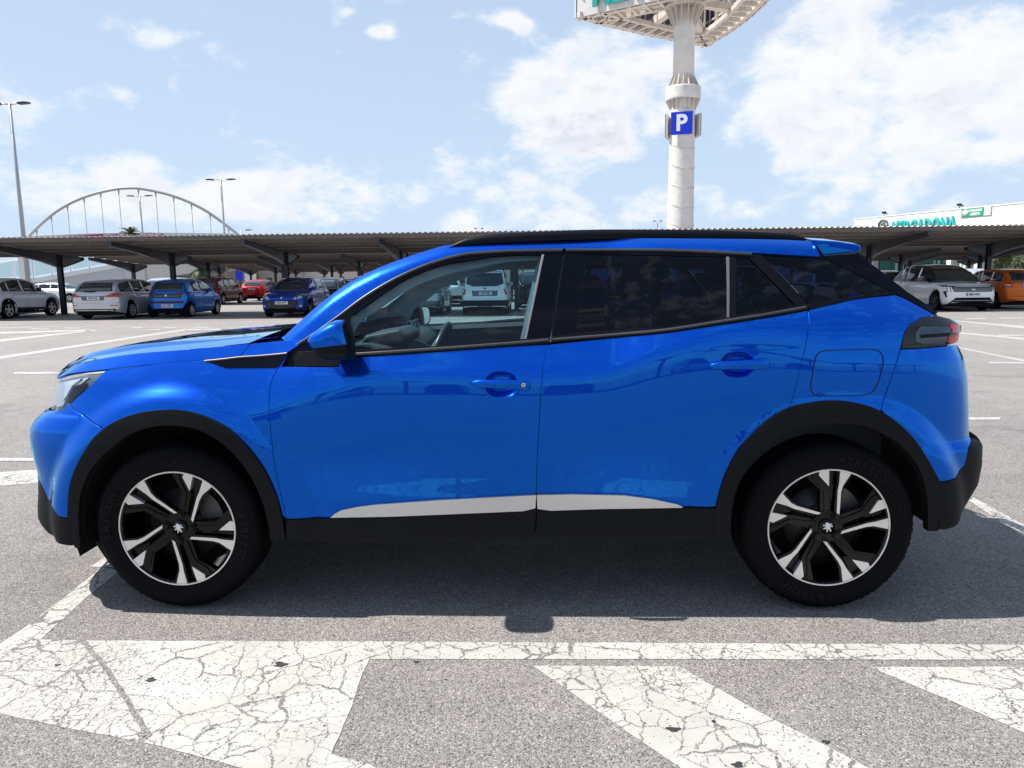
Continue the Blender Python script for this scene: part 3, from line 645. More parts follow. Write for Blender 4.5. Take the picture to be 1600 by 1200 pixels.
# roof rails
rl = sm([(702, 386), (718.6, 374.5), (747.5, 367.5), (800, 362.6), (911, 358.2), (990, 357.6), (1100, 358.3), (1180, 360.8), (1232.5, 364), (1255, 370), (1266, 376)], 4)
rb = sm([(702, 386.2), (722, 383.5), (747.5, 380.5), (800, 377.6), (911, 373.6), (990, 372.4), (1100, 372.8), (1180, 374), (1232.5, 375.3), (1255, 376), (1266, 376.6)], 4)
T = [ony(px, py, -.585) for px, py in rl]; B = [ony(px, py, -.60) for px, py in rb]; V = []
for t__, b__ in zip(T, B):
    hh = max(t__[2]-b__[2], .002); x_ = (t__[0]+b__[0])/2
    for (dy, fz) in ((-.605, 0), (-.608, .45), (-.598, .92), (-.585, 1), (-.565, .95), (-.555, 0)): V.append((x_, dy, b__[2]+hh*fz-.002))
Fc = [(i*6+j, i*6+j+1, (i+1)*6+j+1, (i+1)*6+j) for i in range(len(T)-1) for j in range(5)]
mb = MB(); mb.add(V, Fc, True); o = mb.build('roof_rail', M_BLACK, car); mirror_obj(o, car, 'roof_rail')
# front fender spear
spear = topoly([(318, 563), (375, 557), (436, 552.5), (451, 551), (436, 573), (429, 575), (354, 575.5), (340, 571)], Wb)
surf_panel('fender_spear', spear, Wb, M_BLACKGLOSS, car, off=.003, gap=.0005)
ribbon('chrome_strip', [raysurf(px, py, Wb) for px, py in sm([(320, 564.5), (350, 561.5), (375, 558.5), (405, 556.5), (436, 553.8), (449, 552.3)], 6)], .0065, Wb, pmat('spear_edge', (.16, .16, .17), .4, .3), car, off=.0035, hgt=.003)
# fuel flap outline
ff = [(1267, 603), (1270, 582), (1273.5, 562), (1279, 552), (1290, 548), (1330, 546.3), (1361, 545.8), (1374, 549), (1379.5, 558), (1379.5, 570), (1376, 585), (1371, 600), (1364, 611), (1352, 617), (1320, 618.5), (1280, 618.5), (1270, 614)]
ribbon('fuel_flap', [raysurf(px, py, Wb) for px, py in catmull(ff, 8, True)], .0042, Wb, pmat('shutline_dark', (.002, .004, .03), .6), car, off=.0016, both=False, closed=True)
# ---- headlight and tail light
HL = [(82, 640), (81, 617), (84, 594), (110, 587), (135, 582.5), (163, 579.5), (153, 590), (133, 610), (108, 632), (97, 639)]
hlp = topoly(HL, Wb)
surf_panel('headlight_housing', hlp, Wb, pmat('lamp_bezel', (.13, .15, .18), .3, .4), car, off=-.012, gap=.001, h=.02)
surf_panel('headlight_reflector', topoly([(86, 636), (85, 600), (112, 592), (138, 588), (124, 600), (108, 604), (104, 618), (96, 634)], Wb), Wb, pmat('lamp_silver', (.50, .53, .57), .3, .4), car, off=-.006, gap=.001, h=.02)
surf_panel('headlight_reflector', topoly([(112, 606), (134, 598), (127, 611), (110, 625), (104, 630)], Wb), Wb, M_BLACKGLOSS, car, off=-.003, gap=.001, h=.02)
surf_panel('headlight_reflector', topoly([(100, 596), (128, 590.5), (120, 597), (112, 603), (104, 618), (98, 626), (101, 608)], Wb), Wb, pmat('lamp_white', (.55, .6, .65), .2), car, off=-.001, gap=.001, h=.02)
surf_panel('headlight', hlp, Wb, glass('lamp_lens', (.86, .9, .93), 1.0), car, off=.003, gap=.0015, h=.02, thick=.004)
TL = [(1408, 544.5), (1412, 523), (1421.5, 507.5), (1438.5, 498), (1461, 493.5), (1482, 498.5), (1496, 506.5), (1497.5, 518), (1492, 535.5), (1469, 540.5), (1437, 543.8)]
tlp = topoly(TL, Wb)
surf_panel('tail_light_housing', tlp, Wb, pmat('smoked_lamp', (.012, .015, .022), .12, spec=.4), car, off=.004, gap=.001, h=.02)
surf_panel('tail_light_grey', topoly([(1428, 534), (1431, 518), (1438, 511), (1486, 511.5), (1483, 530), (1470, 536), (1440, 537.5)], Wb), Wb, pmat('lamp_grey', (.05, .075, .11), .15, .2), car, off=.009, gap=.001, h=.02, thick=.006)
surf_panel('tail_light_red', topoly([(1484, 508), (1496.5, 508.5), (1497, 516), (1495, 519.5), (1483, 520)], Wb), Wb, M_RED, car, off=.012, gap=.0005, h=.015, thick=.01)
surf_panel('tail_light_red', topoly([(1479, 524), (1494, 523), (1491, 533), (1480, 536), (1477, 534)], Wb), Wb, M_RED, car, off=.012, gap=.0005, h=.015, thick=.01)
ribbon('tail_light_line', [raysurf(px, py, Wb) for px, py in [(1436, 526), (1460, 524.5), (1481, 522.5)]], .012, Wb, M_BLACKGLOSS, car, off=.0105, hgt=.001)
# ---- nose and tail closing surfaces
def closing(name, fn_x, z0, z1, mat, bul, y_off=0.):
    zz = np.linspace(z0, z1, 18); sgn = -1 if fn_x is XF else 1
    E = np.array([[itp(z, fn_x)-sgn*.02, float(-Wb(itp(z, fn_x)-sgn*.02, z)), z] for z in zz]); E[:, 0] += y_off*sgn
    return loft_across(name, E, mat, car, bx=sgn*bul, n=14, px=2.4)
closing('grille_face', XF, zlow, zs, M_BLACKGLOSS, .018)
closing('front_lower_face', XF, zbot-.02, zlow, M_CLAD, .018)
closing('rear_bumper_face', XR, zb_, zt-.02, M_BLUE, .018)
closing('rear_lower_face', XR, zb2+.03, zt2+.012, M_CLAD, .018)
# grille with bars, lamp band, emblem and plates
xg = float(itp(.62, XF))+.13; mb = MB()
for i in range(9): mb.box((xg-.045, -.30, .50+i*.038), (xg-.03, .33, .505+i*.038))
for i in range(17): mb.box((xg-.043, -.32+i*.04, .49), (xg-.028, -.316+i*.04, .82))
mb.build('grille_bars', M_CHROME, car)
mb = MB(); mb.box((xg-.03, -.35, .47), (xg+.05, .35, .84), bev=.01); mb.build('grille', M_BLACKGLOSS, car)
mb = MB(); mb.box((xg-.05, -.26, .40), (xg-.03, .26, .50), bev=.003); mb.build('front_plate', pmat('plate_white', (.8, .8, .78), .4), car)
xr_ = float(itp(.9, XR))-.13; mb = MB(); mb.box((xr_-.05, -.5, .98), (xr_+.012, .5, 1.06), bev=.008); mb.build('rear_lamp_band', M_BLACKGLOSS, car)
mb = MB(); mb.box((xr_-.02, -.26, .74), (xr_+.03, .26, .85), bev=.003); mb.build('rear_plate', pmat('plate_white'), car)
loft_across('tailgate', np.array([[float(itp(z, XR))-.02-.0*z, -float(Wb(itp(z, XR)-.02, z)), z] for z in np.linspace(zt-.02, 1.20, 8)]), M_BLUE, car, bx=.03, n=14)
# ---- underside, wheel houses
mb = MB(); mb.box((-1.88, -.56, .22), (1.60, .56, .34)); mb.box((-.84, -.850, .29), (.84, .850, .34)); mb.box((-1.86, -.62, .25), (-1.70, .62, .32)); mb.box((1.50, -.55, .27), (1.62, .55, .36)); mb.build('underbody', M_DARK, car)
mb = MB(); mb.box((-1.66, -.5, .34), (-.84, .5, .93)); mb.build('engine_block', M_DARK, car); mb = MB(); mb.box((.84, -.53, .34), (1.75, .53, .98)); mb.build('boot_tub', M_DARK, car)
for cx in (-WHX, WHX):
    for sgn in (-1, 1):
        mb = MB(); V = []; n_ = 28
        for i in range(n_+1):
            a = math.radians(-2+(198 if cx < 0 else 184)*i/n_); r_ = .435
            for yy in (.855, .55): V.append((cx+math.cos(a)*r_, sgn*yy, WHZ+math.sin(a)*r_))
        mb.add(V, [(2*i, 2*i+1, 2*i+3, 2*i+2) for i in range(n_)], True)
        A_ = [math.radians(-2+(198 if cx < 0 else 184)*i/n_) for i in range(n_+1)]
        mb.prism([(cx+math.cos(q)*.46, WHZ+math.sin(q)*.46) for q in A_], sgn*.545, sgn*.555, 'XZ')
        o = mb.build('wheel_house', pmat('liner_felt', (.008, .008, .009), .95), car, fix=False)
# mud flap ahead of the front wheel
mb = MB(); mb.prism([(-1.69, .27), (-1.60, .27), (-1.588, .19), (-1.635, .172)], -.80, -.62); o = mb.build('air_deflector', M_DARK, car)
# ---- wheels
def make_wheel(cx, sgn, rot, lettering, nut=20):
    R = .2400; w = empty('wheel', (cx, sgn*.0, WHZ), 0, parent=car)
    def L(mb, name, mat, par=w):
        o = mb.build(name, mat, par); return o
    y = lambda d: sgn*(WHY-d)      # d = depth inboard of the outer face
    # tyre: lathe about Y with shoulder blocks
    prof = [(.232, .012), (.240, .004), (.250, .0005), (.268, -.005), (.285, -.0075), (.300, -.006), (.314, -.001), (.325, .006), (.3335, .014), (.339, .022), (.3425, .034), (.344, .048), (.3445, .060), (.337, .0605), (.337, .068), (.3455, .0685), (.346, .095), (.338, .0955), (.338, .104), (.346, .1045), (.346, .130), (.338, .1305), (.338, .139), (.3455, .1395), (.344, .175), (.338, .195), (.31, .212), (.27, .218), (.232, .205)]
    n = 288; V = []
    for i, (r, d) in enumerate(prof):
        for k in range(n):
            a = 2*math.pi*k/n; rr = r; dd = d
            if 8 <= i <= 12 and k % 4 == 0: rr -= .0055
            if 7 <= i <= 9 and k % 8 in (2, 3): rr -= .0022
            V.append((math.cos(a)*rr, y(dd), math.sin(a)*rr))
    Fc = [(i*n+k, i*n+(k+1) % n, (i+1)*n+(k+1) % n, (i+1)*n+k) for i in range(len(prof)-1) for k in range(n)]
    mb = MB(); mb.add(V, Fc, True); ty = L(mb, 'tyre', M_RUBBER)
    mb = MB()   # sidewall ribs
    for r, d in ((.2535, .0004), (.306, -.0042)):
        V = []; q = [(r-.0022, d), (r-.001, d-.0014), (r+.001, d-.0014), (r+.0022, d)]
        for (rr, dd) in q:
            for k in range(96): a = 2*math.pi*k/96; V.append((math.cos(a)*rr, y(dd), math.sin(a)*rr))
        mb.add(V, [(i*96+k, i*96+(k+1) % 96, (i+1)*96+(k+1) % 96, (i+1)*96+k) for i in range(3) for k in range(96)], True)
    L(mb, 'sidewall_rib', M_RUBBER, ty)
    # lettering round the sidewall
    for (txt, size, mid, step) in lettering:
        m0 = (len(txt)-1)/2; mbt = MB()
        for i, ch in enumerate(txt):
            if ch == ' ': continue
            a = math.radians(mid)-(i-m0)*step; r0 = .281
            p = Vector((math.cos(a)*r0, y(-.0086), math.sin(a)*r0))
            up = Vector((math.cos(a), 0, math.sin(a))); out = Vector((0, sgn, 0)); rt = up.cross(out)
            M = Matrix.Translation(p) @ Matrix((rt, up, out)).transposed().to_4x4()
            t = text_mb(ch, size, M, ext=.0012, xs=1.15, bold=.0012); mbt.add(t.v, t.f)
        L(mbt, 'tyre_lettering', M_RUBBER2, ty)
    # rim barrel, lip
    rim = None
    mb = MB(); V = []; pr = [(R-.0005, .004), (R-.008, .006), (R-.013, .014), (R-.018, .03), (R-.02, .09), (R-.03, .17), (R-.03, .20)]
    for (rr, dd) in pr:
        for k in range(96): a = 2*math.pi*k/96; V.append((math.cos(a)*rr, y(dd), math.sin(a)*rr))
    mb.add(V, [(i*96+k, i*96+(k+1) % 96, (i+1)*96+(k+1) % 96, (i+1)*96+k) for i in range(len(pr)-1) for k in range(96)], True); rim = L(mb, 'rim', M_RIMBLACK)
    mb = MB(); V = []; pr = [(R, .004), (R-.001, .0008), (R-.0062, .0008), (R-.0068, .004)]
    for (rr, dd) in pr:
        for k in range(96): a = 2*math.pi*k/96; V.append((math.cos(a)*rr, y(dd), math.sin(a)*rr))
    mb.add(V, [(i*96+k, i*96+(k+1) % 96, (i+1)*96+(k+1) % 96, (i+1)*96+k) for i in range(3) for k in range(96)], False); L(mb, 'rim_lip', M_DIAMOND, rim)
    def pol(r, deg, base):
        a = math.radians(base+deg); a = a if sgn < 0 else math.pi-a
        return (math.cos(a)*r*R, math.sin(a)*r*R)
    def plate(mb, pts, d_of_r, th):
        """flat-faced spoke piece whose face dishes towards the hub"""
        V = []; n_ = len(pts)
        for (u, v) in pts: r = math.hypot(u, v)/R; V.append((u, y(d_of_r(r)), v))
        for (u, v) in pts: r = math.hypot(u, v)/R; V.append((u, y(d_of_r(r)+th), v))
        mb.add(V, [tuple(range(n_)), tuple(range(2*n_-1, n_-1, -1))]+[(i, n_+i, n_+(i+1) % n_, (i+1) % n_) for i in range(n_)])
    dish = lambda r: .004+.020*(1-min(r, 1))**1.0
    for k in range(5):
        base = rot+72*k
        PL = lambda pts: [pol(r, d, base) for r, d in pts]
        mb = MB(); plate(mb, PL([(.98, -7.5), (.985, 0), (.98, 7.5), (.77, 5.6), (.645, 4.8), (.24, -13), (.14, -26), (.24, -40), (.63, -6), (.74, -5)]), lambda r: dish(r)+.003, .030); L(mb, 'spoke', M_RIMBLACK, rim)
        mb = MB(); plate(mb, PL([(.970, -5.2), (.974, 0), (.970, 5.6), (.77, 3.3), (.645, 2.4), (.26, -20.5), (.26, -33), (.63, -3.2), (.74, -2.2)]), dish, .004); L(mb, 'machined_face', M_DIAMOND, rim)
        mb = MB(); plate(mb, PL([(.98, 24), (.985, 32), (.98, 39), (.88, 37), (.64, 26.5), (.24, 42), (.14, 20), (.22, 0), (.62, 13), (.74, 16), (.90, 24)]), lambda r: dish(r)+.009, .028); L(mb, 'spoke', M_RIMBLACK, rim)
        mb = MB(); plate(mb, PL([(.98, 7), (.985, 16), (.98, 25), (.72, 17), (.62, 8)]), lambda r: dish(r)+.024, .02); L(mb, 'spoke_web', M_RIMBLACK, rim)
        mb = MB(); plate(mb, PL([(.970, 16.2), (.974, 21), (.970, 25.2), (.91, 26.5), (.70, 15.4)]), dish, .022); L(mb, 'machined_face', M_DIAMOND, rim)
        mb = MB(); plate(mb, PL([(.26, 14), (.62, 19.5), (.86, 30), (.93, 30), (.94, 32), (.85, 32.5), (.61, 22.5), (.26, 24)]), lambda r: dish(r)+.004, .01); L(mb, 'spoke_rib', M_RIMBLACK, rim)
    mb = MB(); M0 = Matrix.Identity(4)
    mb.add(*_disc(R*.27, y(dish(.2)+.004), y(.06), 40)); L(mb, 'hub', M_RIMBLACK, rim)
    for k in range(4):
        a = math.radians(nut+90*k); c = (math.cos(a)*.054, math.sin(a)*.054)
        mb = MB(); Vv, Ff = _disc(.0135, y(.012), y(.04), 6); mb.add([(v[0]+c[0], v[1], v[2]+c[1]) for v in Vv], Ff); L(mb, 'wheel_nut', M_RIMBLACK, rim)
        mb = MB(); Vv, Ff = _disc(.019, y(.0195), y(.021), 20); mb.add([(v[0]+c[0], v[1], v[2]+c[1]) for v in Vv], Ff); L(mb, 'nut_recess', M_DARK, rim)
    mb = MB(); mb.add(*_disc(.0300, y(.014), y(.04), 32), True); cap = L(mb, 'centre_cap', M_RIMBLACK, rim)
    # rampant lion emblem
    lion = [(-.2, -1), (.05, -.95), (.0, -.55), (.3, -.45), (.55, -.9), (.8, -.8), (.55, -.35), (.45, .0), (.75, .15), (1.0, .05), (1.0, .3), (.7, .4), (.4, .3), (.5, .5), (.85, .65), (.7, .8), (.3, .7), (.1, .95), (-.25, 1.0), (-.5, .75), (-.45, .5), (-.75, .45), (-.95, .55), (-1, .35), (-.7, .2), (-.4, .25), (-.35, .0), (-.65, -.1), (-.9, -.3), (-.65, -.4), (-.3, -.25), (-.2, -.55)]
    mb = MB(); s_ = .0195; mb.prism([(u*s_, v*s_) for u, v in lion], y(.0135), y(.0115), 'XZ'); L(mb, 'lion_emblem', pmat('emblem_silver', (.8, .8, .8), .3, .3), cap)
    # brake
    mb = MB(); mb.add(*_disc(.150, y(.085), y(.105), 48), True); L(mb, 'brake_disc', M_DISC)
    mb = MB(); mb.add(*_disc(.075, y(.055), y(.10), 32), True); L(mb, 'brake_hub', pmat('dark_cast', (.03, .03, .03), .6))
    mb = MB(); a0 = 10 if cx < 0 else 20
    pts = [(math.cos(math.radians(a))*r, math.sin(math.radians(a))*r) for r, rng in ((.165, range(a0, a0+61, 10)), (.095, range(a0+60, a0-1, -10))) for a in rng]
    if sgn > 0: pts = [(-u, v) for u, v in pts]
    mb.prism(pts, y(.075), y(.13), 'XZ'); L(mb, 'brake_caliper', pmat('caliper_grey', (.10, .10, .10), .45, .5))
    mb = MB(); mb.add(*_disc(.20, y(.13), y(.135), 40), True); L(mb, 'dust_shield', M_DARK)
    return w
def _disc(r, y0, y1, n):
    V = [(math.cos(2*math.pi*k/n)*r, y0, math.sin(2*math.pi*k/n)*r) for k in range(n)]+[(math.cos(2*math.pi*k/n)*r, y1, math.sin(2*math.pi*k/n)*r) for k in range(n)]
    return V, [tuple(range(n)), tuple(range(2*n-1, n-1, -1))]+[(k, n+k, n+(k+1) % n, (k+1) % n) for k in range(n)]
make_wheel(-WHX, -1, -18, [('SAILUN', .038, 168, .125), ('ATREZZO', .032, -6, .105), ('ELITE', .018, -48, .065), ('215/55R18', .018, 100, .060)], 83)
make_wheel(WHX, -1, 4, [('SAILUN', .038, -105, .125), ('ATREZZO', .032, 65, .105), ('ELITE', .018, 28, .065), ('215/55R18', .018, 175, .060)], 49)
make_wheel(-WHX, 1, 10, []); make_wheel(WHX, 1, 40, [])

# ---- door handles
def handle(px0, px1, pyc, slope, key):
    a = raysurf(px0, pyc-slope, Wb); b = raysurf(px1, pyc+slope, Wb); V = []; n = 26; NS = 12
    dm = list(DIMPLES); DIMPLES.clear()
    for i in range(n+1):
        t = i/n; xz = a+(b-a)*t; p, nn = P3(Wb, xz); p = p[0]; nn = nn[0]
        hgt = (.024+.011*t)*(1-max(0, (.22-t)/.22)**2*.86)*(1 if t < .93 else math.sqrt(max(0, 1-((t-.93)/.075)**2))*.9+.1)
        out = .034*math.sin(math.pi*min(1, max(0, t))*.98+.02)**.35*(1 if t > .04 else t/.04); up = np.array([0, 0, 1.0])
        for k in range(NS):
            w = 2*math.pi*k/NS; c, s = math.cos(w), math.sin(w); c = math.copysign(abs(c)**.7, c); s = math.copysign(abs(s)**.8, s)
            V.append(p+nn*(out*.62+c*max(out*.42, .003))+up*(s*hgt*.62+.002))
    Fc = [(i*NS+k, i*NS+(k+1) % NS, (i+1)*NS+(k+1) % NS, (i+1)*NS+k) for i in range(n) for k in range(NS)]+[tuple(range(NS)), tuple(n*NS+k for k in range(NS))]
    mb = MB(); mb.add(V, Fc, True); o = mb.build('door_handle', M_BLUE, door_f[0] if key else door_r[0])
    mirror_obj(o, door_f[1] if key else door_r[1], 'door_handle')
    if key:
        q, nn = P3(Wb, raysurf(818, 599.3, Wb)); q = q[0]; q[1] -= .0345
        mb = MB(); Vv, Ff = _disc(.0085, q[1]-.003, q[1]+.004, 20); mb.add([(v[0]+q[0], v[1], v[2]+q[2]) for v in Vv], Ff); mb.build('key_lock', M_CHROME, o)
        mb = MB(); mb.box((q[0]-.0045, q[1]-.0036, q[2]-.001), (q[0]+.0045, q[1]-.002, q[2]+.001)); mb.build('key_slot', M_DARK, o)
    DIMPLES.extend(dm)
handle(734, 829, 601, 1.8, True)
handle(1105, 1202, 570.5, -1.5, False)

# ---- door mirror
def make_mirror():
    # silhouette in the picture at the housing's mid plane
    yc = -.925
    outl = [(483, 530), (490.8, 520), (503, 511.5), (516.7, 504), (525, 500.6), (535, 499.8), (541, 502.5), (545, 509), (548, 518), (551, 536), (552.5, 556), (549, 560), (530, 563.5), (516.7, 563.3), (506, 561), (497.5, 555), (490, 544), (485, 537.5)]
    pts = np.array([ony(px, py, yc)[[0, 2]] for px, py in catmull(outl, 6, True)]); n = len(pts); c = pts.mean(0)
    V = []; rr_ = np.linspace(-1, 1, 15); rings = [(d, float(np.interp(d, [-1, -.97, -.88, -.7, -.35, 0, .4, .8, 1.0], [.25, .52, .74, .88, .975, 1, .99, .94, .87]))) for d in sorted(list(rr_)+[-.97, -.93])]
    for (d, s) in rings:
        for p in pts: q = c+(p-c)*s; V.append((q[0], yc+d*.074, q[1]))
    Fc = [(i*n+k, i*n+(k+1) % n, (i+1)*n+(k+1) % n, (i+1)*n+k) for i in range(len(rings)-1) for k in range(n)]+[tuple(range(n)), tuple((len(rings)-1)*n+k for k in range(n))[::-1]]
    m_ = empty('door_mirror', (0, 0, 0), 0, parent=car)
    mb = MB(); mb.add(V, Fc, True); o = mb.build('mirror_cap', M_BLUE, m_); bm = bmesh.new(); bm.from_mesh(o.data)
    s0_, s1_ = ony(500, 541, yc), ony(550, 535.3, yc); r0_, r1_ = ony(538, 500, yc), ony(546.5, 534, yc)
    n0 = Vector((-(s1_[2]-s0_[2]), 0, s1_[0]-s0_[0])).normalized(); n1_ = Vector((-(r1_[2]-r0_[2]), 0, r1_[0]-r0_[0])).normalized()
    for co, no in ((s0_, n0), (r0_, n1_)): bmesh.ops.bisect_plane(bm, geom=bm.verts[:]+bm.edges[:]+bm.faces[:], plane_co=Vector(co), plane_no=no)
    o.data.materials.append(M_BLACK)
    for f in bm.faces:
        q = f.calc_center_median(); up_ok = (q-Vector(s0_)).dot(n0) > 0 and (q-Vector(r0_)).dot(n1_)*n1_.x < 0 and q.y < yc+.071
        f.material_index = 0 if up_ok else 1
    bm2 = bm.copy(); bmesh.ops.delete(bm, geom=[f for f in bm.faces if f.material_index == 1], context='FACES'); bmesh.ops.delete(bm2, geom=[f for f in bm2.faces if f.material_index == 0], context='FACES')
    for f in bm2.faces: f.material_index = 0
    bm.to_mesh(o.data); bm.free(); o.data.materials.pop(index=1); mirror_obj(o, m_, 'mirror_cap')
    me2 = bpy.data.meshes.new('mirror_housing'); bm2.to_mesh(me2); bm2.free(); me2.materials.append(M_BLACK); o2 = bpy.data.objects.new('mirror_housing', me2); COL.objects.link(o2); o2.parent = m_; mirror_obj(o2, m_, 'mirror_housing')
    # bright fillet running back from the wing to the mirror foot
    P_ = [ony(px, py, -.845) for px, py in ((452, 552.5), (492, 544), (493, 553), (456, 556.5))]
    mb = MB(); mb.prism([(c[0]-.03, c[1]-.055), (c[0]+.05, c[1]-.055), (c[0]+.05, c[1]-.02), (c[0]-.04, c[1]-.02)], -.93, -.82); o = mb.build('mirror_arm', M_BLACK, m_); mirror_obj(o, m_, 'mirror_arm')
    # the swivelled glass in its rim, turned towards the driver
    def glass_set(sgn, ang):
        gp = [(-.085, .0), (-.075, .048), (-.03, .062), (.05, .060), (.078, .04), (.082, -.03), (.06, -.055), (0, -.062), (-.06, -.05)]
        n_ = Vector((math.cos(ang), -sgn*math.sin(ang), 0)); t_ = Vector((math.sin(ang), sgn*math.cos(ang), 0)) ; up_ = Vector((0, 0, 1))
        o_ = Vector((float(pts[:, 0].max())-(.028 if sgn > 0 else .055), sgn*.930, c[1])); z_ = 1.0 if sgn > 0 else .72
        for nm, k_, d0, d1, mt in (('mirror_rim', 1.0, -.02, .012, M_BLACK), ('mirror_glass', .86, .0, .0145, pmat('mirror', (.9, .9, .9), .01, 1.0))):
            P_ = catmull([(u*k_*z_, v*k_*z_) for u, v in gp], 4, True); V_ = [o_+t_*p[0]+up_*p[1]+n_*d for d in (d0, d1) for p in P_]; q = len(P_)
            mb = MB(); mb.add(V_, [tuple(range(q)), tuple(range(2*q-1, q-1, -1))]+[(i, q+i, q+(i+1) % q, (i+1) % q) for i in range(q)]); mb.build(nm, mt, m_)
    glass_set(-1, .12); glass_set(1, .62)
make_mirror()

# ---- cabin
def cabin():
    mb = MB()   # dashboard: long moulded shelf, profile in x-z
    prof = [(-.62, .70), (-.62, .98), (-.78, 1.035), (-.70, 1.065), (-.55, 1.07), (-.46, 1.05), (-.42, 1.0), (-.44, .93), (-.50, .86), (-.46, .78), (-.44, .70)]
    mb.prism(prof, -.74, .74, 'XZ'); o = mb.build('dashboard', M_INT, car); md = o.modifiers.new('bevel', 'BEVEL'); md.width = .015; md.segments = 3
    mb = MB(); mb.prism([(-.60, 1.06), (-.40, 1.06), (-.385, 1.10), (-.43, 1.125), (-.58, 1.10)], -.56, -.22, 'XZ'); o = mb.build('instrument_hood', M_INT, car); md = o.modifiers.new('bevel', 'BEVEL'); md.width = .015; md.segments = 3
    mb = MB(); mb.box((-.47, -.14, .985), (-.45, .14, 1.135), bev=.006); mb.build('touch_screen', pmat('screen_black', (.01, .012, .015), .08), car)
    # steering wheel
    c = Vector((-.30, -.37, .99)); ax = Vector((-1, 0, .42)).normalized(); u = Vector((0, 1, 0)); v = ax.cross(u).normalized()
    mb = MB(); pts = [c+u*(math.cos(a)*.168)+v*(math.sin(a)*.152) for a in [2*math.pi*i/40 for i in range(41)]]; mb.tube(pts, .016, 10)
    mb.tube([c-u*.16, c+u*.16], .016, 8); mb.tube([c, c-v*.15], .018, 8); mb.tube([c+ax*.02, c+ax*.25], .035, 10); mb.build('steering_wheel', pmat('wheel_leather', (.03, .03, .032), .35), car)
    mb = MB(); mb.tube([c-ax*.02, c+ax*.03], [.06, .07], 16); mb.build('airbag_hub', M_INT, car)
    for sy in (-1, 1):   # seats
        s = empty('front_seat', (0, 0, 0), 0, parent=car)
        mb = MB(); mb.box((-.10, sy*.38-.25, .50), (.42, sy*.38+.25, .66), bev=.05); mb.build('seat_cushion', M_SEAT, s)
        M = Matrix.Translation((.42, sy*.38, .62)) @ Matrix.Rotation(math.radians(20), 4, 'Y'); mb = MB(); mb.box((-.06, -.24, .0), (.07, .24, .60), bev=.05, M=M); mb.build('seat_backrest', M_SEAT, s)
        mb = MB(); mb.box((-.045, -.13, .64), (.045, .13, .82), bev=.035, M=M); mb.build('headrest', M_SEAT, s)
    s = empty('rear_seat', (0, 0, 0), 0, parent=car)
    mb = MB(); mb.box((.78, -.62, .52), (1.24, .62, .68), bev=.05); mb.build('seat_cushion', M_SEAT, s)
    M = Matrix.Translation((1.22, 0, .64)) @ Matrix.Rotation(math.radians(22), 4, 'Y'); mb = MB(); mb.box((-.05, -.60, 0), (.07, .60, .54), bev=.04, M=M); mb.build('seat_backrest', M_SEAT, s)
    for y_ in (-.36, 0, .36):
        mb = MB(); mb.box((-.04, y_-.12, .56), (.04, y_+.12, .70), bev=.03, M=M); mb.build('headrest', M_SEAT, s)
    mb = MB(); mb.box((-.84, -.76, .33), (.84, .76, .37)); mb.build('cabin_floor', M_DARK, car)
    # inner door cards just below the glass line
    for sy in (-1, 1):
        zt_ = [(-.78, 1.05), (-.42, 1.065), (.1, 1.085), (.22, 1.09), (.7, 1.12), (1.15, 1.20), (1.6, 1.24)]
        V = []
        for x_, z_ in zt_: w_ = float(Wg(x_, z_))-.03; V += [(x_, sy*w_, z_-.008), (x_, sy*(w_-.05), z_-.03), (x_, sy*(w_-.06), .40)]
        mb = MB(); mb.add(V, [(3*i+k, 3*i+k+1, 3*i+4+k, 3*i+3+k) for i in range(len(zt_)-1) for k in range(2)], False); mb.build('door_card', pmat('door_card_plastic', (.03, .036, .045), .7), car)
        # pillar linings
    mb = MB(); mb.tube([(-.5, 0, 1.33), (-.52, 0, 1.40)], .012); mb.box((-.52, -.12, 1.27), (-.49, .12, 1.335), bev=.012); mb.build('inner_mirror', M_INT, car)
    # pillar linings seen through the glass on the far side and near side
    for nm, pts in (('pillar_lining', sm([(415, 562), (425, 545), (438, 529), (485, 487), (519, 462), (550.6, 441), (590, 421.5), (642, 402), (695, 386), (780, 379), (937, 375), (1264, 380)], 2)+[(1290, 402), (1282, 408)]+sm([(1282, 408), (1174, 402), (1042, 395), (881, 395), (800, 398), (768, 403), (738, 410), (703, 417), (667.5, 429), (625, 449), (582, 479), (553, 500), (530, 545)], 2)+[(470, 560)]),
                     ('pillar_lining', [(842, 396), (915, 396), (906, 528), (812, 532)]), ('pillar_lining', [(1185, 396), (1300, 398), (1340, 400), (1452, 482), (1390, 466), (1290, 420), (1240, 408)])):
        surf_panel(nm, topoly(pts, Wg), Wg, M_INT if pts[0][0] == 1185 else M_INTL, car, off=-.045, gap=0, thick=.012, h=.06)
cabin()

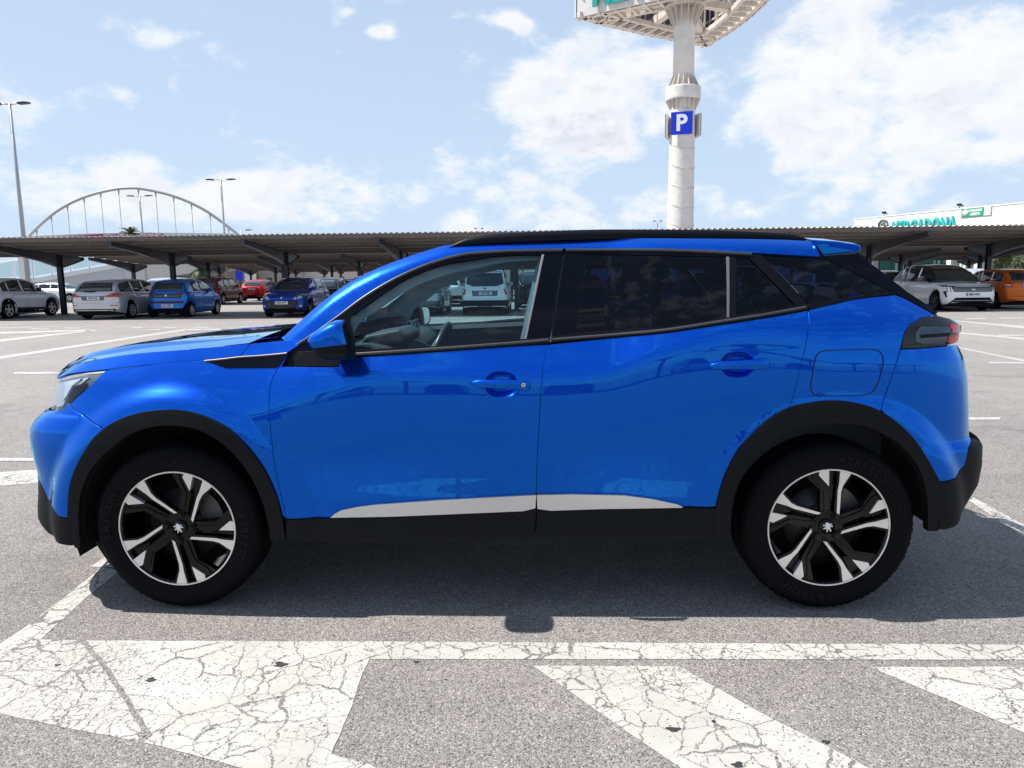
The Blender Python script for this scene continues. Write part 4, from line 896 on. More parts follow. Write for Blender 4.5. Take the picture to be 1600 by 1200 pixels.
# ================================================================ GROUND
def asphalt_nodes(nt):
    """aggregate speckle asphalt; returns colour and bump-height sockets"""
    N, L = nt.nodes, nt.links; tc = N.new('ShaderNodeTexCoord')
    v = N.new('ShaderNodeTexVoronoi'); v.inputs['Scale'].default_value = 220; L.new(tc.outputs['Object'], v.inputs['Vector'])
    sep = N.new('ShaderNodeSeparateColor'); L.new(v.outputs['Color'], sep.inputs[0])
    r = N.new('ShaderNodeValToRGB'); L.new(sep.outputs[0], r.inputs[0])
    e = r.color_ramp.elements; e[0].position = 0; e[0].color = (.05, .047, .046, 1); e[1].position = 1; e[1].color = (.41, .384, .360, 1)
    for p, c in ((.14, (.148, .137, .129)), (.45, (.204, .189, .178)), (.8, (.268, .249, .234))): q = r.color_ramp.elements.new(p); q.color = (*c, 1)
    f = N.new('ShaderNodeTexNoise'); f.inputs['Scale'].default_value = 420; f.inputs['Detail'].default_value = 3; L.new(tc.outputs['Object'], f.inputs['Vector'])
    b = N.new('ShaderNodeTexNoise'); b.inputs['Scale'].default_value = .35; b.inputs['Detail'].default_value = 8; b.inputs['Roughness'].default_value = .62; L.new(tc.outputs['Object'], b.inputs['Vector'])
    b2 = N.new('ShaderNodeTexNoise'); b2.inputs['Scale'].default_value = 5; b2.inputs['Detail'].default_value = 6; L.new(tc.outputs['Object'], b2.inputs['Vector'])
    def mr(s, lo, hi):
        m_ = N.new('ShaderNodeMapRange'); L.new(s, m_.inputs[0]); m_.inputs[1].default_value = .3; m_.inputs[2].default_value = .7; m_.inputs[3].default_value = lo; m_.inputs[4].default_value = hi; return m_.outputs[0]
    def mul(a, b_):
        m_ = N.new('ShaderNodeMath'); m_.operation = 'MULTIPLY'; L.new(a, m_.inputs[0]); L.new(b_, m_.inputs[1]); return m_.outputs[0]
    k = mul(mul(mr(f.outputs['Fac'], .72, 1.28), mr(b.outputs['Fac'], .88, 1.12)), mr(b2.outputs['Fac'], .92, 1.08))
    st = N.new('ShaderNodeTexNoise'); st.inputs['Scale'].default_value = 1.1; st.inputs['Detail'].default_value = 9; st.inputs['Roughness'].default_value = .7; st.inputs['Distortion'].default_value = .6; L.new(tc.outputs['Object'], st.inputs['Vector'])
    sm_ = N.new('ShaderNodeMapRange'); L.new(st.outputs['Fac'], sm_.inputs[0]); sm_.inputs[1].default_value = .56; sm_.inputs[2].default_value = .72; sm_.inputs[3].default_value = 1.0; sm_.inputs[4].default_value = .66
    k = mul(k, sm_.outputs[0])
    sy = N.new('ShaderNodeSeparateXYZ'); L.new(tc.outputs['Object'], sy.inputs[0]); ag = N.new('ShaderNodeMapRange'); L.new(sy.outputs[1], ag.inputs[0]); ag.inputs[1].default_value = 1.0; ag.inputs[2].default_value = 9.0; ag.inputs[3].default_value = 1.0; ag.inputs[4].default_value = 1.28; k = mul(k, ag.outputs[0])   # asphalt colour gets paler further along Y, beyond the car
    sc = N.new('ShaderNodeVectorMath'); sc.operation = 'SCALE'; L.new(r.outputs[0], sc.inputs[0]); L.new(k, sc.inputs['Scale'])
    return sc.outputs[0], v.outputs['Distance'], f.outputs['Fac'], tc
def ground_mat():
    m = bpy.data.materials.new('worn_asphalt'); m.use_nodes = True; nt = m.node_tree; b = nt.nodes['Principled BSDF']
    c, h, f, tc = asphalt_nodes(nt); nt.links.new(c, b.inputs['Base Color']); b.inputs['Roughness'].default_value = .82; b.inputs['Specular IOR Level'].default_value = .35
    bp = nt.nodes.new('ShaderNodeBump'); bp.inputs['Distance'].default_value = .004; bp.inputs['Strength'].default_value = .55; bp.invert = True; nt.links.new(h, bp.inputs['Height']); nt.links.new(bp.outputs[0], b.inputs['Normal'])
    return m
def paint_mat(name, crack=1.0, scale=5.0, col=(.54, .528, .495), wear=.22):
    m = bpy.data.materials.new(name); m.use_nodes = True; nt = m.node_tree; N, L = nt.nodes, nt.links; b = N['Principled BSDF']
    c, h, f, tc = asphalt_nodes(nt)
    w = N.new('ShaderNodeTexNoise'); w.inputs['Scale'].default_value = 16; w.inputs['Detail'].default_value = 7; w.inputs['Roughness'].default_value = .68; L.new(tc.outputs['Object'], w.inputs['Vector'])
    off = N.new('ShaderNodeVectorMath'); off.operation = 'MULTIPLY_ADD'; L.new(w.outputs['Color'], off.inputs[0]); off.inputs[1].default_value = (.075, .075, .0); L.new(tc.outputs['Object'], off.inputs[2])
    def cracks(sc, th0, th1, wsrc, lo, hi):
        v = N.new('ShaderNodeTexVoronoi'); v.feature = 'DISTANCE_TO_EDGE'; v.inputs['Scale'].default_value = sc; L.new(off.outputs[0], v.inputs['Vector'])
        n = N.new('ShaderNodeTexNoise'); n.inputs['Scale'].default_value = wsrc; n.inputs['Detail'].default_value = 3; L.new(tc.outputs['Object'], n.inputs['Vector'])
        mr = N.new('ShaderNodeMapRange'); L.new(n.outputs['Fac'], mr.inputs[0]); mr.inputs[1].default_value = lo; mr.inputs[2].default_value = hi; mr.inputs[3].default_value = th0; mr.inputs[4].default_value = th1
        q = N.new('ShaderNodeMath'); q.operation = 'LESS_THAN'; L.new(v.outputs['Distance'], q.inputs[0]); L.new(mr.outputs[0], q.inputs[1]); return q.outputs[0]
    k1 = cracks(scale, .002, .023*crack, 5.0, .34, .72); k2 = cracks(scale*2.5, -.010, .030*crack, 3.1, .34, .66); k3 = cracks(scale*5.2, -.05, .045*crack, 1.9, .40, .70)
    # chips and worn-through grains
    v = N.new('ShaderNodeTexVoronoi'); v.inputs['Scale'].default_value = 190; L.new(tc.outputs['Object'], v.inputs['Vector']); s = N.new('ShaderNodeSeparateColor'); L.new(v.outputs['Color'], s.inputs[0])
    n2 = N.new('ShaderNodeTexNoise'); n2.inputs['Scale'].default_value = 2.3; n2.inputs['Detail'].default_value = 8; n2.inputs['Roughness'].default_value = .7; L.new(tc.outputs['Object'], n2.inputs['Vector'])
    mr = N.new('ShaderNodeMapRange'); L.new(n2.outputs['Fac'], mr.inputs[0]); mr.inputs[1].default_value = .45; mr.inputs[2].default_value = .75; mr.inputs[3].default_value = .012; mr.inputs[4].default_value = .55*wear
    q = N.new('ShaderNodeMath'); q.operation = 'LESS_THAN'; L.new(s.outputs[1], q.inputs[0]); L.new(mr.outputs[0], q.inputs[1])
    mx = N.new('ShaderNodeMath'); mx.operation = 'MAXIMUM'; L.new(k1, mx.inputs[0]); kk = N.new('ShaderNodeMath'); kk.operation = 'MAXIMUM'; L.new(k2, kk.inputs[0]); L.new(k3, kk.inputs[1]); L.new(kk.outputs[0], mx.inputs[1]); mx2 = N.new('ShaderNodeMath'); mx2.operation = 'MAXIMUM'; L.new(mx.outputs[0], mx2.inputs[0]); L.new(q.outputs[0], mx2.inputs[1])
    tint = N.new('ShaderNodeValToRGB'); L.new(n2.outputs['Fac'], tint.inputs[0]); tint.color_ramp.elements[0].position = .3; tint.color_ramp.elements[1].position = .7
    tint.color_ramp.elements[0].color = (col[0]*.74, col[1]*.73, col[2]*.70, 1); tint.color_ramp.elements[1].color = (*col, 1)
    mc = N.new('ShaderNodeMixRGB'); L.new(mx2.outputs[0], mc.inputs[0]); L.new(tint.outputs[0], mc.inputs[1])
    dk = N.new('ShaderNodeVectorMath'); dk.operation = 'SCALE'; L.new(c, dk.inputs[0]); dk.inputs['Scale'].default_value = .8; L.new(dk.outputs[0], mc.inputs[2]); L.new(mc.outputs[0], b.inputs['Base Color'])
    b.inputs['Roughness'].default_value = .75
    hm = N.new('ShaderNodeMath'); hm.operation = 'MULTIPLY_ADD'; L.new(mx2.outputs[0], hm.inputs[0]); hm.inputs[1].default_value = -.8; L.new(f, hm.inputs[2])
    bp = N.new('ShaderNodeBump'); bp.inputs['Distance'].default_value = .0025; bp.inputs['Strength'].default_value = .6; L.new(hm.outputs[0], bp.inputs['Height']); L.new(bp.outputs[0], b.inputs['Normal'])
    return m
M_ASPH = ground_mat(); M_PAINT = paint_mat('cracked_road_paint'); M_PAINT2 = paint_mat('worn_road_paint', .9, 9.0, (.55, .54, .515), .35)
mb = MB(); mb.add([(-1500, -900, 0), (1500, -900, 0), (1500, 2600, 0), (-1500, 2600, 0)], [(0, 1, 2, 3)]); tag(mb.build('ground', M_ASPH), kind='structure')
mark_n = [0]
def marking(pts_px=None, pts=None, mat=None, z=.0035, wob=0.):
    if wob: z = {.0035: .0015, .0042: .0019, .0045: .0023}.get(z, z)
    P = [onz(px, py, 0)[:2] for px, py in pts_px] if pts_px else pts
    if wob:
        P = densify(P, .035); P = [p+np.array([rnd.uniform(-wob, wob), rnd.uniform(-wob, wob)]) for p in P]
        V, Fc, idx = tri_fill(P, .5)
        mb = MB(); mb.add([(p[0], p[1], z) for p in V], Fc)
    else:
        mb = MB(); mb.add([(p[0], p[1], z) for p in P], [tuple(range(len(P)))])
    o = mb.build('road_marking', mat or M_PAINT2, fix=False)
    me = o.data
    if len(me.polygons) and me.polygons[0].normal.z < 0:
        me.flip_normals()
    return tag(o, kind='structure')
# near bay: corner patch, long line, chevrons
marking([(-260, 1180), (-60, 1045), (0, 1006.5), (37, 982), (100, 934), (160, 886), (186, 893), (131, 937.5), (64, 999.5), (121, 1001), (150, 1030), (190, 1090), (226, 1150), (214, 1158), (112, 1140), (0, 1115.5), (-200, 1080)], mat=M_PAINT, wob=.002)
marking([(133, 1001.5), (578, 1003), (1000, 1005), (1760, 1009), (1760, 1032), (1000, 1030.5), (577, 1030.5), (562, 1065), (551, 1102), (517, 1179), (620, 1208), (700, 1232), (480, 1232), (375, 1200), (240, 1164), (226, 1160), (238, 1150), (200, 1088), (160, 1030)], mat=M_PAINT, z=.0042, wob=.002)
marking([(833, 1040.5), (1055, 1041.5), (1066, 1044), (1100, 1064), (1180, 1109.5), (1270, 1155), (1356, 1200), (1460, 1255), (1160, 1255), (1062, 1200), (960, 1130)], mat=M_PAINT, wob=.002)
marking([(1357, 1042.5), (1590, 1042.5), (1640, 1050), (1800, 1120), (1800, 1240), (1700, 1200), (1600, 1145), (1480, 1093)], mat=M_PAINT, wob=.002)
for (px, py, r) in ((236, 1063, .016), (438, 1039, .022), (1052, 1141, .018), (1153, 1196, .015), (650, 1035, .008), (1115, 1128, .007), (90, 1040, .009), (1290, 1160, .010)):
    c_ = onz(px, py)[:2]; ph_ = rnd.uniform(0, 6); mb = MB(); mb.add([(c_[0]+math.cos(a)*r*(1+.35*math.sin(3*a+ph_)+.2*math.sin(5*a)), c_[1]+math.sin(a)*r*.8*(1+.3*math.cos(2*a+ph_)), .0032) for a in [6.283*k/18 for k in range(18)]], [tuple(range(18))]); tag(mb.build('tar_spot', pmat('tar', (.03, .03, .03), .7), fix=False), kind='structure')
# bay lines parallel to Y at both ends of the car, thick line beyond it
marking(pts=[(-1.965, -.42), (-1.835, -.42), (-1.80, 5.0), (-1.93, 5.0)], mat=M_PAINT, z=.0045, wob=.002)
marking([(1514.5, 783), (1521, 777), (1700, 876), (1700, 905)], mat=M_PAINT, wob=.002)
marking([(-300, 752), (0, 738), (57, 734), (140, 731), (140, 750), (57, 755), (0, 759), (-300, 775)], mat=M_PAINT, wob=.002)
marking([(-200, 716), (0, 716), (60, 716), (60, 720.5), (0, 721), (-200, 722)], mat=M_PAINT2)
for q in ([(22, 581.5), (200, 581), (200, 584), (22, 585)], [(1510, 652.5), (1563, 652.5), (1563, 656), (1510, 656.5)], [(1496, 543.8), (1499, 542.8), (1700, 582), (1700, 586)], [(1545, 565.8), (1600, 565.6), (1600, 568.2), (1545, 568.2)],
          [(0, 530.5), (150, 515), (152, 516.5), (0, 534.5)], [(0, 557), (290, 514), (292, 516), (0, 561.5)], [(0, 519), (140, 515), (140, 517), (0, 522)], [(290, 514.2), (420, 513), (420, 514.6), (290, 516)],
          [(1492, 502), (1494, 501), (1700, 518), (1700, 522), (1600, 513.5)], [(1500, 519.5), (1700, 537), (1700, 541), (1500, 521.5)], [(1560, 523.3), (1700, 523), (1700, 525), (1560, 525)], [(1508, 498), (1540, 497), (1540, 498.3), (1508, 499.4)], [(1560, 496.3), (1600, 496.3), (1600, 497.6), (1560, 497.6)],
          [(0, 512), (50, 510.5), (50, 511.5), (0, 513)], [(50, 513.5), (78, 514), (78, 515), (50, 514.7)], [(100, 512), (125, 512.2), (125, 513.3), (100, 513.2)], [(205, 511.5), (222, 511.6), (222, 512.6), (205, 512.6)], [(232, 514.6), (250, 514.6), (250, 515.6), (232, 515.6)], [(255, 511.5), (275, 511.5), (275, 512.5), (255, 512.5)], [(305, 511), (325, 511), (325, 512), (305, 512)], [(345, 514), (362, 514), (362, 515), (345, 515)], [(372, 510.5), (395, 510.5), (395, 511.4), (372, 511.4)],
          [(400, 513), (640, 500), (640, 501.5), (400, 515)]):
    marking(q, mat=M_PAINT2)
# bay lines under the carports
POSTX = [-20.28+4.945*k for k in range(-5, 15)]
def bay_lines(Y0, Y1, xs, y_in=0.0):
    for x in xs:
        marking(pts=[(x-.06, Y0), (x+.06, Y0), (x+.06, Y1), (x-.06, Y1)], mat=M_PAINT2)
bay_lines(22.3, 27.6, [x+d for x in POSTX if -27 < x < 24 for d in (0, 2.47)])

# ================================================================ CARPORTS
M_SHEET = pmat('corrugated_sheet', (.80, .73, .69), .6, .1, noise=(1.2, .22))
M_PURLIN = pmat('purlin_steel', (.15, .135, .13), .6)
def carport(Y0, x0, x1, posts, label, twin=False):
    c = empty('carport', ((x0+x1)/2, Y0, 0), 0, label, 'carport', 'carports over the parking rows'); ox = (x0+x1)/2
    D = 6.5; zf, zb = 3.02, 2.66; sl = (zb-zf)/D
    mb = MB(); V = []; n = int((x1-x0)/.2066)
    ph = [(0, 0), (.35, 0), (.47, .034), (.88, .034), (1.0, 0)]
    xs = [(x0+(i+p)*.2066, h) for i in range(n) for p, h in ph[:-1]]
    for yy in (0, D):
        for x, h in xs: V.append((x-ox, yy, zf+sl*yy+h))
    m_ = len(xs); mb.add(V, [(i, i+1, m_+i+1, m_+i) for i in range(m_-1)]); mb.build('roof_sheet', M_SHEET, c, fix=False)
    for k in range(6):
        yy = .18+k*1.22; z = zf+sl*yy; mb = MB(); mb.box((x0-ox, yy-.03, z-.10), (x1-ox, yy+.03, z-.004)); mb.box((x0-ox, yy-.03, z-.11), (x1-ox, yy+.07, z-.098)); mb.build('purlin', M_PURLIN, c)
    mb = MB(); mb.box((x0-ox, D-.05, zb-.06), (x1-ox, D+.07, zb+.055)); mb.build('gutter', pmat('gutter_zinc', (.33, .32, .31), .5, .3), c)
    for px in posts:
        p = empty('post', (px-ox, 4.8, 0), 0, parent=c)
        mb = MB()
        for s in (-.10, .088): mb.box((-.09, s, .02), (.09, s+.012, 2.59))
        mb.box((-.006, -.088, .02), (.006, .088, 2.59)); mb.box((-.17, -.17, .008), (.17, .17, .032))
        for a in (-.13, .13):
            for b in (-.13, .13): mb.box((a-.015, b-.015, .03), (a+.015, b+.015, .07))
        mb.build('column', M_STEELD, p)
        # tapered cantilever: web and flanges
        zt = lambda y: zf+sl*(y+4.8)-.142
        for nm, pr in (('long_arm', [(-4.65, .17), (-3.0, .25), (-1.2, .40), (-.1, .58)]), ('short_arm', [(.1, .58), (.9, .36), (1.65, .13)])):
            mb = MB(); top = [(y, zt(y)) for y, d in pr]; bot = [(y, zt(y)-d) for y, d in pr]
            mb.prism([(a, b) for a, b in top]+[(a, b) for a, b in bot[::-1]], -.006, .006, 'YZ')
            mb.prism([(a, b) for a, b in top]+[(a, b-.014) for a, b in top[::-1]], -.085, .085, 'YZ')
            mb.prism([(a, b+.014) for a, b in bot]+[(a, b) for a, b in bot[::-1]], -.085, .085, 'YZ')
            e = pr[0] if nm == 'long_arm' else pr[-1]; mb.box((-.085, e[0]-.006, zt(e[0])-e[1]), (.085, e[0]+.006, zt(e[0])))
            mb.build(nm, M_STEELD, p)
    return c
carport(22.9, -44.5, 44.0, [x for x in POSTX if -44 < x < 44], 'long grey corrugated carport nearest the foreground car, on dark steel posts with cantilever arms')
P2 = [-25.85+4.945*k for k in range(0, 15)]
carport(38.9, -26.3, 45.5, P2[:15], 'grey corrugated carport in the second row from the foreground car, seen beneath the nearest roof')
carport(54.9, -28.0, 40.0, [x-1.2 for x in P2[:14]], 'grey corrugated carport in the third row back, dark steel posts')
carport(70.9, -32.0, 34.0, [x-4.6 for x in P2[:14]], 'grey corrugated carport in the fourth row back, dark steel posts')
carport(86.9, -34.0, 28.0, [x-6 for x in P2[:13]], 'farthest grey corrugated carport before the pale buildings')

carport(-33.0, -36, 40, [x for x in POSTX if -36 < x < 40], 'grey corrugated carport on the opposite side, mirrored in the blue doors')
# ================================================================ SIGN TOWER
def beam(mb, a, b, w, h):
    a, b = Vector(a), Vector(b); d = (b-a); L_ = d.length
    if L_ < 1e-4: return
    d.normalize(); s = d.cross(Vector((0, 0, 1))); s = s.normalized() if s.length > 1e-3 else Vector((1, 0, 0)); u = s.cross(d)
    V = [p+s*i*w/2+u*j*h/2 for p in (a, b) for i, j in ((-1, -1), (1, -1), (1, 1), (-1, 1))]
    mb.add(V, [(0, 1, 2, 3), (7, 6, 5, 4), (0, 4, 5, 1), (1, 5, 6, 2), (2, 6, 7, 3), (3, 7, 4, 0)])
def tower():
    TX, TY = 10.88, 50.0
    t = empty('sign_tower', (TX, TY, 0), 0, 'tall white tubular sign tower with a triangular frame and blue parking signs', 'sign tower')
    MW = pmat('tower_white', (.68, .66, .63), .55, noise=(1.4, .13)); MC = pmat('tower_cream', (.62, .57, .51), .55, noise=(.9, .12)); MG = pmat('sign_back_grey', (.13, .14, .16), .6)
    mb = MB(); mb.lathe([(1.02, 0), (.95, 4), (.90, 8), (.86, 12.7), (.84, 13.6)], 48); lo = mb.build('lower_shaft', MW, t)
    mb = MB(); mb.lathe([(.0, 14.6), (.735, 14.6), (.715, 18.2), (.69, 20.4)], 48); mb.build('upper_shaft', MW, t)
    mb = MB(); mb.lathe([(.7, 13.62), (1.2, 13.62), (1.22, 13.70), (1.22, 14.38), (1.18, 14.48), (.7, 14.48)], 48, smooth=False); mb.build('flange_ring', MW, t)
    for z0, z1, r0, r1, nm in ((12.85, 13.62, .86, 1.18, 'lower_gusset'), (14.48, 15.35, .735, 1.12, 'upper_gusset')):
        mb = MB()
        for k in range(16):
            M = Matrix.Rotation(2*math.pi*(k+.5)/16, 4, 'Z')
            pr = [(r0-.03, z0), (r1, z1), (r0-.03, z1)] if nm == 'lower_gusset' else [(r0-.03, z1), (r1, z0), (r0-.03, z0)]
            mb.prism(pr, -.02, .02, 'XZ', M=M)
        mb.build(nm, MC, t)
    for k in range(9):   # weld seams
        z = 2.5+k*1.35; r = 1.0-.0105*z*1.0; mb = MB(); pts = [(math.cos(a)*(r+.008), math.sin(a)*(r+.008), z+.38*math.sin(a-.4)) for a in [2*math.pi*i/48 for i in range(49)]]; mb.tube(pts, .014, 5, caps=False); mb.build('weld_seam', MC, t)
    # parking signs on three sides
    for a in (-104, 10, 160):
        M = Matrix.Rotation(math.radians(a), 4, 'Z') @ Matrix.Translation((1.06, 0, 11.9))
        s = empty('parking_sign', (0, 0, 0), 0, parent=t)
        mb = MB(); mb.box((.0, -.74, -.76), (.03, .74, .76), M=M); mb.build('sign_panel', pmat('sign_blue', (.0, .03, .62), .4), s)
        mb = MB(); mb.box((-.15, -.73, -.75), (-.002, .73, .75), M=M); mb.build('sign_case', MC, s)
        R_ = M @ Matrix.Translation((.034, -.02, -.02)) @ Matrix.Rotation(math.radians(90), 4, 'Z') @ Matrix.Rotation(math.radians(90), 4, 'X')
        text_mb('P', 1.5, R_, ext=.004, xs=1.0, bold=.05).build('parking_letter', pmat('sign_white', (.85, .85, .85), .4), s)
    # sign frame: triangle with corners seen at the left, back and near right
    HS = 19.9; A = Vector(onz(898, 28.5, HS)); B = Vector(onz(1104, 73.5, HS)); Cc = Vector(onz(1232, -40, HS)); O = Vector((TX, TY, 0))
    A, B, Cc = A-O, B-O, Cc-O
    A2 = A.copy(); HT = HS+5.2
    def wall(p, q, bulge, name, mat, th, z0=HS, z1=HT, n=14):
        d = (q-p); d.z = 0; nrm = Vector((d.y, -d.x, 0)).normalized()
        if nrm.dot((p+q)/2) < 0: nrm = -nrm
        out = []
        for i in range(n+1): s = i/n; out.append(p+d*s+nrm*(4*s*(1-s)*bulge))
        V = []
        for pt in out:
            for z in (z0, z1): V.append((pt.x, pt.y, z)); V.append((pt.x-nrm.x*th, pt.y-nrm.y*th, z))
        Fc = []
        for i in range(n):
            a = 4*i; b = a+4; Fc += [(a, b, b+2, a+2), (a+1, a+3, b+3, b+1), (a, a+1, b+1, b), (a+2, b+2, b+3, a+3)]
        Fc += [(0, 2, 3, 1), (4*n, 4*n+1, 4*n+3, 4*n+2)]
        mb = MB(); mb.add(V, Fc); mb.build(name, mat, t)
        V = []   # dark lining on the inner face
        for pt in out:
            for z in (z0+.05, z1-.05): V.append((pt.x-nrm.x*(th+.01), pt.y-nrm.y*(th+.01), z))
        mb = MB(); mb.add(V, [(2*i, 2*i+1, 2*i+3, 2*i+2) for i in range(n)]); mb.build('panel_back', MG, t, fix=False)
        return out, nrm
    e1, n1 = wall(A, Cc, .25, 'sign_face', MW, .12); e2, n2 = wall(A, B, .35, 'sign_face', MW, .12); e3, n3 = wall(Cc, B, .9, 'sign_face', MW, .12)
    mb = MB()
    for e, nn in ((e1, n1), (e2, n2), (e3, n3)):
        for i in range(len(e)-1):
            for z, w in ((HS+.12, .34), (HS+1.6, .14), (HS+3.6, .14)): beam(mb, (e[i].x-nn.x*.45, e[i].y-nn.y*.45, z), (e[i+1].x-nn.x*.45, e[i+1].y-nn.y*.45, z), w, w)
        for i in range(1, len(e)-1):
            p = e[i]-nn*.4; inn = e[i]-nn*1.9; q = MB()
            beam(q, (p.x+nn.x*.3, p.y+nn.y*.3, HS+.06), (inn.x, inn.y, HS+.06), .20, .26)
            beam(q, (p.x, p.y, HS), (p.x, p.y, HT), .09, .09)
            if i % 2:
                beam(q, (inn.x, inn.y, HS), (inn.x, inn.y, HS+3.6), .12, .12)
                nx = e[i+1]-nn*.4; beam(q, (p.x, p.y, HS+.1), (nx.x, nx.y, HS+1.6), .07, .07)
            q.build('frame_strut', MC, t)
    for e, nn in ((e1, n1), (e2, n2), (e3, n3)):
        for i in range(1, len(e)-2):
            a = e[i]-nn*1.9; b = e[i+1]-nn*1.9; beam(mb, (a.x, a.y, HS+.1), (b.x, b.y, HS+.1), .3, .3)
            if i % 3 == 1:   # grated walkway lengths
                for q in range(7):
                    s = q/7; c0 = e[i].lerp(e[i+1], s); beam(mb, tuple((c0-nn*.6)+Vector((0, 0, HS-.06))), tuple((c0-nn*1.8)+Vector((0, 0, HS-.06))), .05, .10)
    for v in (A*.82, B*.8, Cc*.8, (A+B)*.5*.85, (B+Cc)*.5*.9, (A+Cc)*.5*.85):
        beam(mb, (v.x, v.y, HS+.35), (0, 0, HS+.35), .55, .5)
    build_loose(mb, 'frame_beam', MC, t)
    mb = MB(); mb.lathe([(.7, 19.70), (1.38, 19.70), (1.38, 19.86), (.6, 19.86)], 40, smooth=False)
    mb.build('head_flange', MC, t)
    mb = MB()
    for k in range(16):
        M = Matrix.Rotation(2*math.pi*k/16, 4, 'Z'); mb.prism([(.68, 18.35), (1.34, 19.7), (.68, 19.7)], -.02, .02, 'XZ', M=M)
    mb.build('head_gusset', MC, t)
    # lettering on the face turned to the car park
    d = (Cc-A); d.z = 0; L_ = d.length; d.normalize(); up = Vector((0, 0, 1)); nn = n1
    if d.cross(up).dot(nn) < 0: d2 = -d
    else: d2 = d
    org = A+(Cc-A)*.5+nn*.30; org.z = HS+1.5
    if d2.dot(d) > 0: M = Matrix.Translation(org) @ Matrix((d2, up, nn)).transposed().to_4x4()
    else: M = Matrix.Translation(org) @ Matrix((d2, up, nn)).transposed().to_4x4()
    text_mb('MERCADONA', 3.2, M, ext=.05, xs=L_*.80/(9*3.2*.70), bold=.16).build('sign_lettering', pmat('sign_teal', (.0, .36, .31), .45), t)
tower()

# ================================================================ SUPERMARKET
def store():
    H = 8.2; A = onz(1335, 343, H); B = onz(1600, 317, H); d = B-A; d[2] = 0; L_ = np.linalg.norm(d[:2]); d /= L_; dn = np.array([d[1], -d[0], 0])
    if np.dot(dn, CAM-A) < 0: dn = -dn
    s = empty('supermarket', (A[0], A[1], 0), math.atan2(d[1], d[0]), 'long white supermarket hall with teal letters and a green banner on its parapet', 'building')
    # local frame: x along the front, y away from the car park side (front at y = 0)
    side = 1 if np.dot(np.array([-d[1], d[0], 0]), dn) > 0 else -1      # local +y direction relative to dn
    def s_of(px, py):
        v = ray(px, py); # intersect vertical plane
        tt_ = np.dot(A-CAM, dn)/np.dot(v, dn); P = CAM+v*tt_; return float(np.dot(P-A, d)), float(P[2])
    f = side
    MWL = pmat('store_white_cladding', (.80, .80, .78), .5, noise=(.3, .03)); LEN = L_*2.2
    def bx(a, b, z0, z1, y0, y1, name, mat, par=s, bev=0):
        lo, hi = sorted((y0*f, y1*f)); mb = MB(); mb.box((a, lo, z0), (b, hi, z1), bev=bev); return mb.build(name, mat, par)
    bx(0, LEN, 3.7, H, -40, 0, 'upper_wall', MWL); bx(0, LEN, 0, 3.7, -40, -3.2, 'ground_floor_wall', pmat('store_grey_wall', (.30, .31, .33), .6))
    for k in range(int(LEN/4.9)): bx(4.9*k+4.88, 4.9*k+4.92, 3.72, H-.02, 0, .012, 'panel_joint', pmat('joint_grey', (.45, .46, .46), .6))
    bx(-.05, LEN, H-.02, H+.10, -40, .06, 'coping', pmat('coping_white', (.75, .76, .76), .4))
    bx(0, LEN, 3.55, 3.72, -3.2, .05, 'canopy_edge', pmat('store_grey_trim', (.35, .37, .38), .5))
    # letters: their tops follow the picture
    s0, z0 = s_of(1396, 345.5); s1, z1 = s_of(1495.5, 340); zt = (z0+z1)/2-.02; hgt = 1.75
    xdir = 1 if f*1 else 1
    # the reader stands on the dn side: text x must run along +d or -d so that up x normal is right-handed
    nrm = Vector((0, f, 0)); up = Vector((0, 0, 1)); xd = up.cross(nrm)   # reading direction
    org = Vector(((s0+s1)/2, f*.18, zt-hgt*.5)); M = Matrix.Translation(org) @ Matrix((xd, up, nrm)).transposed().to_4x4()
    t0 = text_mb('MERCADONA', hgt*1.40, Matrix.Identity(4), ext=.1, bold=.035, spacing=1.12); wid = max(v[0] for v in t0.v)-min(v[0] for v in t0.v)
    ms = Matrix.Diagonal((abs(s1-s0)/wid, 1, 1, 1)); mb = MB(); mb.add([M @ ms @ Vector(v) for v in t0.v], t0.f); mb.build('wall_lettering', pmat('letter_teal', (.02, .50, .47), .4), s)
    # round emblem: ring with a basket of fruit shape
    a0, za = s_of(1372.5, 352); a1, _ = s_of(1388.5, 352); ca = (a0+a1)/2; rr = abs(a1-a0)/2; zc = s_of(1381, 343.6)[1]-rr*.85
    mb = MB(); mb.lathe([(rr*.80, .02), (rr, .02), (rr, .14), (rr*.80, .14)], 40, 'Y', M=Matrix.Translation((ca, 0, zc)) @ Matrix.Diagonal((1, f, .9, 1)), closed=True, smooth=False); mb.build('emblem_ring', pmat('emblem_dark', (.05, .09, .08), .5), s)
    mb = MB()
    for (u, v, r) in ((-.25, .1, .2), (.15, .3, .18), (.35, -.05, .2), (-.05, -.15, .22)): mb.lathe([(0, .1), (r*rr, .08), (r*rr, .03)], 14, 'Y', M=Matrix.Translation((ca+u*rr, 0, zc+v*rr)) @ Matrix.Diagonal((1, f, 1, 1)))
    mb.prism([(ca-.45*rr, zc-.25*rr), (ca+.45*rr, zc-.25*rr), (ca+.3*rr, zc-.6*rr), (ca-.3*rr, zc-.6*rr)], f*.03, f*.1); mb.build('emblem_basket', pmat('emblem_dark'), s)
    # green banner
    b0, zb0 = s_of(1503.5, 339.5); b1, zb1 = s_of(1548, 336); zb = (zb0+zb1)/2; ztp = (s_of(1504, 327)[1]+s_of(1549, 323)[1])/2
    bm_ = b0+(b1-b0)*.76
    bn = empty('banner', (0, 0, 0), 0, parent=s)
    bx(b0-.1, b1+.1, zb-.08, ztp+.08, .02, .05, 'banner_border', pmat('banner_grey', (.2, .25, .24), .6), bn); bx(b0, bm_, zb, ztp, .05, .07, 'banner_green', pmat('banner_green', (.0, .33, .18), .6), bn); bx(bm_+.05, b1, zb, ztp, .05, .07, 'banner_white', MWL, bn)
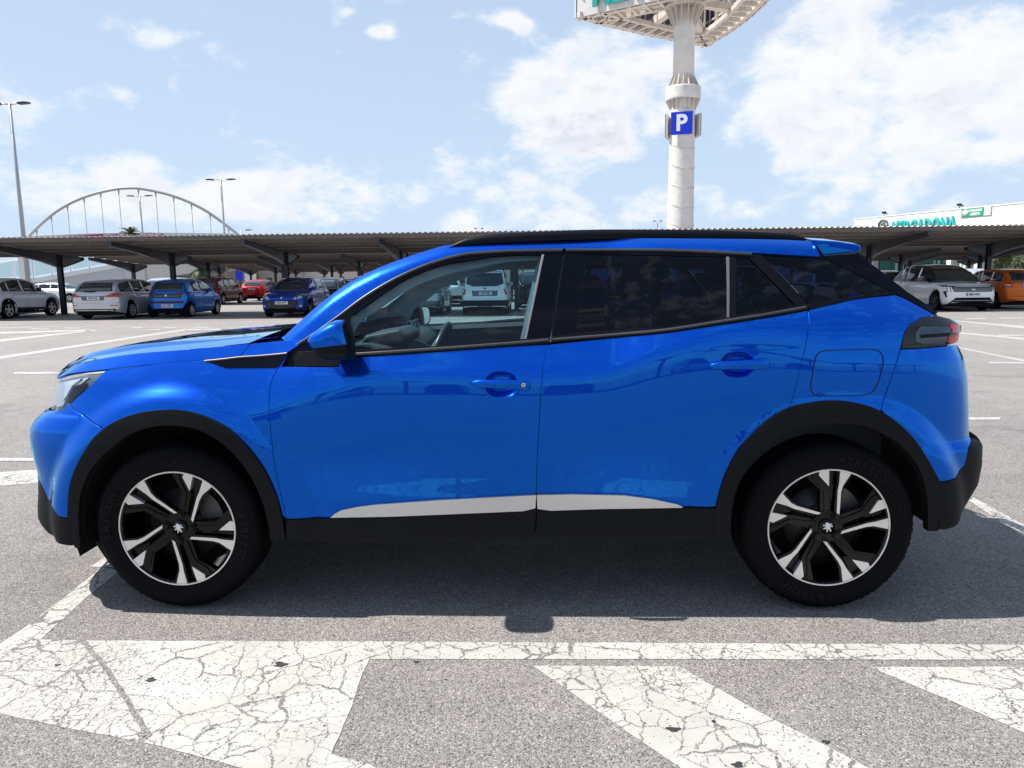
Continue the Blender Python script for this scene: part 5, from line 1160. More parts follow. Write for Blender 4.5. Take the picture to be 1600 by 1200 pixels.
    M = Matrix.Translation((b0+(bm_-b0)*.16, f*.07, (zb+ztp)/2)) @ Matrix.Diagonal((1, f, 1, 1)); mb = MB(); mb.lathe([(0, .02), ((ztp-zb)*.40, .02), ((ztp-zb)*.40, 0)], 28, 'Y', M=M); mb.build('banner_disc', pmat('banner_cream', (.75, .70, .55), .6), bn)
    for tx, dz, sz in (('PRÓXIMO DOMINGO', .22, .30), ('ABIERTO', -.22, .34)):
        t0 = text_mb(tx, (ztp-zb)*sz*1.2, Matrix.Identity(4), ext=.01, bold=.02); w_ = max(v[0] for v in t0.v)-min(v[0] for v in t0.v); tw = (bm_-b0)*(.62 if dz > 0 else .46)
        M = Matrix.Translation((b0+(bm_-b0)*.62, f*.08, (zb+ztp)/2+dz*(ztp-zb))) @ Matrix((xd, up, nrm)).transposed().to_4x4() @ Matrix.Diagonal((tw/w_, 1, 1, 1)); mb = MB(); mb.add([M @ Vector(v) for v in t0.v], t0.f); mb.build('banner_lettering', MWL, bn)
    # roof fittings
    for px, py in ((1378, 341), (1496, 323)):
        q, _ = s_of(px, py); mb = MB(); mb.tube([(q, -.3*f, H), (q, -.3*f, H+.5)], .04, 6); mb.box((q-.25, min(-.2*f, -.4*f), H+.4), (q+.2, max(-.2*f, -.4*f), H+.62)); mb.box((q+.15, min(-.25*f, -.35*f), H+.3), (q+.45, max(-.25*f, -.35*f), H+.42)); mb.build('roof_camera', M_DARK, s)
    # ground floor: green glazing, pillars, shelving behind glass
    MGG = pmat('green_glazing', (.01, .13, .11), .08, coat=1); MGL = pmat('pale_glazing', (.25, .42, .42), .1, coat=1); MPL = pmat('store_pillar', (.72, .72, .70), .5); MFR = pmat('store_frame', (.05, .055, .06), .5)
    def span(p0, p1): a, _ = s_of(p0, 405); b, _ = s_of(p1, 405); return min(a, b), max(a, b)
    a, b = span(1345, 1463); bx(a, b, 0, 3.5, -3.2, -3.1, 'green_window', MGG)
    for k in range(7): q = a+(b-a)*k/6.; bx(q-.06, q+.06, 0, 3.5, -3.1, -3.04, 'window_mullion', MFR)
    for p0, p1 in ((1371, 1375), (1377, 1384), (1389, 1395), (1430, 1433), (1436, 1440)):
        q0, q1 = span(p0, p1); bx(q0, q1, 1.4, 3.2, -3.04, -3.0, 'window_poster', MGL)
    for p0, p1, mt in ((1463, 1476, MGL), (1484, 1496, MGL), (1508, 1519, MGL)):
        q0, q1 = span(p0, p1); bx(q0, q1, 0, 3.5, -3.2, -3.08, 'pale_window', mt)
        for k in range(5): z = .4+k*.62; bx(q0, q1, z, z+.16, -3.08, -3.02, 'window_rail', MFR)
        for k in range(3): x_ = q0+(q1-q0)*(k+.5)/3; bx(x_-.05, x_+.05, 0, 3.5, -3.02, -2.98, 'window_mullion', MFR)
    for p0, p1 in ((1476, 1483), (1497, 1506), (1519, 1524), (1526, 1531)):
        q0, q1 = span(p0, p1); bx(q0, q1, 0, 3.55, -3.1, -.3, 'pillar', MPL)
    q0, q1 = span(1500, 1503); bx(q0, q1, 2.2, 3.2, -.3, -.27, 'pillar_notice', pmat('notice_green', (.1, .3, .25), .5))
store()

# ================================================================ BRIDGE, RAMP AND FAR BUILDINGS
def bridge():
    Yb = 110.0; b = empty('arch_bridge', (-62, Yb, 0), 0, 'pale steel arch bridge with thin hangers rising behind the left carport', 'bridge'); off = Vector((-62, Yb, 0))
    MB_ = pmat('bridge_steel', (.30, .31, .33), .45)
    px = [(30, 392), (47.5, 367), (80, 337), (105, 320.5), (131, 308.5), (157, 300.5), (185, 295), (205, 294), (216, 294.3), (243, 299), (271, 306.5), (299, 317.5), (328, 333.5), (357, 355), (371, 366), (395, 388)]
    pts = [Vector(ony(x, y, Yb))-off for x, y in sm(px, 4)]
    mb = MB(); mb.tube(pts, .22, 12); mb.build('arch_rib', MB_, b)
    deck = lambda x: 8.0+.0*x
    hp = [(57, 359), (80, 337), (105, 320.5), (131, 308.5), (157, 300.5), (185, 295), (216, 294.3), (243, 299), (271, 306.5), (299, 317.5), (328, 333.5), (357, 355)]
    for x, y in hp:
        t_ = Vector(ony(x, y, Yb))-off; mb = MB(); mb.tube([t_, (t_.x, 0, 5.5)], .042, 6); mb.tube([t_-Vector((0, 0, .9)), t_], [.07, .16], 8); mb.build('hanger', MB_, b)
    d0 = ony(-40, 376, Yb); d1 = ony(150, 367.0, Yb); d2 = ony(250, 365.2, Yb); d3 = ony(420, 369.5, Yb); V = []
    mb = MB(); pl = [Vector(q)-off for q in (d0, d1, d2, d3)]
    mb.prism([(p.x, p.z) for p in pl]+[(p.x, p.z-1.6) for p in pl[::-1]], -3.0, 3.0, 'XZ'); mb.build('deck', pmat('bridge_concrete', (.62, .62, .60), .6), b)
    mb = MB(); q0 = Vector(ony(238, 363.5, Yb-3.1))-off; q1 = Vector(ony(372, 365, Yb-3.1))-off; mb.add([(q0.x, -3.1, q0.z), (q1.x, -3.1, q1.z), (q1.x, -3.1, q1.z-1.0), (q0.x, -3.1, q0.z-1.0)], [(0, 1, 2, 3)]); mb.add([(q0.x, -3.13, q0.z), (q1.x, -3.13, q1.z), (q1.x, -3.13, q1.z-1.0), (q0.x, -3.13, q0.z-1.0)], [(3, 2, 1, 0)]); mb.build('glass_parapet', pmat('pale_green_glass', (.55, .65, .62), .15), b)
    # magenta banner on the parapet
    Y2 = Yb-3.2; c = [Vector(ony(x, y, Y2))-off for x, y in ((95, 370.5), (160, 365.8), (254, 365.2), (254, 374), (160, 375), (95, 377))]
    mb = MB(); mb.prism([(p.x, p.z) for p in c], -3.30, -3.22, 'XZ'); mb.build('banner', pmat('banner_magenta', (.33, .02, .07), .6), b)
    x0, x1 = c[1].x, c[2].x; t0 = text_mb('FERIA DE ATRACCIONES', 1.0, Matrix.Identity(4), ext=.02, bold=.02); w_ = max(v[0] for v in t0.v)-min(v[0] for v in t0.v)
    M = Matrix.Translation(((x0+x1)/2, -3.34, (c[1].z+c[4].z)/2+.05)) @ Matrix.Rotation(math.radians(90), 4, 'X') @ Matrix.Diagonal(((x1-x0)*.95/w_, .8, 1, 1)); mb = MB(); mb.add([M @ Vector(v) for v in t0.v], t0.f); mb.build('banner_lettering', M_WHITEP, b)
bridge()
def ramp():
    Yr = 62.0; o = Vector((-46, Yr, 0)); r = empty('access_ramp', o, 0, 'white concrete access ramp with glass railing behind the leftmost cars', 'ramp')
    L_ = lambda px, py, Y=Yr: Vector(ony(px, py, Y))-o
    MCn = pmat('ramp_concrete', (.50, .50, .54), .7, noise=(.25, .06)); MWh = pmat('ramp_white', (.74, .75, .74), .5)
    top = [(-160, 442), (0, 436.5), (60, 434), (130, 421), (186, 411.5)]
    P = [L_(*q) for q in top]
    mb = MB(); mb.prism([(p.x, p.z-.35) for p in P]+[(L_(196, 440).x, L_(196, 440).z), (L_(196, 440).x, 0), (P[0].x, 0)], 0, .5, 'XZ'); mb.build('ramp_wall', MCn, r)
    mb = MB(); mb.prism([(p.x, p.z) for p in P]+[(p.x, p.z-.40) for p in P[::-1]], -.12, .62, 'XZ'); mb.build('ramp_kerb', MWh, r)
    rail = [L_(*q) for q in [(-160, 424), (0, 410.5), (45, 403.5), (130, 397.5), (186, 392)]]
    mb = MB(); mb.tube(rail, .05, 8); mb.build('handrail', MWh, r)
    mb = MB(); mb.tube([p-Vector((0, -.5, -.62)) for p in rail], .05, 8); mb.build('handrail', MWh, r)
    def at(path, x):
        for a, b in zip(path, path[1:]):
            if a.x <= x <= b.x: t = (x-a.x)/(b.x-a.x); return a.z+(b.z-a.z)*t
        return path[-1].z
    x = P[0].x+.5; k = 0
    while x < P[-1].x-1:
        x2 = x+1.75; z0, z1 = at(P, x), at(P, x2); t0, t1 = at(rail, x), at(rail, x2)
        mb = MB(); mb.box((x-.05, -.04, z0-.1), (x+.05, .04, t0)); mb.build('railing_post', MWh, r)
        mb = MB(); mb.add([(x+.12, 0, z0+.18), (x2-.12, 0, z1+.18), (x2-.12, 0, t1-.1), (x+.12, 0, t0-.1)], [(0, 1, 2, 3)]); mb.build('glass_panel', glass('railing_glass', (.62, .72, .70), .8), r)
        x = x2; k += 1
    mb = MB(); a = L_(42, 440); mb.box((a.x-.28, -.5, 0), (a.x+.28, .1, L_(42, 385).z)); mb.build('lamp_mast', MWh, r)
    # abutment and underside going back to the bridge
    Y3 = 80.0; o3 = Vector((-50, Y3, 0)); q = empty('bridge_abutment', o3, 0, 'pale sloping bridge abutment seen between the first carport posts', 'abutment')
    c = [Vector(ony(x, y, Y3))-o3 for x, y in ((183, 405), (400, 398), (372, 408), (290, 428), (205, 441), (196, 441))]
    mb = MB(); mb.prism([(p.x, p.z) for p in c], 0, 9, 'XZ'); mb.build('soffit', pmat('soffit_cream', (.58, .55, .52), .7), q)
    mb = MB(); a = Vector(ony(196, 441, Y3))-o3; mb.box((a.x, .5, 0), (a.x+2.2, 8, a.z+.2)); mb.build('pier', MCn, q)
ramp()

def facade_block(pxa, pxb, Y, h, col, label, win=(.9, 1.1), sp=(2.4, 2.9), depth=12, name='apartment_block', cat='building', wcol=(.05, .055, .07), shop=True):
    x0 = ony(pxa, 430, Y)[0]; x1 = ony(pxb, 430, Y)[0]; b = empty(name, ((x0+x1)/2, Y, 0), 0, label, cat, 'pale buildings beyond the car park'); w = (x1-x0)/2
    mb = MB(); mb.box((-w, 0, 0), (w, depth, h)); mb.build('wall', pmat('facade_%d' % int(col[0]*1000+col[2]*99), col, .75, noise=(.4, .12)), b)
    mb = MB(); mb.box((-w-.15, -.15, h), (w+.15, depth+.1, h+.25)); mb.build('cornice', pmat('facade_trim', (.6, .57, .52), .7), b)
    nf = int((h-.4)/sp[1]); nx = int(2*w/sp[0])
    for i in range(nx):
        for j in range(nf):
            xc = -w+(i+.5)*2*w/nx; zc = 1.5+j*sp[1]
            mb = MB(); mb.box((xc-win[0]/2-.08, -.07, zc-win[1]/2-.08), (xc+win[0]/2+.08, -.012, zc+win[1]/2+.08)); f_ = mb.build('window', pmat('window_frame_pale', (.55, .53, .5), .6), b)
            mb = MB(); mb.box((xc-win[0]/2, -.082, zc-win[1]/2), (xc+win[0]/2, -.072, zc+win[1]/2)); mb.build('pane', pmat('far_pane', wcol, .15), f_)
    return b
far = [(255, 300, 108, 6.2, (.42, .33, .27), 'low brown building left of the dark red van, beyond the carports'), (322, 372, 112, 6.4, (.36, .27, .21), 'brown brick block with dark windows above the dark red van'),
       (405, 470, 116, 6.6, (.50, .42, .36), 'tan apartment block with small windows behind the dark blue hatchback'), (470, 520, 118, 6.4, (.62, .58, .54), 'pale grey block right of the tan one, behind the dark blue hatchback'),
       (520, 575, 116, 6.6, (.55, .46, .40), 'beige block over the roofs of the middle left cars'), (575, 660, 120, 6.8, (.66, .64, .62), 'wide off-white block left of the blue car windscreen pillar'),
       (660, 770, 118, 6.6, (.50, .42, .34), 'ochre block seen through the front side window'), (770, 900, 120, 6.8, (.60, .55, .45), 'cream block hidden mostly by the blue car roof')]
for f_ in far: facade_block(*f_)
# white billboard with a blue sign beside it
Yk = 100.0; a = ony(382, 440, Yk); c = ony(400, 440, Yk); o = empty('billboard', ((a[0]+c[0])/2, Yk, 0), 0, 'blank white hoarding panel with a blue sign on its left edge', 'billboard'); w = (c[0]-a[0])/2
mb = MB(); mb.box((-w, 0, .3), (w, .2, 4.4)); mb.build('panel', M_WHITEP, o); mb = MB(); mb.box((-w-1.2, -.05, 1.6), (-w-.1, .1, 4.2)); mb.build('blue_sign', pmat('sign_blue'), o); mb = MB(); mb.box((-w-.7, 0, 0), (-w-.55, .1, 1.6)); mb.box((w*.2, .02, 0), (w*.2+.2, .18, .3)); mb.build('leg', M_STEELD, o)
a = ony(577, 427, 95.); o = empty('red_notice', (a[0], 95, 0), 0, 'small red and white square notice on a pole above the silver car', 'sign'); mb = MB(); mb.box((-.65, -.04, 1.9), (.65, 0, 3.1)); mb.build('notice_plate', M_WHITEP, o); mb = MB(); mb.box((-.5, -.06, 2.1), (.5, -.041, 2.95)); mb.build('notice_red', pmat('notice_red', (.6, .02, .03), .5), o); mb = MB(); mb.tube([(0, .03, 0), (0, .03, 3)], .04, 6); mb.build('pole', M_STEELD, o)

# ---- lamp posts
def lamp(px, ptop, Y, heads, label, r=.07, arm=1.0):
    b = ony(px, 400, Y); t_ = ony(*ptop, Y); h = t_[2]; o = empty('street_lamp', (t_[0], Y, 0), 0, label, 'street lamp', 'tall street lamps'); MP = pmat('lamp_pole_grey', (.40, .42, .45), .45, .3)
    mb = MB(); mb.tube([(0, 0, 0), (0, 0, h*.5), (0, 0, h)], [r*1.5, r*1.15, r*.7], 12); mb.build('pole', MP, o)
    for s in heads:
        mb = MB(); mb.tube([(0, 0, h-.05), (s*arm*.5, 0, h-.02), (s*arm, 0, h+.03)], r*.45, 6); mb.build('arm', MP, o)
    s = heads[0]
    for s in (heads if len(heads) == 2 and arm < .9 else heads[:1]):
        mb = MB(); mb.prism([(s*arm*.7, h+.03), (s*arm*.85, h-.07), (s*arm*1.7, h-.03), (s*arm*1.75, h+.04), (s*arm*1.3, h+.07)], -.12, .12, 'XZ'); mb.build('lamp_head', pmat('lamp_head_dark', (.03, .04, .07), .4), o)
lamp(40, (15, 161.5), 36, (-1, 1), 'tall grey street lamp at the far left edge, its dark head turned left', .09, .62)
lamp(354, (345, 280.5), 60, (-1, 1), 'grey street lamp right of the arch bridge, its head turned left', .09, .75)
lamp(222, (218, 306), 75, (1, -1), 'grey street lamp standing before the middle of the arch bridge', .09, .8)
lamp(379, (376.5, 359.5), 90, (1,), 'small distant street lamp just right of the bridge arch foot', .08, .8)
lamp(749, (748.5, 357), 95, (-.45, .45), 'distant double-headed lamp above the front end of the roof rail', .07, .8)
lamp(1028, (1027.5, 345.5), 95, (-.45, .45), 'distant double-headed lamp just left of the sign tower', .07, .8)

# ---- palms and shrubs: many leaf-sized faces
M_PALM = pmat('palm_leaf', (.06, .10, .025), .6, noise=(3, .4)); M_TRUNK = pmat('palm_trunk', (.16, .12, .08), .9, noise=(6, .3))
def palm(px, py, Y, label, cr=1.8, seed=1):
    r_ = random.Random(seed); t_ = ony(px, py, Y); h = t_[2]; o = empty('palm_tree', (t_[0], Y, 0), 0, label, 'palm tree', 'palm trees'); mb = MB()
    mb.tube([(0, 0, 0), (.1, 0, h*.5), (0, 0, h)], [.25, .19, .17], 10); mb.build('trunk', M_TRUNK, o); V = []; Fc = []
    for k in range(34):
        az = r_.uniform(0, 6.28); el = r_.uniform(-.3, 1.3); L_ = cr*r_.uniform(.8, 1.1); p = Vector((0, 0, h)); d = Vector((math.cos(az)*math.cos(el), math.sin(az)*math.cos(el), math.sin(el))); N_ = 9
        for i in range(N_):
            d = (d+Vector((0, 0, -.16))).normalized(); q = p+d*L_/N_; sd = d.cross(Vector((0, 0, 1))).normalized(); w = cr*.30*math.sin(math.pi*(i+1.2)/(N_+1.6))
            for s in (-1, 1):
                b = len(V); tip = p+sd*s*w+d*.12-Vector((0, 0, .10)); V += [p, p+d*.09, tip]; Fc.append((b, b+1, b+2)); b = len(V); m2 = (p+q)/2; V += [m2, m2+d*.09, m2+sd*s*w+d*.12-Vector((0, 0, .12))]; Fc.append((b, b+1, b+2))
            p = q
    mb = MB(); mb.add(V, Fc); mb.build('crown', M_PALM, o, fix=False)
palm(203, 366, 90, 'small green palm crown showing above the carport beneath the arch', 1.5, 3)
palm(312, 421, 70, 'short bright green palm beside the dark red van', 1.6, 5)
def shrub(px, Y, w, h, label, col, seed, z0=0.):
    r_ = random.Random(seed); c = ony(px, 430, Y); o = empty('shrub', (c[0], Y, 0), 0, label, 'shrub'); mb = MB()
    for k in range(6): a = r_.uniform(0, 6.28); mb.tube([(0, 0, 0), (math.cos(a)*w*.2, math.sin(a)*w*.2, h*.5), (math.cos(a)*w*.4, math.sin(a)*w*.4, h*.85)], [.06, .04, .01], 6)
    mb.build('stem', M_TRUNK, o); V = []; Fc = []
    for k in range(2600):
        a = r_.uniform(0, 6.28); e = r_.uniform(-.7, 1.5); rr = r_.uniform(.35, 1)**.5*(1+.18*math.sin(3*a+seed)+.12*math.sin(5*e+a)); p = Vector((math.cos(a)*math.cos(e)*rr*w/2, math.sin(a)*math.cos(e)*rr*w/2, h*.55+math.sin(e)*rr*h*.45)); s = r_.uniform(.04, .10); u = Vector((r_.gauss(0, 1), r_.gauss(0, 1), r_.gauss(0, 1))).normalized(); v = u.orthogonal().normalized(); b = len(V); V += [p-u*s, p+v*s*.5, p+u*s, p-v*s*.5]; Fc.append((b, b+1, b+2, b+3))
    mb = MB(); mb.add(V, Fc); mb.build('leaves', pmat('leaf_%d' % seed, col, .6, noise=(4, .35)), o, fix=False)
shrub(1570, 56, 2.0, 3.0, 'yellow-green oleander bush beside the supermarket, above the orange car', (.22, .24, .05), 11)
shrub(1592, 54, 1.3, 2.5, 'dark shrub right of the yellow-green bush', (.06, .09, .03), 12)

# ================================================================ PARKED CARS
M_CGLASS = pmat('car_window_glass', (.018, .03, .04), .05, coat=.4); M_CGLASS2 = pmat('car_window_glass_pale', (.16, .22, .24), .08, coat=.6)
M_PLATE = pmat('number_plate', (.78, .78, .76), .4); M_PLATET = pmat('plate_letters', (.015, .015, .02), .5); M_EUB = pmat('plate_blue_band', (.0, .05, .45), .4)
M_HEAD = pmat('headlamp_clear', (.55, .57, .58), .12, .4, coat=1); M_GRILLE = pmat('grille_black', (.012, .012, .014), .35); M_TLW = pmat('lamp_clear_section', (.6, .55, .55), .15, coat=1)
def bgcar(sp):
    L_, Wd, H = sp['L'], sp['W'], sp['H']; paint = sp['paint']; roofm = sp.get('roofm', paint)
    root = empty(sp['name'], (sp['x'], sp['y'], 0), sp['rot'], sp['label'], 'car', sp.get('group', 'cars parked under the carports'))
    ws = sp.get('ws', (.98, 1.75, L_-.85, L_-.09)); zc = sp.get('belt', .60*H); deck = sp['deck']; wr = sp.get('wr', .32); ax = (sp.get('foh', .85), L_-sp.get('roh', .75))
    hx = L_/2; deckt = smooth_tab(deck, 300)
    def wS(s):
        u = np.minimum(s, L_-s); a = .62; q = np.clip((a-u)/a, 0, 1); nn = np.where(s < L_/2, sp.get('nf', 3.0), sp.get('nr', 3.6)); return Wd/2*np.clip(1-q**nn, 0, 1)**(1/nn)
    st = sorted(set([round(v, 4) for v in list(np.r_[np.linspace(0.0, .08, 6)[1:], np.linspace(.1, L_-.1, 88), L_-np.linspace(0.0, .08, 6)[1:][::-1]])]))
    def zlow(s):
        z = .20 if .5 < s < L_-.5 else .24+.10*max(0, 1-min(s, L_-s)/.5)**2
        for c in ax:
            d = abs(s-c); Ra = wr+.055
            if d < Ra: z = max(z, wr+math.sqrt(Ra*Ra-d*d))
        return z
    for c in ax:
        for e in (-.999, -.95, -.8, .8, .95, .999): st.append(c+e*(wr+.055))
    st = sorted(set(st))
    V = []; NS = 12
    for s in st:
        w = float(wS(s)); zl = zlow(s); zt = float(itp(s, deckt)); zt = max(zt, zl+.02)
        for (fy, fz) in ((.93, 0.0), (.975, .10), (.992, .28), (1.0, .50), (.985, .72), (.955, .87), (.90, .955), (.80, .995)):
            z = zl+(zt-zl)*fz if zl > .5 else .2+(zt-.2)*fz if fz > 0 else zl
            V.append((hx-s, w*fy, max(z, zl)))
        for fy, cz in ((.6, .012), (.35, .022), (.15, .027), (0, .028)): V.append((hx-s, w*fy, zt+cz*min(1, w*2)))
    Fc = []; ns = len(st)
    for i in range(ns-1):
        for j in range(NS-1): Fc.append((i*NS+j, i*NS+j+1, (i+1)*NS+j+1, (i+1)*NS+j))
    nV = len(V); V2 = V+[(x, -y, z) for x, y, z in V]; Fc2 = Fc+[tuple(nV+k for k in f)[::-1] for f in Fc]
    # nose and tail closing
    for i in (0, ns-1):
        ring = [i*NS+j for j in range(NS)]+[nV+i*NS+j for j in range(NS-2, -1, -1)]
        Fc2.append(tuple(ring))
    mb = MB(); mb.add(V2, Fc2, True); body_ = mb.build('body', paint, root); bm = bmesh.new(); bm.from_mesh(body_.data); bmesh.ops.remove_doubles(bm, verts=bm.verts, dist=.0005); bmesh.ops.recalc_face_normals(bm, faces=bm.faces); bm.to_mesh(body_.data)
    bv1 = BVHTree.FromBMesh(bm); bm.free()
    # greenhouse
    s0, s1, s2, s3 = ws; zb0 = float(itp(s0, deckt)); zb3 = float(itp(s3, deckt)); tw = sp.get('tumble', .70)-.05
    gst = np.r_[np.linspace(s0, s1, 16), np.linspace(s1, s2, 22)[1:], np.linspace(s2, s3, 14)[1:]]
    ht = smooth_tab([(s0, zb0-.01), (s0+(s1-s0)*.55, zb0+(H-zb0)*.60), (s1, H-.07), (s1+.35, H-.015), ((s1+s2)/2, H), (s2-.15, H-.02-sp.get('drop', .03)), (s2, H-.05-sp.get('drop', .03)), ((s2+s3)/2+sp.get('hb', .0), (H+zb3)/2+.02), (s3, zb3-.01)], 300)
    V = []; NG = 11
    def wG(s, z): k = np.clip((z-.9*zc)/(H-.9*zc), 0, 1); return float(wS(min(max(s, .35), L_-.14)))*(.93-(.93-tw)*k**1.15)
    for s in gst:
        h = float(itp(s, ht)); zb = float(itp(s, deckt))-.03; h = max(h, zb+.005)
        for fz in (0, .2, .4, .6, .8, .93): z = zb+(h-zb)*fz; V.append((hx-s, wG(s, z), z))
        wt = wG(s, h); dz = min(.045, (h-zb)*.3)
        V.append((hx-s, wt-.02, h-dz*.3)); V.append((hx-s, wt*.90, h+.004))
        for fy, cz in ((.65, .016), (.3, .026), (0, .03)): V.append((hx-s, wt*fy, h+cz))
    Fc = [(i*NG+j, i*NG+j+1, (i+1)*NG+j+1, (i+1)*NG+j) for i in range(len(gst)-1) for j in range(NG-1)]; nV = len(V)
    mb = MB(); mb.add(V+[(x, -y, z) for x, y, z in V], Fc+[tuple(nV+k for k in f)[::-1] for f in Fc], True); cab = mb.build('cabin_shell', roofm, root); bm = bmesh.new(); bm.from_mesh(cab.data); bmesh.ops.remove_doubles(bm, verts=bm.verts, dist=.0005); bmesh.ops.recalc_face_normals(bm, faces=bm.faces); bm.to_mesh(cab.data); bv2 = BVHTree.FromBMesh(bm); bm.free()
    def patch(name, poly, view, mat, bv=bv1, off=.006, par=root, h=.07, th=.012, mirror=True, dens=.05):
        """outline given in the view's plane: 'side' (s, z), 'front'/'rear' (y, z), 'top' (s, y)"""
        V, Fc, idx = tri_fill(densify(poly, dens), h); out = []; ok = True
        for (u, v) in V:
            if view == 'side': o_, d_ = Vector((hx-u, 3, v)), Vector((0, -1, 0))
            elif view == 'front': o_, d_ = Vector((4, u, v)), Vector((-1, 0, 0))
            elif view == 'rear': o_, d_ = Vector((-4, u, v)), Vector((1, 0, 0))
            elif view == 'fq': o_, d_ = Vector((hx, 0, v))+Vector((1, 1, 0)).normalized()*3+Vector((1, -1, 0)).normalized()*(-u), -Vector((1, 1, 0)).normalized()
            elif view == 'rq': o_, d_ = Vector((-hx, 0, v))+Vector((-1, 1, 0)).normalized()*3+Vector((1, 1, 0)).normalized()*(u), -Vector((-1, 1, 0)).normalized()
            loc, nn, _, _ = bv.ray_cast(o_, d_)
            if loc is None: loc, nn, _, _ = bv.find_nearest(o_+d_*2.4)
            if nn.dot(d_) > 0: nn = -nn
            out.append((loc+nn*off, loc-nn*.01))
        for sg in ((1, -1) if (mirror and view in ('side', 'fq', 'rq')) or mirror == 2 else (1,)):
            P = [(p.x, p.y*sg, p.z) for p, _ in out]; Q = [(q.x, q.y*sg, q.z) for _, q in out]; n = len(P); m_ = len(idx)
            F3 = [tuple(f) for f in Fc]+[(idx[i], idx[(i+1) % m_], n+idx[(i+1) % m_], n+idx[i]) for i in range(m_)]
            mb = MB(); mb.add(P+Q, F3, True); o = mb.build(name, mat, par)
            # orient outward
            me = o.data
        return o
    # windows
    gm = sp.get('glass', M_CGLASS)
    yb = lambda s, z: wG(s, z)
    patch('windscreen', [(-yb(s0+.2, zb0+.04)*.93, zb0+.05), (yb(s0+.2, zb0+.04)*.93, zb0+.05), (yb(s1, H)*.90, H-.10), (-yb(s1, H)*.90, H-.10)], 'front', sp.get('wsglass', M_CGLASS), bv2)
    rp = sp.get('rearwin', None) or [(-yb(s3-.1, zb3)*.90, zb3+.06), (yb(s3-.1, zb3)*.90, zb3+.06), (yb(s2, H)*.86, H-.12), (-yb(s2, H)*.86, H-.12)]
    patch('rear_window', rp, 'rear', gm, bv2)
    cuts = sp.get('side', [(s0+.45, 1.0), (s0+1.15, s0+1.95), (s0+2.05, s2-.2)])
    def hz(s): return float(itp(s, ht))-.085
    for (a, b) in sp.get('sidewin', [(s0+.50, s0+1.28), (s0+1.36, s0+2.16), (s0+2.24, s2+.05)]):
        zz = [float(itp(q, deckt))+.015 for q in (a, b)]; top = [(q, max(hz(q)+.02, zz[0]+.03)) for q in np.linspace(b, a, 7)]
        if b-a < .12: continue
        patch('side_window', [(a, zz[0]), (b, zz[1])]+[(t[0], t[1]) for t in top], 'side', gm, bv2, h=.1)
    # dark sill and lower trims
    if sp.get('clad', False):
        for c in ax:
            a0, a1 = 6, 174; ro = wr+.115; ri = wr+.052
            patch('wheel_arch_trim', [(c+math.cos(math.radians(a))*ro, wr+math.sin(math.radians(a))*ro) for a in range(a0, a1, 12)]+[(c+math.cos(math.radians(a))*ri, wr+math.sin(math.radians(a))*ri) for a in range(a1, a0, -12)], 'side', M_CLAD, h=.2, off=.012)
        patch('sill_cladding', [(ax[0]+wr+.1, .22), (ax[1]-wr-.1, .22), (ax[1]-wr-.13, .44), (ax[0]+wr+.13, .40)], 'side', M_CLAD, h=.2, off=.012)
    # door shutlines
    for q in sp.get('shuts', (s0+.35, s0+1.32, s0+2.2)):
        patch('door_gap', [(q, .30), (q+.012, .30), (q+.012, float(itp(q, deckt))-.05), (q, float(itp(q, deckt))-.05)], 'side', M_DARK, h=.3, off=.0015, dens=.15)
    for q in (s0+1.10, s0+1.98):
        zq = float(itp(q, deckt))-.14; patch('door_handle', [(q, zq), (q+.17, zq), (q+.17, zq+.03), (q, zq+.03)], 'side', paint, h=.3, off=.03)
    # mirrors
    for sg in (-1, 1):
        mb = MB(); w = wG(s0+.5, zc+.1); z = float(itp(s0+.5, deckt)); mb.box((hx-s0-.60, sg*(w+.10)-.085, z+.02), (hx-s0-.46, sg*(w+.10)+.085, z+.17), bev=.035); mb.build('door_mirror', sp.get('mirm', paint), root)
    # wheels
    rc = sp.get('rimc', (.45, .45, .46)); MR = pmat('rim_%d' % int(rc[0]*100), rc, .35, .6)
    for c in ax:
        for sg in (-1, 1):
            we = empty('wheel', (hx-c, 0, wr), 0, parent=root); wy = Wd/2-.005; y0, y1 = sg*wy, sg*(wy-.2)
            mb = MB(); mb.lathe([(wr*.64, y0-sg*.01), (wr*.68, y0), (wr*.9, y0), (wr*.985, y0-sg*.02), (wr, y0-sg*.05), (wr, y1+sg*.03), (wr*.93, y1), (wr*.6, y1)], 40, 'Y'); mb.build('tyre', M_RUBBER, we)
            mb = MB(); mb.lathe([(wr*.66, y0-sg*.004), (wr*.63, y0-sg*.004), (wr*.60, y0-sg*.03), (wr*.58, y0-sg*.08), (0, y0-sg*.10)], 32, 'Y'); mb.build('rim_barrel', M_RIMBLACK, we)
            mb = MB(); ns_ = sp.get('spokes', 7)
            for k in range(ns_):
                M = Matrix.Rotation(2*math.pi*k/ns_, 4, 'Y'); a_, b_ = sorted((y0-sg*.012, y0-sg*.035)); mb.prism([(-.028, .03), (.028, .03), (.036, wr*.64), (-.036, wr*.64)], a_, b_, 'XZ', M=M)
            mb.lathe([(0, y0-sg*.008), (.05, y0-sg*.01), (.06, y0-sg*.03)], 16, 'Y'); mb.lathe([(wr*.665, y0-sg*.002), (wr*.62, y0-sg*.002), (wr*.61, y0-sg*.02)], 40, 'Y'); mb.build('rim', MR, we)
    mb = MB(); mb.box((-hx+.35, -Wd/2+.1, .16), (hx-.35, Wd/2-.1, .30)); mb.box((-hx+.5, -Wd/2+.28, .25), (hx-.5, Wd/2-.28, .66)); mb.build('underbody', M_DARK, root)
    # face and tail items
    for it in sp.get('items', []):
        nm, poly, view, mt = it[:4]; patch(nm, poly, view, mt, off=it[4] if len(it) > 4 else .008, bv=bv2 if nm in ('roof_spoiler', 'rear_wiper', 'sunshade') else bv1)
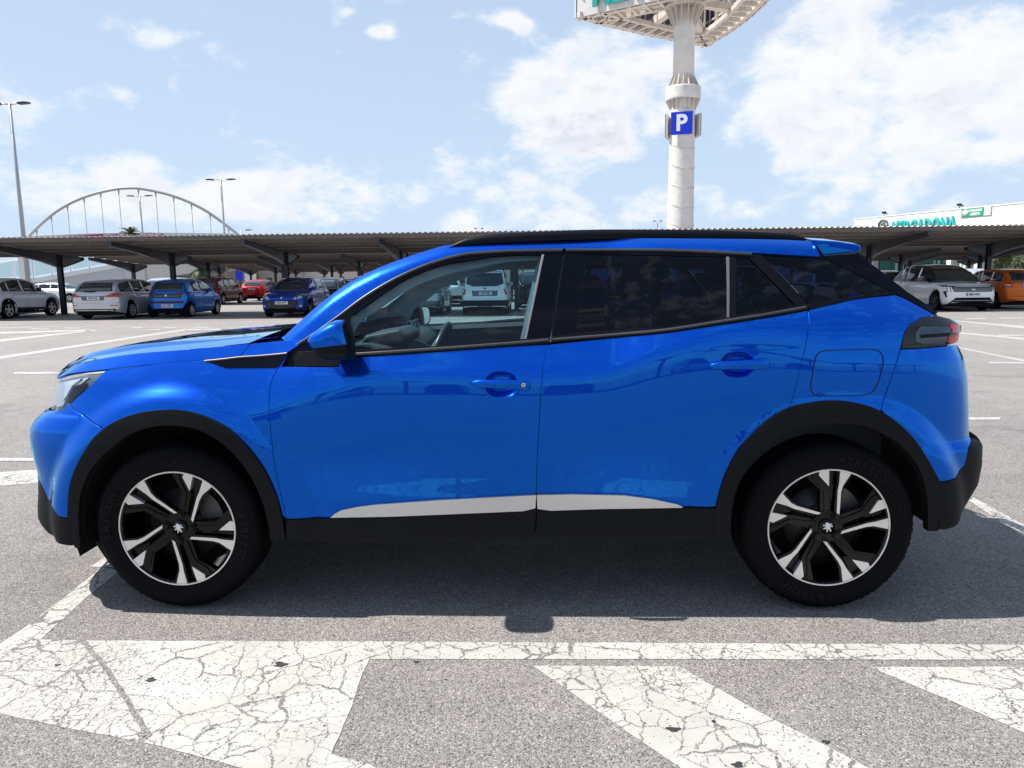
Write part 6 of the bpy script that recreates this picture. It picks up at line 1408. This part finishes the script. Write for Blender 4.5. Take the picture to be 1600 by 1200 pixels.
    def plate(txt, fr, y, z):
        sgx = 1 if fr else -1; loc, nn, _, _ = bv1.ray_cast(Vector((4*sgx, y, z)), Vector((-sgx, 0, 0)))
        x = loc.x+sgx*.022; p = empty('number_plate', (0, 0, 0), 0, parent=root)
        mb = MB(); mb.box((min(x, x-sgx*.03), y-.26, z-.056), (max(x, x-sgx*.03), y+.26, z+.056)); mb.build('plate_panel', M_PLATE, p)
        mb = MB(); e = y-.235*sgx; mb.box((min(x, x+sgx*.003), e-.024, z-.054), (max(x, x+sgx*.003), e+.024, z+.054)); mb.build('plate_band', M_EUB, p)
        M = Matrix.Translation((x+sgx*.003, y+.02*sgx, z)) @ Matrix(((0, 0, sgx), (sgx, 0, 0), (0, 1, 0))).to_4x4()
        text_mb(txt, .105, M, ext=.001, xs=.83, bold=.0025).build('plate_text', M_PLATET, p)
    if 'rplate' in sp: plate(sp['rplate'], False, 0, sp.get('rpz', .72))
    if 'fplate' in sp: plate(sp['fplate'], True, 0, sp.get('fpz', .45))
    return root
def ell(cx, cz, rx, rz, n=14): return [(cx+math.cos(2*math.pi*k/n)*rx, cz+math.sin(2*math.pi*k/n)*rz) for k in range(n)]
NOSE = lambda L_, h0=.98, hood=.95: [(0, .50), (.03, .62), (.10, .74), (.25, .82), (.6, hood-.05), (1.0, hood), (1.4, h0), (L_*.6, h0+.02), (L_-.4, h0+.04), (L_-.06, h0+.01), (L_-.02, h0-.08), (L_, .60)]
UP, DN = math.radians(90), math.radians(-90)
P_SILVER = carpaint('silver_paint', (.56, .57, .60), .55, .32); P_WHITE = pmat('white_car_paint', (.88, .89, .90), .25, coat=1); P_BLUE2 = carpaint('azure_paint', (.005, .17, .62), .5, .32); P_DBLUE = carpaint('deep_blue_paint', (.0, .05, .36), .45, .3)
P_MAROON = carpaint('maroon_paint', (.13, .012, .018), .4, .35); P_RED = carpaint('red_paint', (.42, .01, .015), .4, .3); P_ORANGE = carpaint('copper_orange_paint', (.60, .125, .012), .45, .34); P_BLACK = carpaint('black_paint', (.01, .01, .012), .2, .25); P_GREY = carpaint('grey_paint', (.12, .13, .15), .5, .3); P_PEARL = carpaint('pearl_white_paint', (.74, .78, .83), .1, .3)
def gx(px, Y): return float(ony(px, 460, Y)[0])
# rear-facing cars: heading +Y (nose away); Y given for the tail, X for the centre
def tail_at(x, y, L_): return dict(x=x, y=y+L_/2, rot=UP)
def nose_at(x, y, L_): return dict(x=x, y=y+L_/2, rot=DN)
bgcar(dict(name='parked_car', label='pearl white small crossover with black arches at the left edge, nose away', L=4.18, W=1.77, H=1.58, paint=P_PEARL, belt=.98, deck=NOSE(4.18, 1.02, 1.0), wr=.345, clad=True, ws=(1.05, 1.85, 3.35, 4.11), rimc=(.55, .55, .55), spokes=5, mirm=P_BLACK, sidewin=[(1.6, 2.35), (2.43, 3.15), (3.2, 3.55)], items=[('tail_light', [(.35, .95), (.8, .97), (.85, .85), (.4, .85)], 'rq', M_RED)], **tail_at(-21.15, 23.6, 4.18)))
bgcar(dict(name='parked_car', label='silver estate car beside the first carport post, tail outward, plate 4185 GLD', L=4.83, W=1.89, H=1.49, paint=P_SILVER, belt=.95, deck=NOSE(4.83, .97, .93), ws=(1.2, 2.1, 4.25, 4.76), nr=4.2, tumble=.74, drop=.04, sidewin=[(1.85, 2.65), (2.73, 3.45), (3.53, 4.42)], shuts=(1.6, 2.7, 3.5), wr=.33, roh=.98, foh=.95,
  rplate='4185 GLD', rpz=.80, items=[('tail_light', [(-.40, .87), (-.62, .93), (-.86, .95), (-.86, .84), (-.55, .83)], 'rear', M_RED), ('tail_light', [(.40, .87), (.62, .93), (.86, .95), (.86, .84), (.55, .83)], 'rear', M_RED), ('tail_light', [(4.42, .93), (4.50, .98), (4.70, .95), (4.78, .90), (4.76, .84), (4.55, .86)], 'side', M_RED), ('bumper_line', [(-.88, .62), (.88, .62), (.88, .645), (-.88, .645)], 'rear', M_CHROME), ('bumper_lower', [(-.75, .26), (.75, .26), (.80, .40), (-.80, .40)], 'rear', M_CLAD), ('badge', ell(0, .965, .07, .03), 'rear', M_CHROME), ('plate_recess', [(-.40, .72), (.40, .72), (.46, .88), (-.46, .88)], 'rear', P_GREY, .003), ('reflector', [(.62, .52), (.85, .52), (.85, .55), (.62, .55)], 'rear', M_RED), ('reflector', [(-.62, .52), (-.85, .52), (-.85, .55), (-.62, .55)], 'rear', M_RED), ('rear_wiper', [(-.1, 1.03), (.35, 1.02), (.35, 1.04), (-.1, 1.07)], 'rear', M_DARK, .02)], **tail_at(-16.08, 22.95, 4.83)))
bgcar(dict(name='parked_car', label='small bright blue city car with tall red tail lights, plate 6211 DFK', L=3.43, W=1.64, H=1.47, paint=P_BLUE2, belt=.93, deck=NOSE(3.43, .96, .93), ws=(.75, 1.5, 2.98, 3.37), nr=4.2, tumble=.72, sidewin=[(1.25, 1.98), (2.06, 2.62)], shuts=(1.05, 2.02, 2.7), wr=.28, foh=.72, roh=.38,
  rplate='6211 DFK', rpz=.46, rearwin=[(-.60, .80), (.60, .80), (.56, 1.34), (-.56, 1.34)], glass=M_CGLASS,
  items=[('tail_light', [(-.60, 1.28), (-.50, 1.28), (-.40, .95), (-.46, .86), (-.66, .88), (-.68, 1.0)], 'rear', M_RED), ('tail_light', [(.60, 1.28), (.50, 1.28), (.40, .95), (.46, .86), (.66, .88), (.68, 1.0)], 'rear', M_RED), ('tail_glass', [(-.56, .76), (.56, .76), (.60, .93), (-.60, .93)], 'rear', M_CGLASS), ('bumper_strip', [(-.62, .56), (.62, .56), (.66, .60), (.60, .64), (-.60, .64), (-.66, .60)], 'rear', P_MAROON), ('lion_badge', [(-.03, .80), (.0, .83), (.035, .80), (.05, .87), (.02, .90), (-.02, .90), (-.045, .87)], 'rear', M_WHITEP, .02), ('bumper_lower', [(-.5, .27), (.5, .27), (.55, .36), (-.55, .36)], 'rear', M_CLAD)], **tail_at(-13.86, 24.0, 3.43)))
bgcar(dict(name='parked_car', label='silver car with an arched roof hidden behind the small blue city car', L=4.3, W=1.8, H=1.58, paint=P_SILVER, belt=.98, deck=NOSE(4.3, 1.0, .97), group='cars in the rows further back', **tail_at(-17.7, 30.4, 4.3)))
bgcar(dict(name='parked_car', label='dark red compact people carrier right of the small blue car', L=4.3, W=1.81, H=1.63, paint=P_MAROON, belt=.98, deck=NOSE(4.3, 1.0, .98), ws=(.85, 1.8, 3.8, 4.23), nr=4.2, tumble=.78, sidewin=[(1.45, 2.25), (2.33, 3.05), (3.13, 3.85)], items=[('tail_light', [(.7, 1.3), (.78, 1.3), (.85, .9), (.72, .9)], 'rear', M_RED)], group='cars in the rows further back', **tail_at(-19.35, 39.3, 4.3)))
bgcar(dict(name='parked_car', label='bright red hatchback seen from behind, left of the dark blue hatchback', L=4.35, W=1.82, H=1.48, paint=P_RED, belt=.95, deck=NOSE(4.35, .97, .93), ws=(1.1, 1.95, 3.6, 4.28), rplate='2846 HNV', rpz=.86, items=[('tail_light', [(-.9, .93), (-.5, .97), (-.5, .88), (-.88, .82)], 'rear', M_RED), ('tail_light', [(.9, .93), (.5, .97), (.5, .88), (.88, .82)], 'rear', M_RED), ('bumper_lower', [(-.8, .27), (.8, .27), (.82, .46), (-.82, .46)], 'rear', M_CLAD)], group='cars in the rows further back', **tail_at(gx(393, 47), 47.0, 4.35)))
DB = dict(L=4.03, W=1.72, H=1.49, paint=P_DBLUE, belt=.95, deck=NOSE(4.03, .97, .95), ws=(.95, 1.8, 3.4, 3.9), nf=2.7, wr=.31, rimc=(.12, .12, .12))
bgcar(dict(name='parked_car', label='dark blue hatchback facing the viewer with pale headlamps, plate 7924 GTP', fplate='7924 GTP', fpz=.55, items=[
  ('headlight', [(.46, .66), (.80, .74), (.84, .88), (.70, .90), (.48, .74)], 'front', M_HEAD), ('headlight', [(-.46, .66), (-.80, .74), (-.84, .88), (-.70, .90), (-.48, .74)], 'front', M_HEAD), ('lower_grille', [(-.52, .30), (.52, .30), (.62, .62), (.55, .64), (-.55, .64), (-.62, .62)], 'front', M_GRILLE), ('diamond_badge', [(0, .68), (.05, .75), (0, .82), (-.05, .75)], 'front', M_CHROME, .015), ('fog_lamp', ell(.70, .42, .055, .05), 'front', M_HEAD), ('fog_lamp', ell(-.70, .42, .055, .05), 'front', M_HEAD), ('chin', [(-.66, .23), (.66, .23), (.62, .29), (-.62, .29)], 'front', M_CLAD)], **DB, **nose_at(-9.22, 23.4, 4.03)))
bgcar(dict(name='parked_car', label='silver compact car facing the viewer, half hidden behind the blue windscreen pillar', L=4.2, W=1.78, H=1.53, paint=P_SILVER, belt=.97, deck=NOSE(4.2, 1.0, .98), ws=(.9, 1.8, 3.6, 4.05), nf=2.7, wsglass=M_CGLASS2, fplate='3390 FGW', fpz=.5, items=[('headlight', [(.42, .68), (.8, .76), (.82, .9), (.5, .78)], 'front', M_HEAD), ('headlight', [(-.42, .68), (-.8, .76), (-.82, .9), (-.5, .78)], 'front', M_HEAD), ('lower_grille', [(-.5, .3), (.5, .3), (.55, .55), (-.55, .55)], 'front', M_GRILLE)], **nose_at(-6.45, 24.1, 4.2)))
bgcar(dict(name='parked_car', label='black hatchback standing behind the dark blue hatchback', L=4.1, W=1.75, H=1.5, paint=P_BLACK, deck=NOSE(4.1, .97, .95), group='cars in the rows further back', **tail_at(-9.6, 30.0, 4.1)))
bgcar(dict(name='parked_car', label='black car two places behind the dark blue hatchback, windscreen towards the viewer', L=4.3, W=1.8, H=1.5, paint=P_BLACK, deck=NOSE(4.3, .97, .95), group='cars in the rows further back', **nose_at(-11.6, 42.0, 4.3)))
bgcar(dict(name='parked_car', label='grey saloon far behind, between the dark blue and the silver car', L=4.4, W=1.8, H=1.45, paint=P_GREY, deck=NOSE(4.4, .97, .95), group='cars in the rows further back', **nose_at(-14.2, 56.0, 4.4)))
bgcar(dict(name='parked_car', label='silver hatchback seen through the front side window, rear towards the viewer, plate 7717 LZK', L=4.3, W=1.8, H=1.5, paint=P_SILVER, belt=.97, deck=NOSE(4.3, 1.0, .95), ws=(1.0, 1.85, 3.6, 4.22), rplate='7717 LZK', rpz=.70, items=[('tail_light', [(.42, .93), (.85, .98), (.86, .86), (.55, .82)], 'rear', M_RED), ('tail_light', [(-.42, .93), (-.85, .98), (-.86, .86), (-.55, .82)], 'rear', M_RED), ('lamp_inset', [(.58, .87), (.78, .89), (.78, .85), (.6, .84)], 'rear', M_TLW, .016), ('bumper_lower', [(-.8, .27), (.8, .27), (.84, .55), (-.84, .55)], 'rear', P_GREY)], **tail_at(-4.15, 23.6, 4.3)))
bgcar(dict(name='parked_car', label='tall white people carrier seen through the front side window, plate 7669 KJB', L=4.5, W=1.75, H=1.68, paint=P_WHITE, belt=1.05, deck=[(0, .50), (.03, .62), (.10, .74), (.25, .85), (.6, .97), (1.0, 1.02), (1.4, 1.05), (2.8, 1.07), (4.1, 1.08), (4.38, 1.06), (4.46, .95), (4.5, .66)], ws=(.95, 1.85, 4.1, 4.44), nr=4.6, tumble=.80, rplate='7669 KJB', rpz=.82, rearwin=[(-.70, 1.18), (-.45, 1.08), (.45, 1.08), (.70, 1.18), (.62, 1.56), (-.62, 1.56)],
  items=[('tail_light', [(.66, 1.14), (.83, 1.20), (.86, 1.0), (.80, .76), (.74, .80), (.68, 1.0)], 'rear', M_RED), ('tail_light', [(-.66, 1.14), (-.83, 1.20), (-.86, 1.0), (-.80, .76), (-.74, .80), (-.68, 1.0)], 'rear', M_RED), ('lamp_inset', ell(.755, 1.04, .06, .075), 'rear', M_TLW, .016), ('lamp_inset', ell(-.755, 1.04, .06, .075), 'rear', M_TLW, .016), ('plate_recess', [(-.46, .73), (.46, .73), (.48, .93), (-.48, .93)], 'rear', P_GREY, .004), ('plate_bar', [(-.42, .90), (.42, .90), (.42, .925), (-.42, .925)], 'rear', M_CHROME), ('rear_bumper', [(-.80, .26), (.80, .26), (.86, .57), (-.86, .57)], 'rear', M_CLAD, .014), ('bumper_line', [(-.45, .32), (.45, .32), (.45, .345), (-.45, .345)], 'rear', M_CHROME, .02), ('badge', [(-.07, 1.0), (.07, 1.0), (.05, 1.03), (-.05, 1.03)], 'rear', M_CLAD), ('badge', [(-.015, .95), (.015, .95), (.015, .985), (-.015, .985)], 'rear', M_CLAD)], **tail_at(-1.58, 23.3, 4.5)))
bgcar(dict(name='parked_car', label='white pickup-like van behind the silver and the white car, seen through the side window', L=4.6, W=1.8, H=1.62, paint=P_WHITE, belt=1.0, deck=NOSE(4.6, 1.0, .97), ws=(1.0, 1.8, 4.2, 4.5), items=[('rear_bumper', [(-.8, .26), (.8, .26), (.84, .56), (-.84, .56)], 'rear', M_CLAD), ('tail_light', [(.72, 1.0), (.85, 1.0), (.85, .75), (.74, .75)], 'rear', M_RED)], group='cars in the rows further back', **tail_at(-4.15, 32.5, 4.6)))
bgcar(dict(name='parked_car', label='black off-roader beyond the twin carport posts, seen through the side window', L=4.2, W=1.8, H=1.7, paint=P_BLACK, belt=1.05, deck=NOSE(4.2, 1.05, 1.0), tumble=.82, group='cars in the rows further back', **tail_at(.35, 29.8, 4.2)))
for x, y, pt, lab in ((2.2, 23.7, P_DBLUE, 'dark blue car dimly visible through the tinted rear door window, left one'), (4.9, 23.6, P_SILVER, 'silver saloon dimly visible through the middle of the tinted rear door window'), (7.3, 24.0, P_GREY, 'grey car dimly visible at the right of the tinted rear door window')):
    bgcar(dict(name='parked_car', label=lab, L=4.4, W=1.8, H=1.48, paint=pt, deck=NOSE(4.4, .97, .95), items=[('headlight', [(.42, .68), (.8, .76), (.82, .88), (.5, .78)], 'front', M_HEAD), ('headlight', [(-.42, .68), (-.8, .76), (-.82, .88), (-.5, .78)], 'front', M_HEAD)], **nose_at(x, y, 4.4)))
WP = dict(L=4.54, W=1.90, H=1.70, paint=P_WHITE, roofm=P_BLACK, mirm=P_BLACK, belt=1.04, wr=.36, nf=3.4, tumble=.72, clad=False, rimc=(.05, .05, .05))
bgcar(dict(name='parked_car', label='white crossover with a black roof and wide latticed grille facing the viewer, plate 0880 NDX', deck=[(0, .62), (.03, .80), (.10, .90), (.22, .95), (.6, 1.01), (1.0, 1.05), (1.4, 1.07), (2.8, 1.10), (4.1, 1.10), (4.42, 1.04), (4.5, .9), (4.54, .7)], ws=(1.05, 2.0, 3.6, 4.35), fplate='0880 NDX', fpz=.61, wsglass=M_CGLASS,
  items=[('grille', [(-.62, .70), (.62, .70), (.74, .84), (.66, .885), (-.66, .885), (-.74, .84)], 'front', pmat('grille_mesh', (.16, .17, .18), .3, .6)), ('bonnet_edge', [(-.80, .905), (.80, .905), (.80, .922), (-.80, .922)], 'front', M_DARK), ('shield_badge', [(0, .72), (.06, .78), (.06, .84), (-.06, .84), (-.06, .78)], 'front', M_CHROME, .016), ('headlight', [(.60, .90), (.93, .96), (.92, .90), (.70, .87)], 'front', M_GRILLE), ('headlight', [(-.60, .90), (-.93, .96), (-.92, .90), (-.70, .87)], 'front', M_GRILLE)]
  +[('light_claw', [(sg*(.70+k*.07), .87), (sg*(.715+k*.07), .87), (sg*(.675+k*.085), .70), (sg*(.655+k*.085), .70)], 'front', M_GRILLE) for k in range(3) for sg in (-1, 1)]
  +[('side_intake', [(sg*.86, .74), (sg*.92, .72), (sg*.87, .50), (sg*.84, .50)], 'front', M_GRILLE) for sg in (-1, 1)]
  +[('lower_grille', [(-.60, .50), (.60, .50), (.80, .30), (-.80, .30)], 'front', M_CLAD), ('grille_line', [(-.66, .385), (.66, .385), (.66, .40), (-.66, .40)], 'front', M_CHROME, .014), ('chin', [(-.8, .22), (.8, .22), (.8, .29), (-.8, .29)], 'front', M_DARK)], **WP, **nose_at(16.05, 23.1, 4.54)))
bgcar(dict(name='parked_car', label='copper orange hatchback at the right edge, rear towards the viewer, plate 5204 FHR', L=3.92, W=1.68, H=1.50, paint=P_ORANGE, belt=.97, deck=NOSE(3.92, 1.0, .95), ws=(.85, 1.65, 3.35, 3.86), nr=3.4, tumble=.76, wr=.31, rimc=(.03, .03, .03), sidewin=[(1.35, 2.05), (2.12, 2.72), (2.80, 3.46)], rplate='5204 FHR', rpz=.93, items=[('tail_light', [(.50, 1.04), (.72, 1.06), (.82, .86), (.56, .84)], 'rear', M_RED), ('tail_light', [(-.50, 1.04), (-.72, 1.06), (-.82, .86), (-.56, .84)], 'rear', M_RED), ('lamp_inset', [(.60, .93), (.74, .94), (.76, .88), (.62, .87)], 'rear', M_TLW, .016), ('lamp_inset', [(-.60, .93), (-.74, .94), (-.76, .88), (-.62, .87)], 'rear', M_TLW, .016), ('bumper_line', [(-.76, .50), (.76, .50), (.76, .512), (-.76, .512)], 'rear', M_DARK, .003)], **tail_at(18.65, 24.1, 3.92)))
for x, y, pt, hd, lab, hh, gl in ((14.3, 30.4, P_WHITE, DN, 'white car in shade left of the white crossover, behind the blue tailgate', 1.5, M_CGLASS2), (21.7, 31.0, P_SILVER, UP, 'silver car whose roof shows behind the orange hatchback', 1.58, M_CGLASS), (19.2, 30.6, P_BLACK, UP, 'black car between the white crossover and the orange hatchback', 1.6, M_CGLASS), (24.0, 25.2, P_GREY, UP, 'grey car beyond the orange hatchback', 1.5, M_CGLASS), (22.9, 41.5, P_WHITE, DN, 'white van-like car far behind the white crossover', 1.6, M_CGLASS), (27.3, 42.0, P_BLACK, UP, 'black car in the second row behind the orange hatchback', 1.55, M_CGLASS), (-34.5, 47.0, P_WHITE, 0., 'small white car crossing beside the ramp wall, partly behind the first post', 1.42, M_CGLASS)):
    bgcar(dict(name='parked_car', label=lab, L=4.3, W=1.79, H=hh, paint=pt, glass=gl, deck=NOSE(4.3, 1.0, .96), x=x, y=y+2.15, rot=hd, group='cars in the rows further back'))
for i, (x, y, pt, hd) in enumerate(((-22.3, 45.5, P_GREY, UP), (-13.0, 44.0, P_DBLUE, DN), (-8.2, 46.0, P_SILVER, DN), (-3.0, 46.0, P_BLACK, DN), (2.0, 45.5, P_GREY, UP), (6.0, 46.2, P_WHITE, UP), (30.8, 46.0, P_SILVER, UP), (-11.2, 61.0, P_WHITE, DN), (-6.3, 61.0, P_RED, UP))):
    kinds = ['grey', 'dark blue', 'silver', 'black', 'mid grey', 'white', 'light silver', 'white', 'red']
    wh = ['between the far left posts of the second carport', 'behind the silver estate and the blue cars, second row', 'in the second row above the dark blue hatchback', 'in the second row near the front window', 'in the second row behind the blue car cabin', 'in the second row behind the tinted window', 'in the second row at the far right', 'in the third row, left of centre', 'in the third row near the windscreen pillar']
    bgcar(dict(name='parked_car', label='%s car %s' % (kinds[i], wh[i]), L=4.2, W=1.78, H=1.5, paint=pt, deck=NOSE(4.2, .98, .95), x=x, y=y, rot=hd, group='cars in the rows further back'))

for i, (x, pt) in enumerate(((-14.5, P_GREY), (-9.0, P_WHITE), (-3.8, P_BLACK), (1.6, P_RED), (6.5, P_SILVER), (14.0, P_DBLUE))):
    bgcar(dict(name='parked_car', label='%s car parked on the opposite side, mirrored in the blue doors' % ['grey', 'white', 'black', 'red', 'silver', 'dark blue'][i], L=4.2, W=1.78, H=1.5, paint=pt, deck=NOSE(4.2, .98, .95), x=x, y=-30.5, rot=UP if i % 2 else DN, group='cars on the opposite side'))
